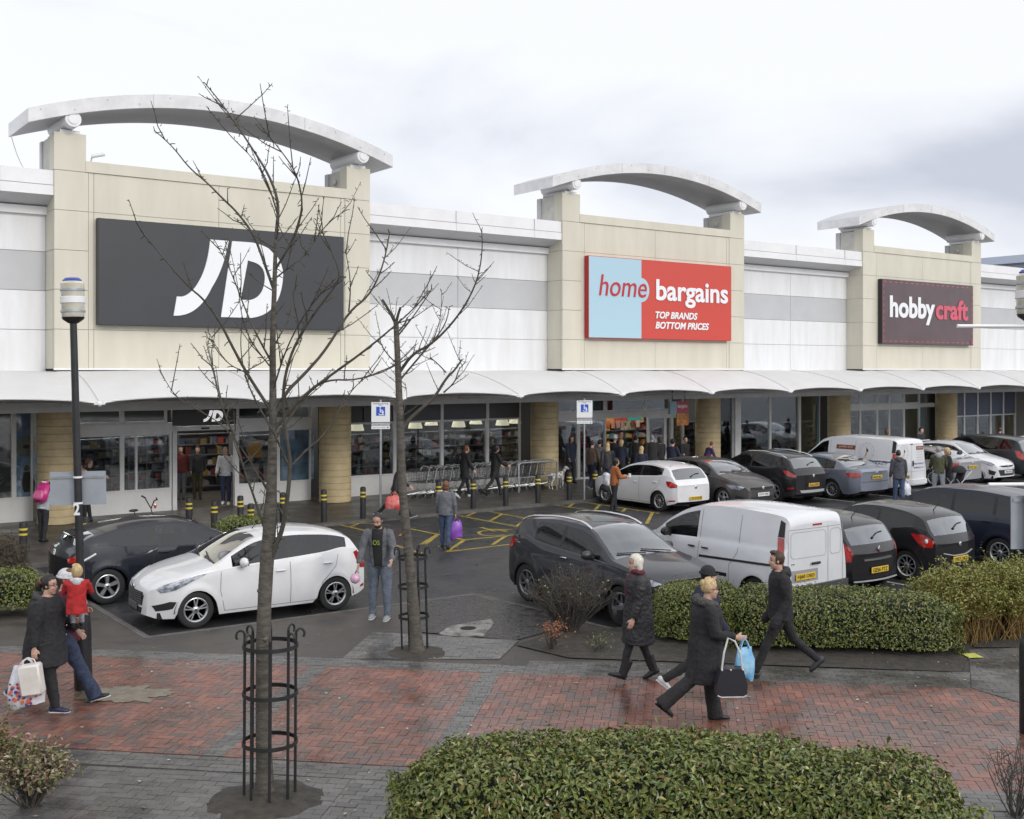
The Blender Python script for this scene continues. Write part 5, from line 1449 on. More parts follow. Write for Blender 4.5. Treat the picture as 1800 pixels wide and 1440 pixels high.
def saloon(paintm, L=4.84, W_=1.85, H=1.46, **k):
    f = L/4.84
    d = dict(L=L, W=W_, H=H, wb=2.89*f, fo=.83*f, r=.325, paint=paintm, roofw=.72, bowr=.14,
        top=[(0, .60), (.06, .70), (.2, .78), (.8*f, .91), (1.45*f, .98), (1.6*f, 1.0), (2.0*f, 1.22), (2.4*f, 1.40), (2.8*f, H), (3.2*f, H-.02), (3.6*f, H-.09), (4.0*f, 1.24), (4.32*f, 1.09), (4.42*f, 1.065), (4.7*f, 1.06), (4.80*f, 1.03), (4.84*f, .95)],
        belt=[(0, .68), (.5, .80), (1.4*f, .90), (2.6*f, .93), (3.6*f, .97), (4.2*f, 1.0), (4.84*f, .97)], screen=(1.62*f, 2.42*f), rear=(3.55*f, 4.30*f), rwiper=False,
        side=[(1.95*f, 2.75*f), (2.83*f, 3.4*f), (3.46*f, 3.8*f)], doors=[[(1.75*f, .9), (1.75*f, .6), (1.85*f, .26)], [(2.79*f, .94), (2.79*f, .26)], [(3.7*f, .97), (3.55*f, .7), (3.45*f, .27)]], handles=[(2.6*f, .83), (3.5*f, .86)],
        tail=[[(4.30*f, .88), (4.5*f, .92), (4.83*f, .92), (4.83*f, .78), (4.6*f, .74), (4.42*f, .78)]])
    d.update(k); return d
spaint = paint('car_silverblue', (.22, .245, .30), .28, .55)
P = saloon(spaint, rim='ten'); P['plates'] = [(-1, .76, 'MX08 BNL')]; P['badge'] = [(-1, .90, .04)]; P['vpatch'] = [('boot_edge', [(-.7, .62), (.7, .62), (.7, .605), (-.7, .605)], -1, gapm, .004)]
c11 = car('parked_car', 'silver-blue saloon between the black crossover and the lettered van', 'car', P)
place(c11, 31.15, 22.35+1.12+1.445, 90)
vp2 = paint('van_white_two', (.70, .71, .73), .32, dirt=.06)
P = van(4.85, 1.92, 1.96, 3.10, .85, vp2, rim='hub', r=.33, mirrorm=blackp, handlem=blackp, side=[(1.15, 2.0)],
    doors=[[(2.1, 1.8), (2.1, .36)], [(3.15, 1.8), (3.15, .36)], [(1.15, 1.1), (1.2, .36)]], handles=[(1.95, 1.0)], tail=[[(4.70, 1.42), (4.84, 1.42), (4.84, .78), (4.72, .78)]], sidepatch=[([(3.15, 1.16), (4.75, 1.16), (4.75, 1.11), (3.15, 1.11)], blackp), ([(4.66, 1.86), (4.80, 1.80), (4.80, 1.44), (4.66, 1.44)], blackp)])
P['vpatch'] = [('rear_bumper', [(-.9, .50), (.9, .50), (.9, .34), (-.9, .34)], -1, vp2, .05), ('high_brake_light', [(-.06, 1.74), (.06, 1.74), (.06, 1.70), (-.06, 1.70)], -1, redl, .012)]
P['plates'] = [(-1, .62, 'YB12 LKX', .38)]
c12 = car('parked_van', 'white long van with lettering and round emblems on its side and rear doors', 'van', P)
C3 = P['C3']; S3 = P['S3']
mb = MB(); vline(mb, [(0, 1.76), (0, .5)]); vline(mb, [(-.8, .5), (-.8, 1.72), (.8, 1.72), (.8, .5)]); vline(mb, [(-.78, .78), (.78, .78)], .008); mb.build('rear_door_gap', [mat('soft_gap', (.28, .28, .30), .6)], c12)
mb = MB(); mb.box(C3(-.06, 1.06, -1, .03), (.03, .05, .2), bev=.012); mb.build('rear_handle', [blackp], c12)
brn = mat('van_brown', (.20, .055, .035), .5); vt = mat('van_blue_ink', (.06, .09, .25), .5); pale = mat('van_pale_ink', (.45, .47, .52), .5); gold = mat('van_gold', (.55, .33, .05), .5)
RM = Matrix(((0, 1, 0, 0), (-1, 0, 0, 0), (0, 0, 1, 0), (0, 0, 0, 1)))
def rear_txt(txt, y, z, w, h, m, nm='lettering', bold=.01):
    b = text_mb(txt, w, h, bold, 0, .002); b.xf(RM); b.off(C3(y, z, -1, .009)); b.build(nm, [m], c12)
mb = MB(); mb.box(C3(-.48, 1.58, -1, .006), (.006, .42, .13)); mb.build('name_panel', [brn], c12)
rear_txt('JABS.EX', -.31, 1.545, .34, .07, mat('van_cream', (.6, .5, .4), .5)); 
for i in range(4): rear_txt('services and repairs', -.28, 1.42-i*.09, .4, .035, pale)
rear_txt('JABSCONTRACT', -.10, 1.0, .62, .075, vt); rear_txt('01484 811 47', -.12, .88, .56, .06, vt); rear_txt('info', .62, 1.0, .14, .2, pale)
def emblem(fn, m, parent, r_):
    mb = MB()
    for rr2, w_ in ((1, .05), (.72, .02)):
        for k in range(36):
            if rr2 == 1 and k % 3 == 2: continue
            q0, q1 = 2*pi*k/36, 2*pi*(k+1)/36
            mb.add([fn(r_*(rr2+s_*w_)*cos(q), r_*(rr2+s_*w_)*sin(q), .008) for q in (q0, q1) for s_ in (-1, 1)], [(0, 1, 3, 2)])
    mb.build('emblem_ring', [pale], parent)
    mb = MB(); mb.add([fn(r_*a, r_*b, .009) for a, b in ((-.05, .55), (.30, .10), (.12, -.05), (-.02, .05))], [(0, 1, 2, 3)]); mb.build('emblem', [ink], parent)
    mb = MB(); mb.add([fn(r_*a, r_*b, .009) for a, b in ((-.02, .03), (.12, -.08), (.02, -.5), (-.22, -.6), (-.1, -.3))], [(0, 1, 2, 3, 4)]); mb.build('emblem', [gold], parent)
emblem(lambda a, b, o: C3(.42-a, 1.45+b, -1, o), None, c12, .24)
for sd in (1,):
    f = lambda a, b, o: S3(3.62+a, 1.43+b*1.0, sd, o)
    emblem(f, None, c12, .30)
    mb = MB(); 
    for k in range(6): mb.add([S3(2.35+.8*u, z, sd, .007) for u, z in ((k/6, 1.62), (k/6, 1.47), ((k+1)/6, 1.47), ((k+1)/6, 1.62))], [(0, 1, 2, 3)])
    mb.build('name_panel', [brn], c12)
    def side_txt(txt, x, z, w, h, m, bold=.012):
        b = text_mb(txt, w, h, bold, 0, 0); b.v = [S3(x+v.x, z+v.z, sd, .010) for v in b.v]; b.build('lettering', [m], c12)
    side_txt('JABS.EX', 2.45, 1.51, .6, .075, mat('van_cream', (.6, .5, .4), .5))
    for i in range(4): side_txt('painting plumbing building'[:26-5*i], 2.35, 1.36-i*.07, .55, .035, pale)
    side_txt('JABS.CONTRACT', 2.95, 1.0, 1.6, .1, vt)
place(c12, 33.5, 22.65+.9+1.55, 90)
# ---- open-tailgate car beyond the van, silver saloon, white hatch, dark car, white car
P = hatch(L=4.0, paint=paint('car_pale', (.5, .51, .53), .3, .3), rim='five', r=.31, tail=[[(3.66, 1.0), (3.8, 1.0), (3.99, .8), (3.8, .78)]])
P['plates'] = [(-1, .5, None)]
c13 = car('parked_car', 'pale hatchback with its tailgate raised, right of the lettered van', 'car', P)
mb = MB(); mb.box((P['x0c']-3.75, 0, 1.63), (.95, 1.25, .05), rot=Matrix.Rotation(R(10), 3, 'Y'), bev=.02); mb.build('tailgate', [P['paint']], c13)
mb = MB()
for s in (1, -1): mb.tube([(P['x0c']-3.4, s*.55, 1.2), (P['x0c']-3.9, s*.55, 1.62)], .014, 5)
mb.build('tailgate_strut', [blackp], c13)
place(c13, 35.6, 24.6+1.25, 90)
sp2 = paint('car_silver', (.36, .365, .375), .28, .5)
P = saloon(sp2, L=4.52, W_=1.80, H=1.43, rim='ten'); P['plates'] = [(-1, .76, 'KV57 LUD')]; P['badge'] = [(-1, .90, .04)]
c14 = car('parked_car', 'silver saloon with red tail lamps behind the woman with the pushchair', 'car', P)
place(c14, 37.15, 22.6+2.4, 90)
P = hatch(L=3.95, W=1.70, H=1.51, wb=2.51, fo=.80, paint=wpaint, rim='five', r=.30, head=[[(.04, .74), (.14, .66), (.4, .74), (.8, .86), (.5, .86), (.16, .80)]], fog=[[(.04, .46), (.25, .54), (.25, .36), (.08, .32)]])
P['vpatch'] = [('grille', [(-.55, .52), (.55, .52), (.45, .30), (-.45, .30)], 1, blackp, .012), ('upper_grille', [(-.5, .68), (.5, .68), (.3, .62), (-.3, .62)], 1, blackp, .012)]
P['plates'] = [(1, .44, 'YP64 NKX')]; P['badge'] = [(1, .66, .06)]
c15 = car('parked_car', 'white hatchback facing us at the right edge, black lower grille', 'car', P)
place(c15, 39.75, 22.75+2.05, -90)
P = dict(mpv, paint=paint('car_darkgreen', (.02, .025, .028), .25), rim='ten', tail=[[(4.35, 1.1), (4.55, 1.1), (4.75, .9), (4.7, .75), (4.5, .85)]], privacy=True)
c16 = car('parked_car', 'dark estate car behind the white hatchback at the right edge', 'car', P)
place(c16, 42.3, 23.1+2.3, 90)
P = hatch(L=4.0, paint=wpaint, rim='five', r=.31)
c17 = car('parked_car', 'white car whose roof shows above the dark estate at the right edge', 'car', P)
place(c17, 46.2, 25.6, 90)
# ================================================================== vegetation, street furniture
def leafy(n, sampler, size, rn, asp=.45, fold=.25, flat=.5):
    """n leaf-sized folded faces; sampler(rn) -> (point, outward normal)"""
    mb = MB()
    for _ in range(n):
        p, nn = sampler(rn)
        d = Vector((rn.gauss(0, 1), rn.gauss(0, 1), rn.gauss(0, 1)-.1)); d = (d-nn*d.dot(nn)*flat).normalized()
        up = (nn+Vector((rn.gauss(0, .45), rn.gauss(0, .45), rn.gauss(0, .45)+.15))).normalized()
        sd = d.cross(up)
        if sd.length < .05: continue
        sd.normalize(); up = sd.cross(d)
        l = size*rn.uniform(.6, 1.25); w = l*asp
        a = p-d*l*.4; b = p+d*l*.6-up*l*.12; m_ = p+up*l*.02
        q = len(mb.v)
        mb.v += [a, m_+sd*w*.5+up*w*fold, b, m_-sd*w*.5+up*w*fold, p+d*l*.05]
        mb.f += [[q, q+4, q+1], [q+4, q+2, q+1], [q, q+3, q+4], [q+4, q+3, q+2]]; mb.m += [0]*4
    return mb
def leafmat(name, cols, rough=.35):
    return island_mat(name, cols, rough=rough, spec=.6)
laurel = leafmat('laurel_leaves', [(.05, .08, .016), (.095, .13, .024), (.14, .17, .03), (.07, .11, .022), (.20, .21, .04), (.05, .08, .018), (.28, .26, .07), (.10, .14, .026), (.13, .155, .035), (.16, .09, .03)], .3)
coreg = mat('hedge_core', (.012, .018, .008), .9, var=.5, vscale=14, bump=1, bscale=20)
barkd = mat('twig_bark', (.07, .06, .05), .8, var=.4, vscale=20)
def hull(fp, h, z0=0.0, rnd=.3, bulge=.0, nu=26, nv=14, amp=.06, seed=0, hvar=.08):
    """rounded hedge volume over a footprint polygon centre line: fp(u) -> (centre, half-thickness vector, ...)"""
    pass
def hedge(name, label, pts, h, th, n, size=.075, lm=None, group=None, seed=1, amp=.07, asp=.45, cat='hedge', rnd=.35, hprof=None, inner=True, core=None):
    """hedge along a ground line pts with thickness th: parts foliage and stems"""
    lm = lm or laurel
    P = [Vector((p[0], p[1], 0)) for p in pts]
    for _ in range(3):
        Q = [P[0]]
        for a, b in zip(P, P[1:]): Q += [a.lerp(b, .25), a.lerp(b, .75)]
        P = Q+[P[-1]]
    L = [0]
    for a, b in zip(P, P[1:]): L.append(L[-1]+(b-a).length)
    tot = L[-1]
    def line(t):
        d = t*tot; i = 0
        while i < len(P)-2 and d > L[i+1]: i += 1
        u = (d-L[i])/(L[i+1]-L[i]); c = P[i].lerp(P[i+1], u); t_ = (P[min(i+2, len(P)-1)]-P[max(i-1, 0)]).normalized()
        return c, Vector((-t_.y, t_.x, 0)), t_
    rn = random.Random(seed); off = Vector((seed*7.3, seed*2.1, 0))
    cen = P[0].lerp(P[-1], .5)
    def surf(t, a):
        """t along, a angle across 0..pi (ground one side, over the top, to the ground)"""
        c, nn, tt = line(min(1, max(0, t)))
        hh = h*(hprof(t) if hprof else 1)
        e = .5
        ca, sa = cos(a), sin(a)
        x = th/2*math.copysign(abs(ca)**rnd, ca); z = hh*abs(sa)**(rnd*1.1)
        k = 1.0                                            # rounded ends
        dend = min(t, 1-t)*tot
        if dend < th*.5: k = sqrt(max(0.0, 1-(1-dend/(th*.5))**2)); k = .25+.75*k
        zz = z*(.55+.45*k) if k < 1 else z
        p = c+nn*(x*k)+Vector((0, 0, zz))
        o = noise.noise(p*1.7+off)*amp*1.6+noise.noise(p*4.5+off)*amp*.7
        nrm = (nn*(ca)+Vector((0, 0, sa))+tt*((t-.5)*2)**9*1.2).normalized()
        return p+nrm*o, nrm
    root = thing(name, label, cat, (cen.x, cen.y, 0), 0, group)
    ac = [0]; pv_ = None                                    # arc length of the profile, for an even spread of leaves
    for i in range(200):
        a = .01+(pi-.02)*i/199; ca, sa = cos(a), sin(a); q = (th/2*math.copysign(abs(ca)**rnd, ca), h*sa**(rnd*1.1))
        if pv_: ac.append(ac[-1]+math.hypot(q[0]-pv_[0], q[1]-pv_[1]))
        pv_ = q
    import bisect
    def samp(rn):
        t = rn.random(); i = bisect.bisect(ac, rn.random()*ac[-1])-1; a = .01+(pi-.02)*(i+rn.random())/199
        if rn.random() < .12: t = rn.choice((0, 1))*1.0+rn.choice((-1, 1))*0; 
        a = min(pi-.02, max(.02, a))
        p, nn = surf(t, a)
        if t in (0, 1):
            c, n_, tt = line(t); s_ = 1 if t else -1
            hh = h*(hprof(t) if hprof else 1); p = c+n_*rn.uniform(-.42, .42)*th*.8+Vector((0, 0, rn.uniform(0, .8)*hh))+tt*s_*rn.uniform(-.02, .10)*1.0; nn = (tt*s_+Vector((0, 0, .4))).normalized()
        p = p-nn*abs(rn.gauss(0, .05))*1.0+nn*rn.uniform(0, .035)
        if rn.random() < .035: p = p+nn*rn.uniform(.02, .085)+Vector((0, 0, rn.uniform(0, .03)))
        if p.z < .015: p.z = rn.uniform(.015, .08)
        return p-cen, nn
    leafy(n, samp, size, rn, asp).build('foliage', [lm], root, raw=True)
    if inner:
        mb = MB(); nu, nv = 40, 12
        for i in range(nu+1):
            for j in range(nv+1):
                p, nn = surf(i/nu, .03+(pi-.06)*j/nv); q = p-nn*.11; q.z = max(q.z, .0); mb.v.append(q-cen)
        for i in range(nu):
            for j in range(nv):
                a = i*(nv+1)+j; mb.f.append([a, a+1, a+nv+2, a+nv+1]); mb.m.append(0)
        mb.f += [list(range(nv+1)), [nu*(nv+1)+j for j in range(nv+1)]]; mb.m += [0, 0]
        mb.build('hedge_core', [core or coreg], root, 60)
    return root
# big hedge right in front
a, b = AT(690, 1440, 9.05), AT(1705, 1440, 8.75)
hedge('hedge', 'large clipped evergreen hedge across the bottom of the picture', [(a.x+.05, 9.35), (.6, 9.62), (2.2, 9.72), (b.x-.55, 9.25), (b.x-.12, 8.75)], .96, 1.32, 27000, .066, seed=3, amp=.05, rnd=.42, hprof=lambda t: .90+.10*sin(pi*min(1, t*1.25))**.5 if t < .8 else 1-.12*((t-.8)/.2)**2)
# middle hedges
a, b = G(1300, 1150), G(1690, 1160)
hedge('hedge', 'long clipped hedge behind the young man in black', [(a.x-.05, a.y+.62), (a.x+1.2, a.y+.62), (b.x+.12, b.y+.55)], .83, 1.15, 14000, .056, seed=5, amp=.05, rnd=.45)
a, b = G(1150, 1130), G(1275, 1140)
hedge('hedge', 'shorter hedge between the white-haired woman and the blonde woman', [(a.x+.05, a.y+.55), (b.x+.35, b.y+.45)], .86, 1.05, 8000, .056, seed=6, amp=.06, rnd=.5)
# left side hedges
a = G(0, 1098)
hedge('hedge', 'clipped green hedge at the left edge behind the woman with the bags', [(-11.2, 18.9), (-8.15, 19.1)], .80, .95, 9000, .06, seed=8, amp=.05)
dry = leafmat('dry_twigs', [(.07, .05, .035), (.10, .075, .05), (.05, .038, .028), (.13, .10, .06), (.06, .055, .03)], .8)
a, b = W(5.0, 19.6), W(2.0, 19.6)
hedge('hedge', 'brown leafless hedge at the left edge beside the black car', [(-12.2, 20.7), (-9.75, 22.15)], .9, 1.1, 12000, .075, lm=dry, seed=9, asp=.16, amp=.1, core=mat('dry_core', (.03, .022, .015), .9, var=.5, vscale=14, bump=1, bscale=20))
a = G(330, 935)
hedge('hedge', 'low yellow-green hedge behind the roof of the white hatchback', [tuple(W(9.75, 25.15).xy), tuple(W(10.9, 24.7).xy)], .75, .85, 2600, .07, lm=leafmat('young_leaves', [(.11, .14, .025), (.16, .19, .04), (.08, .11, .02), (.2, .21, .06)], .35), seed=10)
hedge('hedge', 'low green hedge at the far left edge below the blue poster', [tuple(W(5.2, 24.6).xy), tuple(W(3.2, 25.0).xy)], .5, .7, 2000, .06, lm=leafmat('young_leaves', [(.11, .14, .025)], .35), seed=12)
# loose shrubs: stems and a cloud of leaves
def shrub(name, label, c, rx, ry, h, nst, nlf, size, sm, lm, seed=1, zl=.3, spread=.5, srad=.006, asp=.5, cat='shrub', fork=3):
    rn = random.Random(seed)
    root = thing(name, label, cat, c)
    st = MB(); ends = []
    for i in range(nst):
        a = rn.uniform(0, 2*pi); r0 = sqrt(rn.random())*.35; r1 = sqrt(rn.random())
        b0 = Vector((cos(a)*rx*r0*spread, sin(a)*ry*r0*spread, 0)); a2 = a+rn.gauss(0, .5)
        t = Vector((cos(a2)*rx*r1, sin(a2)*ry*r1, h*(1-.35*r1*r1)*rn.uniform(.78, .98)))
        m = b0.lerp(t, .5)+Vector((rn.gauss(0, .05), rn.gauss(0, .05), rn.uniform(.0, .12)*h))
        pts = [b0.lerp(m, .0), b0.lerp(m, .5)+Vector((rn.gauss(0, .02), rn.gauss(0, .02), 0)), m, m.lerp(t, .5)+Vector((rn.gauss(0, .03), rn.gauss(0, .03), .02)), t]
        st.tube(pts, [srad*1.5, srad*1.2, srad, srad*.7, srad*.4], 4, caps=False)
        ends += [pts[2].lerp(pts[4], rn.random()) for _ in range(3)]+[t]
        for _ in range(fork):
            q = pts[1].lerp(pts[4], rn.uniform(.2, .95)); d = Vector((rn.gauss(0, .6), rn.gauss(0, .6), rn.uniform(.1, 1))).normalized()*rn.uniform(.1, .28)*max(h, .5)
            st.tube([q, q+d*.5+Vector((rn.gauss(0, .015), rn.gauss(0, .015), 0)), q+d], [srad*.7, srad*.5, srad*.3], 3, caps=False); ends.append(q+d)
    st.build('stems', [sm], root, raw=True)
    if nlf:
        es = [e for e in ends if e.z > zl*h]
        def samp(rn):
            e = rn.choice(es); return e+Vector((rn.gauss(0, .035), rn.gauss(0, .035), rn.gauss(0, .035))), Vector((rn.gauss(0, .4), rn.gauss(0, .4), 1)).normalized()
        leafy(nlf, samp, size, rn, asp).build('foliage', [lm], root, raw=True)
    return root
greybark = mat('grey_twig', (.085, .075, .065), .85, var=.4, vscale=18)
ylf = leafmat('yellow_leaves', [(.17, .19, .03), (.25, .25, .05), (.12, .15, .025), (.32, .31, .08), (.09, .12, .02)], .45)
c = G(1003, 1118); c.y += .35
shrub('shrub', 'bare grey-brown shrub in front of the dark grey crossover', c, .80, .6, 1.08, 170, 60, .05, greybark, ylf, 21, zl=.6, srad=.0055, fork=6)
c = G(972, 1142)
shrub('shrub', 'small shrub with coppery orange leaves on the bare bed', c, .26, .2, .46, 16, 300, .04, greybark, leafmat('copper_leaves', [(.35, .12, .04), (.45, .19, .08), (.28, .09, .035), (.5, .26, .14)], .5), 22, zl=.4)
c = G(1050, 1145)
shrub('plant', 'low straggly green plant beside the copper shrub', c, .35, .25, .25, 10, 60, .05, greybark, leafmat('young_leaves', [(.1, .1, .1)], .4), 24, cat='plant')
ystem = mat('ochre_stems', (.24, .155, .05), .75, var=.35, vscale=12)
for i, (px, py, rx, h, sd) in enumerate(((1705, 1135, .75, 1.12, 31), (1775, 1128, .85, 1.2, 32), (1850, 1120, .9, 1.25, 33))):
    c = G(px, py); c.y += .55
    shrub('shrub', ['ochre-stemmed shrub with yellow leaves next to the clipped hedge', 'ochre-stemmed shrub with yellow leaves behind the right lamp post', 'ochre-stemmed yellow shrub cut off by the right edge'][i], c, rx, .7, h, 260, 7500, .06, ystem, ylf, sd, zl=.32, srad=.006, spread=2.2, fork=3)
c = G(55, 1418)
shrub('shrub', 'small shrub with mottled red, pink and green leaves at the lower left corner', c, .42, .40, .64, 70, 2400, .06, greybark, leafmat('mottled_leaves', [(.10, .13, .03), (.20, .09, .05), (.34, .25, .18), (.08, .11, .03), (.38, .32, .24), (.12, .13, .04), (.15, .15, .05)], .5), 41, zl=.2)
c = G(20, 1405); c.x -= .35
shrub('shrub', 'rusty green shrub cut off by the left edge', c, .45, .4, .85, 50, 2000, .06, greybark, leafmat('rusty_leaves', [(.10, .12, .03), (.22, .10, .04), (.08, .10, .025), (.14, .12, .03)], .5), 42, zl=.2)
c = AT(1785, 1440, 10.4); c.z = 0
shrub('shrub', 'bare twiggy shrub in the lower right corner', c, .3, .3, .75, 22, 0, .04, greybark, None, 43, fork=5)
# ------------------------------------------------------------------ bare street trees
bark = mat('tree_bark', (.13, .115, .095), .8, col2=(.055, .05, .042), var=.5, vscale=9, bump=.7, bscale=35, stretch=(1, 1, 3.2))
barkg = mat('branch_bark', (.085, .075, .06), .8, col2=(.045, .042, .03), var=.5, vscale=10)
def tree(label, Y0, trunk, branches, seed, rprof):
    rn = random.Random(seed)
    b0 = AT(trunk[0][0], trunk[0][1], Y0); base = Vector((b0.x, b0.y, 0))
    root = thing('bare_tree', label, 'tree', base)
    def to3(pts, dy, y0):
        out = []; l0 = 0
        for i, p in enumerate(pts):
            if i: l0 += math.hypot(p[0]-pts[i-1][0], p[1]-pts[i-1][1])/F*Y0
            out.append(AT(p[0], p[1], Y0+y0+dy*l0)-base)
        return out
    def smooth(P, it=2):
        for _ in range(it):
            Q = [P[0]]
            for a, b in zip(P, P[1:]): Q += [a.lerp(b, .25), a.lerp(b, .75)]
            P = Q+[P[-1]]
        return P
    rp_ = pchip(rprof); tr = MB(); P = smooth(to3(trunk, 0, 0), 2)
    zt = P[-1].z; n = len(P)
    rr = []
    for i, p in enumerate(P):
        r = rp_(p.z)
        if p.z < .25: r *= 1+.35*(1-max(0, p.z)/.25)**2
        rr.append(r*(1+.05*noise.noise(Vector((0, 0, p.z*6+seed)))))
    tr.tube(P, rr, 14)
    for k in range(16):                                   # knots and old pruning scars
        i = rn.randrange(n//8, n*2//3); a = rn.uniform(0, 6.28); tr.ball(P[i]+Vector((cos(a), sin(a), 0))*rr[i]*.8, (rr[i]*.42, rr[i]*.42, rr[i]*.35), 8)
    tr.build('trunk', [bark], root, 50)
    br = MB(); tw = MB(); extra = len(branches)
    def rad_at(p):
        j = min(range(n), key=lambda k: (P[k]-p).length); return rr[j]
    def spur(p, t, r, l):
        d = (t*.35+Vector((rn.gauss(0, 1), rn.gauss(0, 1), rn.gauss(0, .8)))).normalized()*l
        tw.tube([p, p+d*.55+Vector((0, 0, l*.08)), p+d], [r, r*.8, r*.7], 4, caps=True)
        return p+d
    for bi, (pts, dy, r0, r1) in enumerate(list(branches)+[(None, 0, 0, 0)]):
        if pts is None:                                   # the upper leader carries twigs as well
            i0 = min(i for i in range(n) if P[i].z > 3.4); Q = P[i0:]; R_ = rr[i0:]; m = len(Q)
        else:
            Q = to3(pts, dy, 0); Q = smooth(Q, 2); m = len(Q)
            r0 = min(r0, rad_at(Q[0])*.8)
            R_ = [r0+(r1-r0)*(i/(m-1))**.8 for i in range(m)]
            br.tube(Q, R_, 7)
        seg = 0
        for i in range(2, m):
            a, b = Q[i-1], Q[i]; l = (b-a).length; k = max(1, int(l/.055))
            for q in range(k):
                if rn.random() < .62:
                    p = a.lerp(b, (q+rn.random())/k); t = (b-a).normalized(); rr_ = R_[i]*.55+.0018
                    spur(p, t, min(.0062, rr_+.001), rn.uniform(.025, .08))
                if rn.random() < .27:
                    p = a.lerp(b, rn.random()); t = (b-a).normalized(); d = (t*.7+Vector((rn.gauss(0, .6), rn.gauss(0, .6), rn.uniform(-.1, .6)))).normalized(); ln = rn.uniform(.12, .55)
                    pp = [p, p+d*ln*.4+Vector((rn.gauss(0, .01), 0, 0)), p+d*ln*.75+Vector((0, 0, ln*.06)), p+d*ln+Vector((0, 0, ln*.12))]
                    tw.tube(pp, [.0062, .005, .004, .003], 4)
                    for _ in range(int(ln/.055)): spur(pp[0].lerp(pp[3], rn.random()), d, .004, rn.uniform(.015, .045))
    br.add(tw.v, tw.f); br.build('crown', [barkg], root, 60)
    return root
T1 = [(466, 1402), (462, 1250), (463, 1100), (468, 1000), (474, 930), (479, 820), (480, 700), (479, 600), (482, 520), (485, 412), (491, 358), (473, 307), (438, 253), (407, 206), (384, 175), (359, 145)]
B1 = [([(481, 509), (462, 455), (446, 412), (417, 373), (392, 350), (364, 321), (333, 296), (306, 261), (287, 243), (271, 229)], .25, .016, .004),
      ([(489, 380), (473, 327), (458, 296), (431, 264)], -.3, .010, .003),
      ([(483, 475), (512, 428), (526, 389), (532, 358), (526, 323), (516, 296), (493, 264), (469, 235)], -.3, .014, .004),
      ([(481, 492), (508, 470), (539, 447), (563, 408), (585, 385), (609, 369)], .4, .010, .003),
      ([(475, 720), (434, 657), (407, 607), (384, 560), (357, 525), (333, 506), (302, 471), (279, 443), (252, 412)], -.25, .018, .004),
      ([(479, 640), (450, 587), (431, 544), (411, 490), (399, 463), (376, 420)], .3, .012, .003),
      ([(479, 740), (500, 692), (536, 657), (574, 614), (613, 548), (648, 521), (668, 482), (679, 443), (685, 408)], .2, .022, .005),
      ([(613, 548), (616, 515), (615, 482), (607, 440)], -.3, .009, .003),
      ([(479, 760), (528, 700), (574, 665), (629, 626), (668, 595), (695, 572), (722, 548), (760, 507)], -.15, .020, .004),
      ([(478, 780), (540, 690), (574, 667), (629, 669), (687, 646), (735, 620)], .3, .016, .004),
      ([(474, 990), (483, 963), (497, 930), (505, 880), (511, 816), (503, 763), (497, 716), (500, 660), (520, 600), (560, 540), (592, 500), (598, 480), (583, 440), (566, 408)], -.2, .030, .004),
      ([(511, 820), (539, 791), (572, 763), (600, 716), (622, 680), (655, 655)], .25, .012, .003),
      ([(510, 825), (483, 763), (450, 708), (430, 660), (422, 610), (426, 560)], -.4, .012, .003),
      ([(465, 930), (442, 860), (430, 830), (414, 771), (400, 741), (385, 700), (372, 640), (362, 600)], -.15, .014, .003),
      ([(497, 905), (480, 872), (461, 847), (428, 791), (390, 745), (350, 722), (310, 700), (282, 655)], .35, .011, .003),
      ([(479, 690), (500, 620), (530, 560), (560, 520), (590, 490)], -.5, .010, .003),
      ([(480, 610), (510, 560), (520, 500), (545, 450)], .6, .008, .002),
      ([(479, 650), (440, 600), (425, 560), (418, 500), (405, 440)], -.6, .008, .002),
      ([(400, 745), (385, 690), (378, 660), (362, 590)], .3, .006, .002),
      ([(432, 655), (400, 640), (380, 610), (365, 580)], .3, .007, .002)]
tree('young bare street tree with a tall crown in the left foreground', 10.92, T1, B1, 3, [(0, .088), (1, .073), (2.7, .067), (3.1, .051), (3.9, .037), (5, .024), (5.6, .017), (6.2, .011), (7, .005)])
T2 = [(733, 1145), (726, 1050), (716, 950), (707, 860), (704, 760), (701, 680), (698, 610), (696, 565)]
B2 = [([(697, 572), (685, 548), (672, 527)], .2, .028, .018), ([(696, 568), (700, 552), (704, 540)], -.3, .026, .016), ([(698, 585), (712, 570), (716, 558)], .3, .018, .010),
      ([(703, 668), (735, 630), (770, 590), (785, 565), (790, 540)], .3, .018, .006), ([(702, 655), (725, 622), (760, 605), (804, 559), (836, 504), (848, 450), (847, 402)], -.2, .028, .005),
      ([(706, 755), (718, 738), (745, 715), (765, 697), (784, 665), (800, 650), (812, 632)], .15, .036, .012), ([(780, 690), (800, 672), (806, 650), (815, 640)], -.4, .014, .005),
      ([(760, 605), (770, 575), (776, 548), (776, 510)], .3, .008, .003), ([(704, 740), (712, 715), (716, 695), (712, 672)], .5, .008, .003), ([(698, 640), (678, 620), (668, 600)], -.3, .012, .006), ([(784, 655), (770, 640), (756, 628)], .2, .012, .006), ([(700, 590), (724, 560), (745, 530), (757, 512)], -.3, .014, .005)]
tree('pollarded bare street tree leaning left, behind the first tree', 16.4, T2, B2, 11, [(0, .10), (.6, .084), (2, .066), (3.2, .056), (4.2, .047), (4.9, .038)])
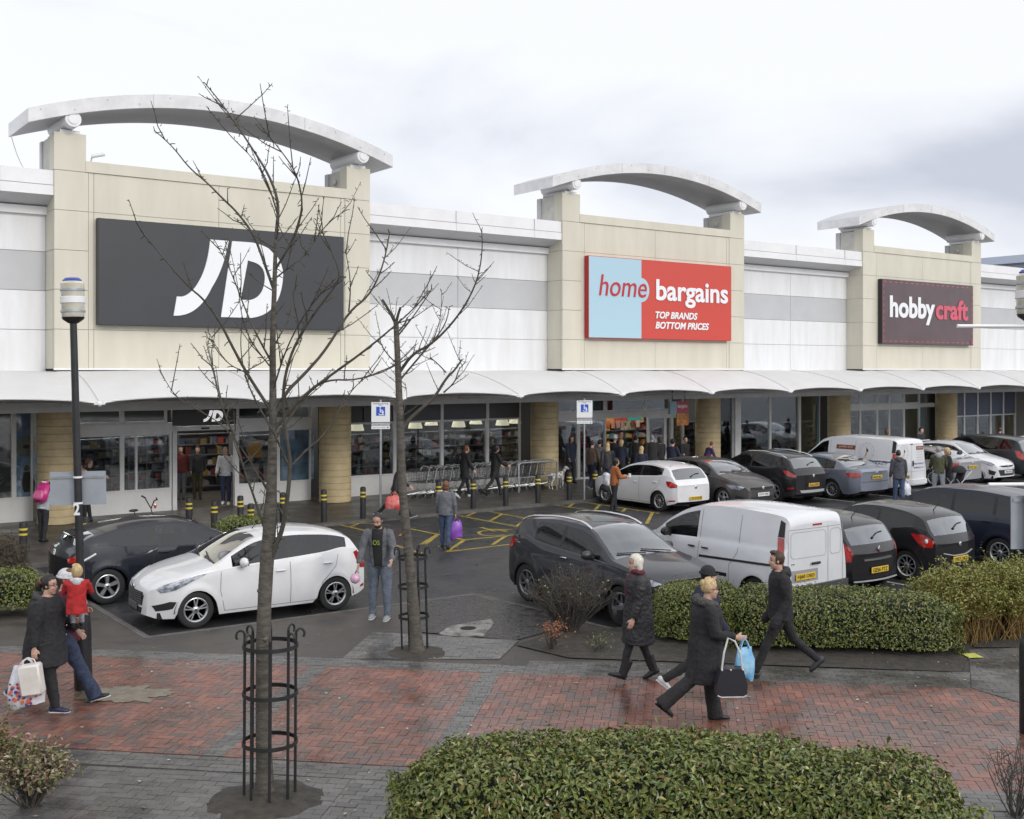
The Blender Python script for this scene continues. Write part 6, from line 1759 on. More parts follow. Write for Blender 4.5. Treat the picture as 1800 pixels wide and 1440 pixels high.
# tree guards
gm = mat('guard_black', (.02, .02, .021), .45, var=.3, vscale=10)
def guard(label, c, r, h, lean, seed):
    t = thing('tree_guard', label, 'tree guard', c)
    t.rotation_euler = (0, R(lean), 0)
    n = 8
    for i in range(n):
        a = 2*pi*i/n+seed; x, y = cos(a)*r, sin(a)*r
        mb = MB(); mb.tube([(x, y, 0), (x, y, h*.93)], .0145, 6)
        # bar bends outwards into a curl at the top
        pts = []
        for k in range(9):
            q = k/8*pi*1.25; pts.append((cos(a)*(r+.042-.042*cos(q)), sin(a)*(r+.042-.042*cos(q)), h*.93+.05*sin(q)))
        mb.tube(pts, .012, 6); mb.build('upright_bar', [gm], t, 50)
    for z in (.32*h, .60*h, .87*h):
        mb = MB(); k = 28
        mb.lathe([(r+.018, z-.02), (r+.026, z-.02), (r+.026, z+.02), (r+.018, z+.02), (r+.018, z-.02)], k); mb.build('hoop', [gm], t, 50)
    return t
c = G(474, 1402); guard('black iron tree guard with curled tops round the left foreground tree', c, .245, 1.72, .3, .2)
c = G(729, 1143); guard('black iron tree guard round the leaning second tree, tilted left', c, .205, 1.60, -1.5, .5)
# ------------------------------------------------------------------ lamp posts
lampglass = mat('lamp_lens', (.62, .60, .52), .2, coat=.6, var=.3, vscale=5, col2=(.45, .43, .34)); lampblue = mat('lamp_blue', (.05, .08, .35), .4); sgrey = mat('sign_grey', (.33, .36, .40), .45, var=.1, vscale=3)
pole_m = mat('pole_black', (.022, .023, .026), .35, var=.3, vscale=6)
def lamp_post(label, base, h, lean, head=True):
    t = thing('street_lamp', label, 'lamp post', base); t.rotation_euler = (0, R(lean), 0)
    mb = MB(); mb.lathe([(.105, 0), (.115, .03), (.115, 1.0), (.105, 1.08), (.06, 1.18), (.052, 1.3), (.045, h-.02), (.0, h-.01)], 20); mb.build('pole', [pole_m], t, 35)
    mb = MB(); mb.lathe([(.0, h-.02), (.06, h-.02), (.13, h+.03), (.145, h+.06), (.0, h+.061)], 20); mb.build('lamp_base', [pole_m], t, 35)
    mb = MB(); mb.lathe([(.135, h+.062), (.148, h+.1), (.148, h+.50), (.12, h+.53), (0, h+.53)], 24); mb.build('lamp_lens', [lampglass], t, 35)
    mb = MB(); mb.lathe([(.150, h+.24), (.158, h+.245), (.158, h+.325), (.150, h+.33), (.150, h+.24)], 24); mb.build('lamp_band', [whitet], t, 35)
    for z in (.12, .40): mb = MB(); mb.lathe([(.150, h+z), (.156, h+z+.005), (.156, h+z+.03), (.150, h+z+.035), (.150, h+z)], 24); mb.build('lamp_ring', [steel], t, 35)
    mb = MB(); mb.lathe([(.115, h+.531), (.12, h+.545), (.09, h+.575), (0, h+.585)], 20); mb.build('lamp_cap', [lampblue], t, 35)
    return t
lp = G(147, 1213)
t = lamp_post('tall black lamp post with a clear lantern, at the left by the woman with bags', lp, 4.83, -1.6)
b = text_mb('2', .085, .16, .03, 0, .0); b.off((-.045, -.061, 2.30)); o = b.build('lettering', [lw], t)
b = text_mb('4', .05, .08, .02, 0, .0); b.off((-.03, -.064, .98+.22)); b.build('lettering', [lw], t)
s_ = thing('sign_board', 'grey back of a rectangular sign board clamped to the left lamp post', 'sign', lp+Vector((-.07, 0, 2.42)))
s_.rotation_euler = (0, R(-1.0), R(3))
mb = MB(); mb.slab(-.38, .34, .062, .075, 0, .44, 0); mb.build('board', [sgrey], s_)
mb = MB(); mb.slab(-.36, .32, .05, .0615, .35, .38); mb.build('stiffener', [steel], s_)
for z in (.36, .02): mb = MB(); mb.lathe([(.05, z), (.058, z), (.058, z+.025), (.05, z+.025), (.05, z)], 18, (.0, 0, 0)); mb.build('clamp', [whitet], s_)
rp = G(1806, 1290); rp.x += .03
t = lamp_post('black lamp post cut off by the right edge, with two bare banner arms', rp, 4.78, 0)
for z, x1 in ((4.70, -.86), (2.88, -.50)):
    mb = MB(); mb.tube([(.0, -.02, z), (x1, -.05, z)], .022, 8); mb.build('banner_arm', [whitet], t, 40)
s_ = thing('sign_board', 'blue-grey back of a sign board on the right lamp post', 'sign', rp+Vector((-.02, 0, 2.12)))
mb = MB(); mb.slab(-.17, .45, .062, .078, 0, .62); mb.build('board', [sgrey], s_); mb = MB(); mb.slab(-.15, .43, .05, .0615, .55, .59); mb.build('stiffener', [steel], s_)
# ------------------------------------------------------------------ disabled parking signs
blue = mat('sign_blue', (.02, .08, .50), .4); plw = mat('plate_sign_white', (.74, .75, .76), .4); inkg = mat('sign_ink_grey', (.12, .12, .14), .5)
def wheelchair(mb, s, y):
    k = 18
    for i in range(13):
        q0, q1 = R(-150+i*19), R(-150+(i+1)*19)
        mb.add([(s*(.02+.27*r_*cos(q)), y, s*(-.12+.27*r_*sin(q))) for q in (q0, q1) for r_ in (.78, 1.05)], [(0, 1, 3, 2)])
    mb.slab(-.10*s, .0*s, y-.001, y+.001, -.10*s, .28*s); mb.slab(-.10*s, .2*s, y-.001, y+.001, -.12*s, -.03*s); mb.slab(.15*s, .23*s, y-.001, y+.001, -.38*s, -.03*s); mb.slab(.15*s, .34*s, y-.001, y+.001, -.38*s, -.31*s); mb.slab(-.1*s, .15*s, y-.001, y+.001, .08*s, .15*s)
    mb.lathe([(0, y-.001), (.08*s, y-.001)], 14, (-.04*s, 0, .39*s), 'y')
def dis_sign(label, base, top, w=.52):
    t = thing('parking_sign', label, 'sign', base, PHI*.25)
    mb = MB(); mb.tube([(0, 0, 0), (0, 0, top+.05)], .032, 10); mb.build('post', [steel], t, 40)
    mb = MB(); mb.box((0, -.045, top-.30), (w, .012, .56), bev=.006); mb.build('sign_plate', [plw], t)
    mb = MB(); mb.box((0, -.05, top-.27), (.25, .012, .25)); mb.build('blue_panel', [blue], t)
    mb = MB(); wheelchair(mb, .28, -.060); mb.off((0, 0, top-.27)); mb.build('wheelchair_symbol', [lw], t)
    b = text_mb('Disabled Parking', .42, None, .012); b.off((-.21, -.0525, top-.09)); b.build('lettering', [inkg], t); b = text_mb('Only', .12, None, .01); b.off((-.06, -.0525, top-.128)); b.build('lettering', [inkg], t)
    mb = MB(); mb.box((0, -.044, top-.64), (w*.98, .012, .07)); mb.build('notice_strip', [mat('notice_grey', (.45, .45, .46), .5)], t)
    b = text_mb('Blue badge holders', .4, .03, .01); b.off((-.2, -.0515, top-.655)); b.build('lettering', [inkg], t)
    mb = MB(); mb.box((0, -.044, top-.73), (w, .012, .09), bev=.004); mb.build('notice_plate', [plw], t)
    b = text_mb('Badges must be displayed', .34, .028, .008); b.off((-.22, -.0515, top-.745)); b.build('lettering', [inkg], t); mb = MB(); mb.lathe([(0, -.0515), (.022, -.0515)], 12, (.2, 0, top-.73), 'y'); mb.build('emblem', [inkg], t)
dis_sign('disabled parking sign on a grey post just left of the second tree', G(669, 912), AT(672, 706, G(669, 912).y).z)
dis_sign('disabled parking sign on a grey post in front of the discount shop entrance', G(1027, 878), AT(1027, 703, G(1027, 878).y).z)
# ------------------------------------------------------------------ bollards
boll = mat('bollard_black', (.02, .021, .023), .45, var=.3, vscale=8); yband = mat('bollard_yellow', (.60, .47, .05), .4)
t0 = thing('bollard', 'x', 'bollard')
mb = MB(); mb.lathe([(.082, 0), (.082, .84), (.074, .875), (.05, .892), (0, .897)], 18); mb.build('post', [boll], t0, 40)
for z in (.60, .71): mb = MB(); mb.lathe([(.083, z), (.0855, z+.002), (.0855, z+.043), (.083, z+.045), (.083, z)], 18); mb.build('reflective_band', [yband], t0, 40)
BL = [(5, 27.8, 5.64, 25.75, 'black and yellow bollard at the far left edge, before the person with the pink rucksack'), (0, 0, 6.97, 25.8, 'black and yellow bollard to the right of the pink rucksack'),
      (0, 0, 10.17, 28.1, 'black and yellow bollard at the left of the open sports shop doorway'), (0, 0, 10.42, 27.0, 'black and yellow bollard in the cluster before the doorway, second from the left'), (0, 0, 10.95, 25.95, 'black and yellow bollard beside the low yellow-green hedge, lowest of the cluster'), (0, 0, 11.42, 27.75, 'black and yellow bollard right of the man in the white jacket'),
      (0, 0, 12.64, 27.8, 'black and yellow bollard seen behind the crown fork of the first tree'), (0, 0, 13.86, 27.8, 'black and yellow bollard in front of the stone pillar behind the white hatchback'), (0, 0, 15.08, 27.8, 'black and yellow bollard to the left of the first parking sign'), (0, 0, 16.35, 27.8, 'black and yellow bollard hidden partly by the second tree trunk'),
      (0, 0, 17.6, 27.8, 'black and yellow bollard behind the head of the woman with the purple bag'), (0, 0, 18.84, 27.8, 'black and yellow bollard by the white trainers of the first woman in black'), (0, 0, 20.05, 27.8, 'black and yellow bollard in front of the second woman in black'), (0, 0, 21.3, 27.8, 'black and yellow bollard in front of the last shopping trolleys'), (0, 0, 22.58, 27.8, 'black and yellow bollard just right of the spotted dog'), (0, 0, 23.8, 27.95, 'black and yellow bollard to the right of the second parking sign')]
first = True
for _, _, s, d, lab in BL:
    p = W(s, d)
    if first: t0.location = p; t0['label'] = lab; t0['group'] = 'bollards along the pavement kerb'; first = False
    else: dup(t0, p, 0, lab, 'bollards along the pavement kerb')
# ------------------------------------------------------------------ shopping trolleys, nested in two rows
chr2 = mat('trolley_wire', (.17, .18, .19), .35, metal=.8)
tr = thing('shopping_trolley', 'grey wire shopping trolley nested in the row outside the dark windows', 'trolley', group='shopping trolleys nested outside the shop')
mb = MB()   # basket, long axis x, handle at -x
bk = lambda x, y, z: (x, y*(.27-.05*(x+.45)/.9), z)
top = [bk(-.45, -1, .95), bk(.45, -1, .88), bk(.45, 1, .88), bk(-.45, 1, .95)]; bot = [bk(-.36, -1, .50), bk(.40, -1, .54), bk(.40, 1, .54), bk(-.36, 1, .50)]
for q in (top, bot):
    for i in range(4): mb.tube([q[i], q[(i+1) % 4]], .008, 4)
def lr(a, b, u): return tuple(a[k]+(b[k]-a[k])*u for k in range(3))
for i in range(4):
    a, b, c, d = top[i], top[(i+1) % 4], bot[i], bot[(i+1) % 4]; k = 9 if i % 2 == 0 else 5
    for j in range(k+1): mb.tube([lr(a, b, j/k), lr(c, d, j/k)], .0035, 3, caps=False)
    for j in (1, 2, 3): mb.tube([lr(a, c, j/4), lr(b, d, j/4)], .0035, 3, caps=False)
mb.build('basket', [chr2], tr)
mb = MB()
for s in (-1, 1): mb.tube([(-.50, s*.27, 1.0), (-.42, s*.27, .95), (-.30, s*.26, .45), (-.22, s*.25, .24), (.50, s*.17, .15)], .013, 6); mb.tube([(-.28, s*.25, .3), (-.40, s*.25, .16)], .012, 5)
mb.tube([(-.24, -.25, .25), (-.24, .25, .25)], .01, 5); mb.build('frame', [mat('trolley_frame', (.30, .31, .32), .3, metal=.7)], tr, 40)
mb = MB(); mb.tube([(-.51, -.28, 1.01), (-.51, .28, 1.01)], .017, 8); mb.build('handle', [mat('handle_grey', (.5, .5, .5), .4)], tr)
for x, y in ((-.40, -.25), (-.40, .25), (.46, -.17), (.46, .17)): mb = MB(); mb.lathe([(.03, -.014), (.062, -.014), (.062, .014), (.03, .014)], 12, (x, y, .063), 'y'); mb.build('wheel', [blackp], tr)
fi = True
for a, n_, dd in ((18.75, 10, 31.1), (21.95, 7, 31.0)):
    for i in range(n_):
        p = W(a+i*.30, dd+.015*(i % 3)); rz = PHI+pi+.02*((i*7) % 3-1)
        if fi: tr.location = p; tr.rotation_euler = (0, 0, rz); fi = False
        else: dup(tr, p, rz)
# trolley bay rail at the right end
mb = MB(); a, b = 23.2, 24.35
mb2 = thing('trolley_bay', 'low grey tubular barrier at the right end of the trolley rows', 'barrier', W(24.15, 30.5), PHI)
mb.tube([(-1.6, 0, 0), (-1.6, 0, .95), (-1.5, 0, 1.0), (0, 0, 1.0), (.06, 0, .95), (.06, 0, 0)], .025, 8); mb.tube([(-1.6, 0, .5), (.06, 0, .5)], .02, 6); mb.build('rail', [steel], mb2, 40)
# ------------------------------------------------------------------ litter bin and bench-less bits: bicycle by the sports shop
bk_ = thing('bicycle', 'small dark child bicycle with red details standing before the sports shop window', 'bicycle', W(8.75, 27.6), PHI+.2)
def bar(mb, *p, r=.014): mb.tube(p, r, 6)
mb = MB(); bar(mb, (-.35, 0, .25), (.0, 0, .25), (.32, 0, .62), (-.12, 0, .60), (0, 0, .25)); bar(mb, (-.35, 0, .25), (-.12, 0, .60), (-.15, 0, .70)); bar(mb, (.32, 0, .66), (.30, 0, .72), (.45, 0, .25)); mb.build('frame', [mat('bike_frame', (.12, .03, .03), .4)], bk_, 40)
mb = MB(); bar(mb, (.30, -.28, .98), (.27, -.2, .95), (.30, 0, .74), (.27, .2, .95), (.30, .28, .98), r=.016); mb.build('handlebar', [blackp], bk_, 40)
for s in (-1, 1): mb = MB(); mb.tube([(.30, s*.28, .98), (.24, s*.36, 1.03)], .022, 6); mb.build('grip', [blackp], bk_)
mb = MB(); mb.ball((-.17, 0, .73), (.13, .07, .035), 10); mb.build('saddle', [blackp], bk_)
mb = MB(); mb.ball((.40, -.02, .80), (.04, .03, .07), 8); mb.build('reflector', [redl], bk_)
for x in (-.35, .45):
    mb = MB(); mb.lathe([(.22, -.02), (.25, -.02), (.25, .02), (.22, .02), (.22, -.02)], 20, (x, 0, .25), 'y'); o = mb.build('wheel', [rubber], bk_, 40)
    mb = MB()
    for k in range(8): q = pi*k/8; mb.tube([(x+.22*cos(q), 0, .25+.22*sin(q)), (x-.22*cos(q), 0, .25-.22*sin(q))], .003, 3)
    mb.build('spokes', [steel], o)
# ================================================================== people
skins = [mat('skin_fair', (.50, .31, .235), .5, var=.1, vscale=20), mat('skin_tan', (.40, .24, .17), .5, var=.1, vscale=20)]
def cloth(name, col, rough=.85, var=.25, vs=14, bump=.5, bs=70, **k): return mat('cloth_'+name, col, rough, var=var, vscale=vs, bump=bump, bscale=bs, **k)
K_ = cloth('black', (.02, .02, .0225)); NV = cloth('navy', (.018, .022, .045)); GY = cloth('grey', (.13, .135, .15)); DG_ = cloth('charcoal', (.03, .03, .033))
JN = cloth('denim', (.055, .085, .16), var=.4); DJ = cloth('dark_denim', (.03, .042, .085), var=.4); BR = cloth('brown', (.10, .07, .05)); WH = cloth('white', (.62, .62, .64)); RD = cloth('red', (.42, .02, .022)); OR = cloth('rust', (.33, .11, .035)); OL = cloth('olive', (.07, .07, .035)); PU = cloth('purple', (.06, .03, .10)); LG = cloth('light_grey', (.33, .35, .38)); MR = cloth('maroon', (.10, .015, .03)); BG = cloth('blue_grey', (.12, .15, .20)); TK = cloth('track_grey', (.12, .145, .185))
PUF = mat('quilted_black', (.022, .021, .024), .55, var=.3, vscale=9, bump=.8, bscale=26)
FUR = mat('fur_grey', (.12, .115, .11), .95, var=.6, vscale=60, bump=1, bscale=140)
hairs = {'brown': mat('hair_brown', (.055, .03, .016), .55, var=.4, vscale=40, stretch=(1, 1, .3)), 'dark': mat('hair_dark', (.016, .012, .010), .5, var=.3, vscale=40), 'blonde': mat('hair_blonde', (.52, .38, .19), .55, var=.4, vscale=40, stretch=(1, 1, .3)), 'white': mat('hair_white', (.66, .62, .54), .6, var=.25, vscale=40), 'auburn': mat('hair_auburn', (.15, .06, .028), .55, var=.4, vscale=40), 'grey': mat('hair_grey', (.3, .3, .3), .6, var=.3, vscale=40)}
shoe_k = mat('shoe_black', (.016, .016, .018), .5); shoe_w = mat('shoe_white', (.65, .65, .66), .5); shoe_g = mat('shoe_grey', (.24, .26, .27), .6); shoe_n = mat('shoe_navy', (.02, .025, .06), .5); solew = mat('sole_white', (.6, .6, .6), .5)
eyem = mat('eye_dark', (.02, .015, .012), .2); lipm = mat('lips', (.30, .10, .09), .5); browm = mat('brow', (.06, .04, .028), .7)

def person(label, loc, rz, H=1.72, fat=1.0, lean=3, legs=((18, 6), (-16, 22)), arms=((-14, 6, 14), (14, 6, 18)), yaw=0, pitch=0, hair='brown', style='short', top=K_, hem=.0, flare=0.0, trousers=K_, tw=1.0, tflare=0.0, shoes=shoe_k, sole=None, skin=0, near=True, hood=None, scarf=None, glasses=False, beard=False, hat=None, open_=None, shirt=None, boots=False, pelvis=None, collar=None, pockets=False, headk=1.0, group=None, cuff=True, spread=0.0, pony=None):
    k = H/1.75; vx = .0085 if near else .02
    rz = R(rz); le = R(lean)
    ut = Vector((sin(le), 0, cos(le)))
    # legs first: find the pelvis height that puts the lower foot on the ground
    def leg(a, b, s):
        h = Vector((0, s*.092*k, 0)); A, B = R(a), R(a-b)
        kn = h+Vector((sin(A), s*spread, -cos(A)))*.44*k; an = kn+Vector((sin(B), s*spread*.5, -cos(B)))*.425*k
        return h, kn, an, B
    LG_ = [leg(*legs[0], 1), leg(*legs[1], -1)]
    def foot_low(l):
        fp = max(-.9, min(.5, -l[3]*.0+foot_pitch(l))); return l[2].z-.075*k-max(0, sin(-fp))*.15*k-max(0, sin(fp))*.05*k
    def foot_pitch(l):
        return R(0) if abs(l[3]) < .2 else (R(18) if l[3] > 0 else R(-38)*min(1, abs(l[3])/.6))
    lowz = min(foot_low(l) for l in LG_)
    pz = -lowz+.005
    pel = Vector((0, 0, pz))
    def up(t, x=0, y=0): return pel+ut*(t*k)+Vector((cos(le)*x, y, -sin(le)*x))
    neck = up(.555); hd = up(.555)+(ut+Vector((.25, 0, 0))).normalized()*.125*k
    Mh = Matrix.Rotation(R(yaw), 3, 'Z') @ Matrix.Rotation(R(pitch)+le*.5, 3, 'Y')
    hk = k*.93*headk
    def hp(x, y, z): return hd+Mh @ Vector((x*hk, y*hk, z*hk))
    AR = []
    for s, (sa, ab, eb) in ((1, arms[0]), (-1, arms[1])):
        sh = up(.465, 0, s*.178*k*(1+(fat-1)*.45)); A = R(sa)+le*.3; E = R(sa+eb)+le*.3; o_ = math.tan(R(ab))
        el = sh+Vector((sin(A), s*o_, -cos(A))).normalized()*.285*k
        wr = el+Vector((sin(E), s*o_*(.35 if eb < 60 else -.6), -cos(E))).normalized()*.245*k
        AR.append((sh, el, wr, s))
    b = MB()
    f = fat; gw = 1+(fat-1)*.5
    tor = [(-.06, .085, .13), (.02, .10, .15), (.16, .09, .125), (.30, .10, .14), (.42, .095, .155), (.49, .07, .13), (.54, .055, .06)]
    b.tube([up(t) for t, _, _ in tor], [(y*k*gw*.92, x*k*f*.92) for _, x, y in tor], 16, up=(1, 0, 0))
    b.tube([up(.50), neck, hp(-.01, 0, -.05)], [.058*k, .052*k, .05*k], 12)
    b.ball(hp(-.005, 0, .03), (.098*hk, .078*hk, .104*hk), 16, rot=Mh); b.ball(hp(.028, 0, -.045), (.07*hk, .06*hk, .082*hk), 14, rot=Mh); b.ball(hp(.066, 0, -.105), (.024*hk, .030*hk, .022*hk), 8, rot=Mh)
    b.tube([hp(.086, 0, .015), hp(.104, 0, -.022), hp(.096, 0, -.037)], [.009*hk, .015*hk, .017*hk], 8)
    for s in (1, -1): b.ball(hp(-.005, s*.078, -.01), (.018*hk, .010*hk, .030*hk), 8, rot=Mh); b.ball(hp(.06, s*.035, -.035), (.03*hk, .025*hk, .025*hk), 8, rot=Mh)
    for sh, el, wr, s in AR:
        b.tube([sh+Vector((0, -s*.03, .0)), sh.lerp(el, .3), el, el.lerp(wr, .35), wr], [.05*k, .047*k, .038*k, .036*k, .026*k], 10)
        d = (wr-el).normalized(); inn = Vector((0, -s, 0)); inn = (inn-d*inn.dot(d)).normalized(); fw = d.cross(inn)*s*1.0
        if fw.x < 0: fw = -fw
        pc = wr+d*.05*k; b.tube([wr, wr+d*.03*k, wr+d*.085*k], [(.026*k, .018*k), (.040*k, .017*k), (.040*k, .015*k)], 10, up=tuple(inn))
        for q, (o_, ln) in enumerate(((.030, .070), (.010, .080), (-.011, .074), (-.030, .058))):
            p0 = wr+d*.082*k+fw*o_*k; c1, c2, c3 = p0+d*ln*.42*k+inn*.006*k, p0+d*ln*.74*k+inn*.022*k, p0+d*ln*.88*k+inn*.042*k
            b.tube([p0-d*.015*k, p0, c1, c2, c3], [.0095*k, .0098*k, .0092*k, .0085*k, .007*k], 6)
        p0 = wr+d*.025*k+fw*.03*k; b.tube([p0, p0+(fw*.7+d*.7)*.034*k+inn*.008*k, p0+(fw*.45+d*.9)*.066*k+inn*.022*k], [.013*k, .011*k, .008*k], 6)
    for h, kn, an, B in LG_:
        h, kn, an = h+pel, kn+pel, an+pel
        b.tube([h+Vector((0, 0, .05)), h.lerp(kn, .3), kn, kn.lerp(an, .35), an, an-Vector((0, 0, .04*k))], [.075*k*tw, .07*k*tw, .048*k*tw, .046*k*tw, .034*k*tw, .032*k], 10)
        fp = foot_pitch((h, kn, an, B)); fd = Vector((cos(fp), 0, sin(fp)))
        un_ = Vector((-sin(fp), 0, cos(fp))); b.tube([an-fd*.03*k-un_*.035*k, an+fd*.05*k-un_*.042*k, an+fd*.12*k-un_*.050*k], [.022*k, .022*k, .013*k], 8)
    me = remesh(b, 'person', skins[skin], vx, 3 if near else 1)
    root = link('person', me)
    if pelvis is not None: loc = Vector((pelvis[0], pelvis[1], pelvis[2]-pz))
    root.location = loc; root.rotation_euler = (0, 0, rz)
    tag(root, label, 'person', group)
    def part(nm, mesh): return link(nm, mesh, root)
    # trousers
    t = MB(); t.ball(pel+Vector((0, 0, .0)), (.118*k*f, .165*k*gw, .13*k), 14)
    for h, kn, an, B in LG_:
        h, kn, an = h+pel, kn+pel, an+pel; dn = (an-kn).normalized()
        t.tube([h+Vector((0, 0, .03)), h.lerp(kn, .35), kn, kn.lerp(an, .45), an+dn*.0*k, an+dn*(.045 if tflare else .01)*k], [.100*k*f**.6*tw, .092*k*f**.5*tw, .070*k*tw, .063*k*tw+tflare*.4, .053*k*tw+tflare*.9, .053*k*tw+tflare], 12)
    part('trousers', remesh(t, 'trousers', trousers, .012 if near else .022, 3 if near else 1, .010 if near else 0, 11, seed=len(label)))
    # shoes
    for h, kn, an, B in LG_:
        an = an+pel; fp = foot_pitch((h, kn, an, B)); fd = Vector((cos(fp), 0, sin(fp))); un = Vector((-sin(fp), 0, cos(fp)))
        def sp_(x, z): return an+fd*x*k+un*z*k
        s_ = MB(); s_.tube([sp_(-.075, -.035), sp_(-.065, -.03), sp_(-.02, -.022), sp_(.04, -.032), (sp_(.11, -.045)), sp_(.165, -.052), sp_(.18, -.056)], [(.018*k, .02*k), (.036*k, .038*k), (.040*k, .045*k), (.043*k, .038*k), (.046*k, .027*k), (.036*k, .02*k), (.012*k, .01*k)], 12, up=tuple(un))
        if boots: s_.tube([sp_(-.02, -.03), sp_(-.03, .08), sp_(-.035, .2)], [.048*k, .052*k, .062*k], 12)
        o = s_.build('shoe', [shoes], root, 60)
        s2 = MB(); s2.tube([sp_(-.08, -.067), sp_(-.05, -.067), (sp_(.04, -.068)), sp_(.11, -.070), sp_(.17, -.071), sp_(.188, -.070)], [(.02*k, .011*k), (.038*k, .012*k), (.042*k, .012*k), (.048*k, .011*k), (.038*k, .010*k), (.012*k, .008*k)], 12, up=tuple(un)); s2.build('sole', [sole or shoe_k], o, 50)
    # top / coat
    c = MB(); g = f
    rings = [(.54, .075, .075), (.505, .088, .135), (.46, .108, .175), (.38, .128, .178), (.26, .128, .170), (.14, .128, .168), (.0, .138, .185), (-.06, .14, .188)]
    if hem > 0:
        for i in range(1, 5): u = i/4; rings.append((-.06-hem*u, .14+flare*u*.7, .188+flare*u))
    c.tube([up(tt_) if tt_ > -.06 else up(-.06)+Vector((0, 0, (tt_+.06)*k)) for tt_, _, _ in rings], [(y*k*gw, x*k*g) for _, x, y in rings], 20, up=(1, 0, 0))
    for sh, el, wr, s in AR:
        c.ball(sh, (.068*k, .066*k, .066*k), 10)
        c.tube([sh+Vector((0, -s*.05, .01)), sh, sh.lerp(el, .35), el, el.lerp(wr, .45), wr.lerp(el, .04)], [.066*k, .070*k*g**.3, .068*k*g**.55, .060*k*g**.5, .054*k*g**.4, .044*k*g**.3], 12)
    if pockets:
        for sh, el, wr, s in AR:
            d = (wr-el).normalized(); c.tube([wr-d*.03*k, wr+d*.05*k, wr+d*.10*k, wr+d*.17*k+Vector((0, -s*.01, 0)), wr+d*.2*k], [.05*k, .062*k, .066*k, .056*k, .03*k], 12)
    cm = remesh(c, 'coat', top, .011 if near else .02, 3 if near else 1, .013 if near else .0, 8, seed=len(label)+3)
    if open_:
        bm = bmesh.new(); bm.from_mesh(cm)
        dl = [fc for fc in bm.faces if fc.normal.x > .15 and abs(fc.calc_center_median().y) < open_*k*(1+.6*(fc.calc_center_median().z-pz)) and fc.calc_center_median().x > .04 and fc.calc_center_median().z < up(.56).z]
        bmesh.ops.delete(bm, geom=dl, context='FACES'); bm.to_mesh(cm); bm.free()
    part('coat', cm)
    if shirt:
        sm = MB(); rr_ = [(r[0], r[1]*.93, r[2]*.9) for r in rings if r[0] >= -.06]
        sm.tube([up(a) for a, _, _ in rr_], [(y*k*gw, x*k*g) for _, x, y in rr_], 20, up=(1, 0, 0)); part('shirt', remesh(sm, 'shirt', shirt, .012, 2, .004, 12))
    if hood or collar:
        h_ = MB(); pts = []; q0, q1 = (.5*pi, 1.5*pi) if hood else (.22*pi, 1.78*pi)
        n_ = 18
        for i in range(n_+1):
            q = q0+(q1-q0)*i/n_; pts.append(up(.545-.02*(1+cos(q))*(1 if collar else 0)-(.0 if collar else .03*(1-abs(cos(q)))), cos(q)*(.10 if collar else .095)*k*g**.5+.0, sin(q)*(.125 if collar else .10)*k*g**.5))
        rad = [(.058 if collar else .05)*k*(.55+.45*sin(pi*i/n_)**.5) for i in range(n_+1)]
        h_.tube(pts, rad, 10); 
        if hood: h_.ball(up(.50, -.11*k), (.05*k, .09*k, .08*k), 12)
        part('fur_collar' if collar else 'hood', remesh(h_, 'hood', collar or hood, .011 if near else .02, 2 if hood else 1, .012 if collar else .006, 60 if collar else 10))
    if scarf:
        h_ = MB(); pts = [up(.56+.012*cos(2*pi*i/16), cos(2*pi*i/16)*.075*k, sin(2*pi*i/16)*.08*k) for i in range(17)]; h_.tube(pts, .038*k, 8); h_.tube([up(.54, .09*k, .02), up(.42, .14*k, .04), up(.26, .15*k, .03)], [.035*k, .045*k, .04*k], 8)
        part('scarf', remesh(h_, 'scarf', scarf, .012, 2, .008, 16))
    # hair
    if style:
        hm = hairs[hair]; hb = MB()
        n1, n2 = 22, 16
        def hv(th, q):
            x, y, z = sin(th)*cos(q), sin(th)*sin(q), cos(th)
            low = {'short': -.05, 'bob': -.115, 'long': -.10, 'tied': -.06, 'crop': -.045}[style]
            rx, ry, rz_ = .106, .086, .112
            if style in ('bob', 'long'): rx, ry, rz_ = .112, .096, .118
            if style == 'crop': rx, ry, rz_ = .101, .081, .107
            p = Vector((x*rx-.012, y*ry, z*rz_+.032))
            return p, low
        keep = {}; 
        for i in range(n2+1):
            for j in range(n1):
                p, low = hv(pi*.78*i/n2, 2*pi*j/n1)
                fr_ = p.x > .045-.25*max(0, p.z-.07)-(0 if style != 'bob' else -.01)
                wv = 1+.07*noise.noise(p*26+Vector((3, len(label), 0)))+.05*noise.noise(p*60+Vector((len(label), 0, 0)))
                keep[(i, j)] = (len(hb.v), not (fr_ and p.z < .085) and p.z > low-.012)
                hb.v.append(hp(p.x*wv, p.y*wv, (p.z-.03)*wv+.03))
        for i in range(n2):
            for j in range(n1):
                a, b_, c_, d = keep[(i, j)], keep[(i+1, j)], keep[(i+1, (j+1) % n1)], keep[(i, (j+1) % n1)]
                if (a[1]+b_[1]+c_[1]+d[1]) >= 3: hb.f.append([a[0], b_[0], c_[0], d[0]]); hb.m.append(0)
        if style == 'long':
            hb.tube([hp(-.05, 0, .03), hp(-.075, 0, -.08), hp(-.08, 0, -.18), hp(-.085, 0, -.27), hp(-.08, 0, -.31)], [(.075*hk, .05*hk), (.09*hk, .05*hk), (.095*hk, .045*hk), (.08*hk, .035*hk), (.03*hk, .02*hk)], 12, up=(1, 0, 0))
        if style == 'bob': hb.tube([hp(-.04, 0, .03), hp(-.055, 0, -.06), hp(-.05, 0, -.125)], [(.085*hk, .06*hk), (.094*hk, .06*hk), (.075*hk, .045*hk)], 14, up=(1, 0, 0))
        if style == 'tied': hb.ball(hp(-.085, 0, .07), (.05*hk, .055*hk, .05*hk), 12); hb.ball(hp(-.02, .03, .12), (.05*hk, .05*hk, .03*hk), 10)
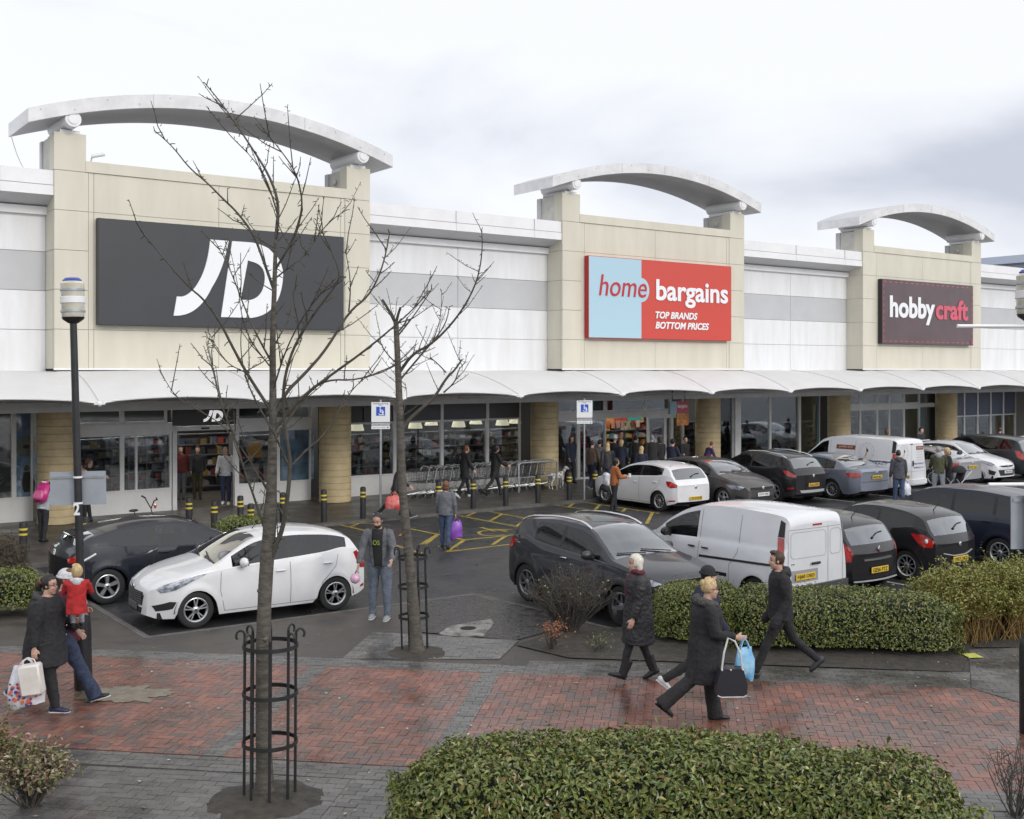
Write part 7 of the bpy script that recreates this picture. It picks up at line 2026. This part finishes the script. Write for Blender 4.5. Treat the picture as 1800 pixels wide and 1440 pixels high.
        if style == 'short': hb.ball(hp(.035, 0, .118), (.06*hk, .065*hk, .032*hk), 12)
        if pony: hb.tube([hp(-.10, 0, .04), hp(-.145, 0, .02), hp(-.17, 0, -.05), hp(-.165, 0, -.15)], [.022*hk, .04*hk, .045*hk, .015*hk], 10)
        hb.build('hair', [hm], root, 80)
        if pony: hb = MB(); hb.tube([hp(-.115, 0, .035), hp(-.13, 0, .028)], .036*hk, 10); hb.build('hair_tie', [pony], root, 60)
    if hat:
        hb = MB(); hb.ball(hp(-.01, 0, .045), (.112*hk, .094*hk, .108*hk), 20, rot=Mh); hb.v = [p for p in hb.v]
        cut = hp(0, 0, .035); axis = Mh @ Vector((.12, 0, 1)); hb.f = [fc for fc in hb.f if sum((hb.v[i]-cut).dot(axis) for i in fc)/len(fc) > 0]; hb.m = [0]*len(hb.f)
        hb.tube([hp(-.012+.112*cos(2*pi*i/20), .094*sin(2*pi*i/20), .034-.014*cos(2*pi*i/20)) for i in range(21)], .016*hk, 6); hb.build('hat', [hat], root, 60)
    if near:
        for s in (1, -1):
            e = MB(); e.ball(hp(.082, s*.031, .010), (.010*hk, .014*hk, .008*hk), 8, rot=Mh); e.build('eye', [eyem], root, 60)
            e = MB(); e.tube([hp(.088, s*.015, .034), hp(.088, s*.032, .038), hp(.078, s*.05, .032)], .0045*hk, 5); e.build('eyebrow', [browm if hair not in ('blonde', 'white') else hairs['auburn']], root)
        e = MB(); e.ball(hp(.090, 0, -.068), (.008*hk, .024*hk, .007*hk), 8, rot=Mh); e.build('mouth', [lipm], root, 60)
        if glasses:
            e = MB()
            for s in (1, -1):
                e.tube([hp(.104, s*.034+.024*cos(2*pi*i/14), .006+.018*sin(2*pi*i/14)) for i in range(15)], .0028*hk, 5); e.tube([hp(.102, s*.058, .01), hp(.03, s*.085, .012), hp(-.01, s*.085, .0)], .0028*hk, 5)
            e.tube([hp(.106, -.01, .01), hp(.106, .01, .01)], .0025*hk, 5); e.build('glasses', [mat('glasses_dark', (.03, .02, .02), .3)], root, 60)
        if beard:
            e = MB(); e.ball(hp(.035, 0, -.07), (.072*hk, .067*hk, .062*hk), 16, rot=Mh); e.v = [p for p in e.v]
            top_ = hp(.05, 0, -.055); ax_ = Mh @ Vector((-.3, 0, 1)); e.f = [fc for fc in e.f if sum((e.v[i]-top_).dot(ax_) for i in fc)/len(fc) < 0]; e.m = [0]*len(e.f); e.build('beard', [hairs['brown']], root, 60)
    Mz = Matrix.Rotation(rz, 3, 'Z')
    def world(p): return Mz @ p+Vector(loc)
    return dict(o=root, hand=[world(a[2]+(a[2]-a[1]).normalized()*.085*k) for a in AR], world=world, up=up, head=hd, hp=hp, pel=pel, k=k, rz=rz, elbow=[world(a[1]) for a in AR])
# ------------------------------------------------------------------ bags
def carrier(label, hand, w, h, m, rz=0, dep=.14, deco=None, cat='bag', tilt=0):
    t = thing('carrier_bag', label, cat, hand-Vector((0, 0, h+.10)), rz); t.rotation_euler = (0, R(tilt), rz)
    mb = MB(); rn = random.Random(len(label))
    lv = [(0, .86, .7), (.03, .98, .95), (.3, 1.0, 1.0), (.6, .95, .8), (.85, .8, .42), (1.0, .7, .12)]
    mb.tube([(rn.uniform(-.008, .008), 0, h*z) for z, _, _ in lv], [(w/2*a, dep/2*b) for _, a, b in lv], 20, up=(0, 1, 0))
    off = Vector((len(label), 0, 0)); 
    mb.v = [p+Vector((noise.noise(p*11+off), noise.noise(p*11+off*2), noise.noise(p*9+off*3)))*.018 for p in mb.v]
    mb.build('bag', [m], t, 60)
    hb = MB()
    for s in (-1, 1): hb.tube([(-w*.22, s*.02, h*.97), (-w*.1, s*.012, h+.07), (0, s*.008, h+.10), (w*.1, s*.012, h+.07), (w*.22, s*.02, h*.97)], [.012, .01, .011, .01, .012], 6)
    hb.build('handle', [m], t, 60)
    if deco: deco(t, w, h, dep)
    return t
plast = lambda n, c, **k: mat('plastic_'+n, c, .35, var=.3, vscale=9, **k)

# ------------------------------------------------------------------ the people
# 1 woman with bags, left
L1 = G(80, 1250)
p1 = person('woman in a black parka and glasses striding right with two carrier bags', L1, 2, 1.69, 1.78, 2, ((-20, 26), (12, 3)), ((24, 5, 20), (-10, 8, 10)), yaw=-12, hair='dark', style='tied', top=K_, hem=.26, flare=.02, trousers=K_, tw=1.12, shoes=shoe_n, sole=solew, hood=cloth('dark_grey', (.05, .05, .055)), glasses=True, pony=cloth('pink_tie', (.45, .05, .12)))
mb = MB(); 
for z in (0, .12, .24, .36): mb.ball(p1['up'](.05+z, .128*1.78+.02, .0), .011, 8)
mb.build('button', [chrome], p1['o'])
mb = MB(); a_ = p1['up'](-.02, .05, -.185*1.39-.02); mb.tube([a_, a_+Vector((.12, .025, .035))], .006, 5); mb.build('pocket_zip', [chrome], p1['o'])
def spots(t, w, h, dep):
    mb = MB(); rn = random.Random(5); cols = []
    for i in range(46):
        x, z = rn.uniform(-w*.42, w*.42), rn.uniform(.03, h*.62); y = -dep/2*(1-(x/(w/2))**2)**.5*.98-.004
        mb.lathe([(0, 0), (rn.uniform(.012, .024), .001)], 8, (x, y-.01, z), 'y', rn.randrange(3))
    mb.build('printed_dots', [mat('dot_orange', (.55, .14, .05), .5), mat('dot_blue', (.04, .06, .28), .5), mat('dot_red', (.45, .05, .08), .5)], t)
hd_ = p1['hand'][1]
carrier('white carrier bag with orange and blue dots held by the woman in the parka', hd_+Vector((-.06, -.06, -.02)), .44, .46, plast('white', (.62, .63, .68)), .1, .2, spots)
def boxy(t, w, h, dep): pass
bx = thing('carrier_bag', 'square pale paper bag held in front of the dotted carrier bag', 'bag', hd_+Vector((.07, -.17, -.44))); bx.rotation_euler = (0, R(-8), .1)
mb = MB(); mb.box((0, 0, .2), (.25, .17, .36), bev=.02); mb.build('bag', [mat('paper_pale', (.66, .62, .58), .6, var=.12, vscale=6)], bx, 40)
mb = MB(); mb.tube([(-.08, 0, .37), (-.06, 0, .43), (.0, 0, .46), (.06, 0, .43), (.08, 0, .37)], .008, 6); mb.build('handle', [mat('paper_pale', (.6, .6, .6), .6)], bx)
# 2 person with beanie carrying the child
L2 = G(106, 1236); L2.y += .12
p2 = person('person in a white beanie and dark jeans carrying the child in red', L2, 0, 1.76, 1.3, 0, ((-22, 28), (30, 2)), ((-20, 3, 118), (-22, 4, 112)), hair='auburn', style='short', hat=WH, top=MR, hem=.05, trousers=DJ, tw=1.15, tflare=.03, shoes=shoe_k, sole=solew)
# 3 child
pv = AT(135, 1060, 13.55)
p3 = person('toddler in a bright red hooded coat held on the arm', L2, 110, 1.0, 1.3, 0, ((80, 70), (80, 70)), ((40, 10, 50), (40, 14, 30)), headk=1.4, yaw=25, hair='blonde', style='short', top=RD, hem=.12, flare=.01, trousers=LG, shoes=shoe_k, pelvis=(pv.x, pv.y, pv.z-.02), hood=WH)
# 4 man by the white hatchback
L4 = G(668, 1088)
p4 = person('bearded man in a grey zip jacket and track trousers behind the white hatchback', L4, -98, 1.83, 1.06, 10, ((3, 2), (-2, 2)), ((5, 14, 50), (8, 16, 16)), yaw=-8, pitch=22, hair='dark', style='crop', top=GY, hem=.0, trousers=TK, tw=1.12, shoes=shoe_g, sole=solew, open_=.07, shirt=K_, beard=True, spread=.06)
b = text_mb('OS', .12, .08, .01); M_ = Matrix(((0, 1, 0, 0), (1, 0, 0, 0), (0, 0, 1, 0), (0, 0, 0, 1))); b.v = [p4['up'](.30+v.z, .135+.0*v.x, v.x-.075) for v in b.v]
b.build('lettering', [mat('tee_green', (.30, .42, .05), .5)], p4['o'])
h4 = p4['hand'][1]; t = thing('toy', 'small pink ball-shaped toy dangling from the hand of the bearded man', 'toy', h4+Vector((-.03, -.06, -.14)))
mb = MB(); mb.ball((0, 0, 0), (.085, .08, .085), 16); mb.build('ball', [plast('pink', (.62, .38, .52))], t, 60); mb = MB(); mb.tube([(0, 0, .08), (.02, .03, .13)], .01, 6); mb.build('loop', [blackp], t)
# 5 white-haired woman
L5 = G(1122, 1198)
p5 = person('white-haired woman in a long dark quilted coat and boots walking left', L5, 183, 1.69, 1.48, 1, ((18, 4), (-8, 14)), ((4, 5, 16), (-12, 6, 20)), hair='white', style='bob', top=PUF, hem=.36, flare=.03, trousers=K_, tw=.92, shoes=shoe_k, boots=True, scarf=MR)
t = thing('handbag', 'dark handbag carried in front of the white-haired woman', 'bag', p5['hand'][1]+Vector((-.16, .12, .02)))
mb = MB(); mb.box((0, 0, 0), (.28, .12, .24), bev=.05); mb.build('bag', [mat('leather_dark', (.02, .02, .026), .45)], t, 40); mb = MB(); mb.tube([(-.1, 0, .1), (-.06, 0, .28), (.06, 0, .28), (.1, 0, .1)], .009, 6); mb.build('strap', [mat('leather_dark', (.02, .02, .02), .4)], t)
# 7 man behind, then 6 blonde woman
L7 = G(1242, 1236); L7.y += .15
p7 = person('person in a dark blue jacket and black cap half hidden behind the blonde woman', L7, 3, 1.73, 1.4, 2, ((20, 4), (-24, 34)), ((-16, 6, 15), (16, 6, 20)), hair='dark', style='crop', hat=K_, top=NV, hem=.06, trousers=K_, shoes=shoe_w, sole=solew)
L6 = G(1240, 1270)
p6 = person('blonde woman in glasses and a long black coat with a grey fur collar walking right', L6, 2, 1.73, 1.52, 2, ((10, 2), (-26, 24)), ((-6, 6, 14), (10, 7, 70)), yaw=-6, hair='blonde', style='tied', top=K_, hem=.36, flare=.035, trousers=K_, tw=1.15, tflare=.035, shoes=shoe_k, collar=FUR, glasses=True)
h6 = p6['hand'][1]
carrier('bright blue plastic carrier bag hanging from the hand of the blonde woman', h6+Vector((.02, -.02, .0)), .25, .36, plast('blue', (.10, .36, .62), col2=(.35, .55, .7)), .2, .12)
t = thing('handbag', 'black handbag with a pale strap hanging from the forearm of the blonde woman', 'bag', h6+Vector((-.17, -.16, -.62)), .05)
mb = MB(); mb.prism([(-.17, -.08, .02), (-.13, -.08, 0), (.13, -.08, 0), (.17, -.08, .02), (.18, -.08, .14), (.13, -.08, .32), (-.13, -.08, .32), (-.18, -.08, .14)], (0, .15, 0)); mb.build('bag', [mat('leather_dark', (.02, .02, .026), .45)], t)
mb = MB(); mb.tube([(-.17, -.085, .02), (-.13, -.085, .0), (.13, -.085, .0), (.17, -.085, .02)], .008, 6); mb.build('trim', [mat('strap_pale', (.5, .5, .5), .4)], t)
mb = MB(); mb.tube([(-.12, -.07, .32), (-.09, -.05, .5), (-.03, .0, .66), (.05, .0, .62), (.1, -.05, .5), (.12, -.07, .32)], .012, 6); mb.build('strap', [mat('strap_pale', (.5, .5, .5), .4)], t)
mb = MB()
for x in (-.12, -.02, .12): mb.ball((x, -.085, .31), .014, 8)
mb.build('buckle', [chrome], t)
# 8 young man
L8 = G(1372, 1190)
p8 = person('young man in black with hands in his jacket pockets striding left past the hedge', L8, 180, 1.79, 1.18, 2, ((26, 3), (-27, 22)), ((-14, 5, 44), (-14, 5, 44)), hair='brown', style='short', top=K_, hem=.04, trousers=K_, tw=.92, pockets=True, shoes=mat('shoe_dark_grey', (.035, .036, .042), .6), hood=DG_)
# 9 woman with purple bag
def far(label, px, py, rz, H, **k):
    loc = G(px, py, k.pop('z', 0)); k.setdefault('near', False); return person(label, loc, rz, H, **k)
p9 = far('woman in a grey cardigan and jeans walking away with a purple bag', 783, 966, 82, 1.60, z=ROAD, near=True, fat=1.12, top=GY, hem=.02, trousers=JN, hair='auburn', style='bob', legs=((8, 4), (-6, 12)), arms=((6, 8, 12), (-4, 10, 16)))
carrier('purple carrier bag in the right hand of the woman in the grey cardigan', p9['hand'][1], .34, .38, plast('purple', (.22, .06, .42)), .3, .14)
p10 = far('person in dark clothes and a pale cap striding right with a red bag', 696, 913, 8, 1.74, near=True, lean=12, top=DG_, trousers=K_, tw=.9, legs=((30, 4), (-30, 16)), arms=((18, 8, 30), (-26, 8, 16)), hair='dark', style='crop', hat=LG, shoes=shoe_k, sole=solew)
carrier('bright red carrier bag with white print in front of the first parking sign post', p10['hand'][1]+Vector((.0, -.05, .08)), .52, .36, plast('red', (.50, .02, .02), col2=(.55, .2, .18)), .2, .2)
far('first woman in a black hooded coat and white trainers beside the trolleys', 817, 876, 25, 1.72, near=True, top=K_, hem=.22, flare=.02, trousers=K_, tw=.9, shoes=shoe_w, sole=solew, hair='auburn', style='long', hood=K_, legs=((16, 4), (-12, 20)))
far('second woman in a long black coat pushing along the trolley row, nearer the pillar', 870, 872, 30, 1.74, near=True, top=K_, hem=.24, flare=.02, trousers=DG_, tw=.9, hair='dark', style='bob', legs=((22, 6), (-22, 22)), arms=((20, 6, 40), (24, 6, 40)))
far('man in a white zip jacket and dark jeans standing in the sports shop doorway', 397, 886, -85, 1.80, near=True, top=WH, hem=.02, trousers=DJ, hair='dark', style='crop', hood=K_, shoes=shoe_w, sole=solew, legs=((4, 2), (-4, 4)), arms=((4, 14, 20), (10, 10, 30)))
far('dim figure in a red top inside the left of the sports shop doorway', 318, 879, -80, 1.76, top=cloth('dull_red', (.12, .02, .02)), trousers=GY, legs=((2, 2), (-2, 2)))
far('dim figure in dark clothes inside the middle of the sports shop doorway', 347, 878, -70, 1.74, top=DG_, trousers=OL, legs=((2, 2), (-2, 2)))
# 16 pink rucksack
p16 = far('child in a grey top bending forward with a pink rucksack by the brown hedge', 76, 952, 78, 1.50, near=True, lean=28, top=LG, trousers=K_, hair='dark', style='bob', legs=((4, 6), (-4, 6)), arms=((40, 6, 30), (40, 6, 30)))
w16 = p16['world']; t = thing('rucksack', 'bright pink patterned rucksack on the back of the bending child', 'bag', w16(p16['up'](.10, -.20)), p16['rz']); t.rotation_euler = (0, R(24), p16['rz'])
mb = MB(); mb.box((0, 0, .24), (.18, .34, .50), bev=.07); mb.build('main_pocket', [plast('hot_pink', (.55, .03, .20), col2=(.35, .02, .14))], t, 40); mb = MB(); mb.box((-.12, 0, .14), (.09, .27, .24), bev=.04); mb.build('front_pocket', [plast('pale_pink', (.58, .12, .28))], t, 40)
mb = MB(); mb.box((-.02, 0, .495), (.08, .12, .03), bev=.01); mb.build('white_tag', [lw], t)
mb = MB(); mb.tube([(0, -.06, .48), (0, -.03, .55), (0, .03, .55), (0, .06, .48)], .012, 6); mb.build('loop', [plast('hot_pink', (.5, .05, .2))], t)
far('person in dark clothes bending behind the grey sign board at the left', 130, 915, 25, 1.82, lean=32, top=K_, trousers=DJ, hair='auburn', style='crop', legs=((6, 4), (-6, 4)), arms=((50, 6, 20), (50, 6, 20)))
far('person in dark clothes behind the left lamp post, between the lamp and the pink rucksack', 152, 918, 190, 1.62, top=NV, trousers=K_, hair='dark', style='short', legs=((4, 4), (-4, 4)))
# discount shop crowd
def yrow(Y): return HZ+F*CH/Y
far('woman in a navy coat with a green bag left of the second parking sign', 1003, 851, -60, 1.76, top=NV, hem=.12, hair='dark', style='bob', legs=((8, 4), (-8, 10)))
far('person in a brown jacket just right of the second parking sign post', 1040, 862, 60, 1.74, top=BR, hair='brown', style='crop', trousers=NV, shoes=shoe_k, sole=solew, legs=((16, 4), (-16, 16)), near=True)
far('woman with long pale blonde hair and a dark quilted jacket seen from behind', 1068, 866, 95, 1.72, top=PUF, hem=.05, hair='blonde', style='long', trousers=JN, near=True)
far('person in a pale cap and black coat entering the discount shop', 1080, 851, 70, 1.80, top=K_, hem=.1, hair='grey', style='crop', hat=WH)
far('person with short fair hair and a navy coat entering the discount shop', 1091, 855, 60, 1.70, top=NV, hem=.08, hair='blonde', style='bob')
far('person facing out inside the discount shop doorway', 1091, 840, -90, 1.72, top=DG_, hair='brown', style='crop', legs=((2, 2), (-2, 2)))
far('dark-haired person in black in the middle of the discount shop doorway', 1117, 845, 90, 1.72, top=K_, hair='dark', style='short')
far('woman with fair hair and a navy top with a white sleeve behind the white hatchback', 1127, 866, 70, 1.60, top=NV, hair='blonde', style='long', trousers=K_)
far('broad man in a charcoal coat standing right of the discount shop doorway', 1146, 850, 90, 1.82, fat=1.2, top=DG_, hem=.1, hair='grey', style='crop')
far('person in a navy coat holding white papers by the hanging red sign', 1181, 858, 45, 1.76, fat=1.1, top=NV, hem=.08, hair='dark', style='short', hat=K_, arms=((20, 8, 60), (24, 8, 70)))
far('person in purple bending beside the pillar behind the grey-brown hatchback', 1240, 850, 20, 1.62, lean=24, top=PU, hair='auburn', style='crop')
far('short person with brown bobbed hair and a charcoal jacket right of the discount shop doorway', 1160, 847, 100, 1.70, top=DG_, hair='brown', style='bob')
far('dark-haired person in a long black coat at the right screen of the discount shop', 1203, 846, -60, 1.70, top=K_, hem=.2, hair='dark', style='crop')
far('shopper in a grey jacket behind the woman with long pale blonde hair', 1053, 852, 60, 1.66, top=GY, hair='dark', style='short', trousers=K_)
# by the right hand cars
p_ = far('man in a grey hooded jacket and jeans with a white bag, seen from behind', 1580, 892, 88, 1.76, z=ROAD, near=True, top=cloth('slate', (.07, .072, .085)), hem=.03, trousers=JN, hair='dark', style='crop', hood=cloth('slate', (.07, .07, .08)), legs=((6, 4), (-6, 8)), arms=((4, 8, 12), (4, 10, 14)))
carrier('white carrier bag in the hand of the man in the grey hooded jacket', p_['hand'][1], .36, .38, plast('white', (.6, .6, .66)), 0, .18)
far('person in an olive jacket and pale trousers beside the lettered van', 1650, 879, 75, 1.76, z=ROAD, near=True, fat=1.12, top=OL, trousers=LG, hair='grey', style='short', hood=LG, legs=((7, 4), (-7, 4)), spread=.08, arms=((20, 8, 40), (20, 8, 40)))
far('blonde woman in a long black coat behind the pushchair', 1668, 876, 170, 1.70, z=ROAD, near=True, top=K_, hem=.4, flare=.04, hair='blonde', style='bob', arms=((30, 6, 50), (30, 6, 50)))
ps = G(1660, 880, ROAD); t = thing('pushchair', 'black folding pushchair in front of the woman in the long black coat', 'pushchair', ps+Vector((.25, -.3, 0)), R(200))
mb = MB()
for s in (-1, 1): mb.tube([(-.45, s*.22, 1.0), (.1, s*.22, .5), (.4, s*.22, .1)], .016, 6); mb.tube([(.15, s*.22, .75), (-.1, s*.22, .45), (-.35, s*.22, .1)], .016, 6)
mb.tube([(-.45, -.22, 1.0), (-.45, .22, 1.0)], .02, 6); mb.build('frame', [steel], t, 40)
mb = MB(); mb.box((.05, 0, .5), (.34, .36, .08), bev=.03); mb.box((-.16, 0, .76), (.1, .36, .52), rot=Matrix.Rotation(R(-20), 3, 'Y'), bev=.04); mb.build('seat', [K_], t, 40)
mb = MB(); mb.ball((-.12, 0, .98), (.26, .22, .2), 14); mb.f = [f_ for f_ in mb.f if sum(mb.v[i].z for i in f_)/len(f_) > .97]; mb.m = [0]*len(mb.f); mb.build('hood', [K_], t, 60)
for x in (.4, -.35):
    for s in (-1, 1): mb = MB(); mb.lathe([(.06, -.02), (.1, -.02), (.1, .02), (.06, .02), (.06, -.02)], 16, (x, s*.24, .1), 'y'); mb.lathe([(0, 0), (.05, 0)], 12, (x, s*.24, .1), 'y'); mb.build('wheel', [rubber], t, 40)
# orange jacket
p_ = far('woman in a rust-orange jacket beside the white hatchback, holding a cup', 1080, 903, 15, 1.63, z=ROAD, near=True, fat=1.1, top=OR, hem=.02, trousers=K_, hair='dark', style='bob', legs=((6, 4), (-6, 8)), arms=((20, 8, 70), (18, 8, 75)))
h_ = p_['hand'][1]; t = thing('cup', 'small white cup held by the woman in the rust-orange jacket', 'cup', h_+Vector((0, 0, -.02)))
mb = MB(); mb.lathe([(.03, 0), (.042, .11), (.038, .11), (.028, .01)], 14); mb.build('cup_body', [lw], t, 40)
w_ = p_['world']; t = thing('shoulder_bag', 'white and black bag hanging behind the woman in the rust-orange jacket', 'bag', w_(p_['up'](-.12, -.25)), p_['rz'])
mb = MB(); mb.box((0, 0, .22), (.16, .34, .40), bev=.06); mb.build('bag', [plast('white', (.6, .6, .66))], t, 40); mb = MB(); mb.box((-.02, 0, -.05), (.2, .36, .2), bev=.06); mb.build('lower_pocket', [K_], t, 40); mb = MB(); mb.tube([(.05, .05, .4), (.16, .1, .62), (.25, .1, .66)], .014, 6); mb.build('strap', [K_], t)
for px, Y, rz, H, lab, kk in ((1559, 46.5, 80, 1.72, 'brown-haired person walking past the craft shop behind the lettered van', dict(hair='auburn', style='bob', top=DG_)), (1617, 45.5, -60, 1.86, 'dark-bearded person behind the rear corner of the lettered van', dict(hair='dark', style='short', top=K_)),
    (1692, 46, 60, 1.58, 'person in dark clothes right of the last stone pillar', dict(hair='dark', style='bob', top=K_)), (1729, 47, 90, 1.60, 'broad person in a black coat in front of the picture strip', dict(hair='dark', style='crop', top=K_, fat=1.35)), (1757, 49, 40, 1.66, 'smaller person in dark clothes near the right edge by the picture strip', dict(hair='brown', style='short', top=NV))):
    far(lab, px, yrow(Y), rz, H, **kk)
# ------------------------------------------------------------------ spotted dog
dc = G(978, 860); 
b = MB()
b.tube([(-.30, 0, .50), (-.26, 0, .49), (-.10, 0, .47), (.10, 0, .47), (.24, 0, .50), (.30, 0, .53)], [(.05, .06), (.085, .095), (.085, .09), (.10, .125), (.09, .12), (.06, .08)], 14, up=(0, 0, 1))
b.tube([(.24, 0, .54), (.34, 0, .64), (.40, 0, .70)], [.075, .058, .055], 10); b.ball((.42, 0, .73), (.085, .062, .065), 12); b.tube([(.46, 0, .72), (.56, 0, .69)], [.045, .032], 10)
for s in (1, -1):
    b.tube([(.40, s*.055, .77), (.37, s*.075, .73), (.37, s*.075, .67)], [.014, .026, .014], 6)
    b.tube([(.22, s*.075, .48), (.21, s*.075, .34), (.23, s*.075, .20), (.225, s*.075, .06), (.25, s*.075, .02)], [.06, .042, .028, .024, .03], 8)
    b.tube([(-.22, s*.075, .48), (-.18, s*.08, .34), (-.27, s*.08, .22), (-.25, s*.08, .06), (-.22, s*.08, .02)], [.075, .055, .028, .024, .03], 8)
b.tube([(-.29, 0, .52), (-.40, 0, .50), (-.50, 0, .56), (-.56, 0, .66)], [.028, .02, .014, .008], 8)
dm, nt_, bs = new_mat('spotted_fur'); vo = nt_.nodes.new('ShaderNodeTexVoronoi'); vo.inputs['Scale'].default_value = 13; tcd = nt_.nodes.new('ShaderNodeTexCoord'); nt_.links.new(tcd.outputs['Object'], vo.inputs['Vector'])
rc = nt_.nodes.new('ShaderNodeValToRGB'); rc.color_ramp.elements[0].position = .30; rc.color_ramp.elements[0].color = (.015, .014, .014, 1); rc.color_ramp.elements[1].position = .36; rc.color_ramp.elements[1].color = (.62, .60, .57, 1); nt_.links.new(vo.outputs['Distance'], rc.inputs['Fac']); nt_.links.new(rc.outputs['Color'], bs.inputs['Base Color']); bs.inputs['Roughness'].default_value = .8
o = link('dog', remesh(b, 'dog', dm, .012, 3)); o.location = dc; o.rotation_euler = (0, 0, R(35)); tag(o, 'white dog with black spots standing by the end of the trolley row', 'dog')
mb = MB(); mb.tube([(.30+.0*cos(q), .068*cos(q), .60+.068*sin(q)) for q in [2*pi*i/12 for i in range(13)]], .012, 6); mb.build('dog_collar', [mat('collar_red', (.35, .03, .03), .5)], o)
mb = MB()
for s in (1, -1): mb.ball((.475, s*.035, .745), .010, 6)
mb.ball((.565, 0, .695), (.014, .018, .013), 8); mb.build('eyes_and_nose', [eyem], o)
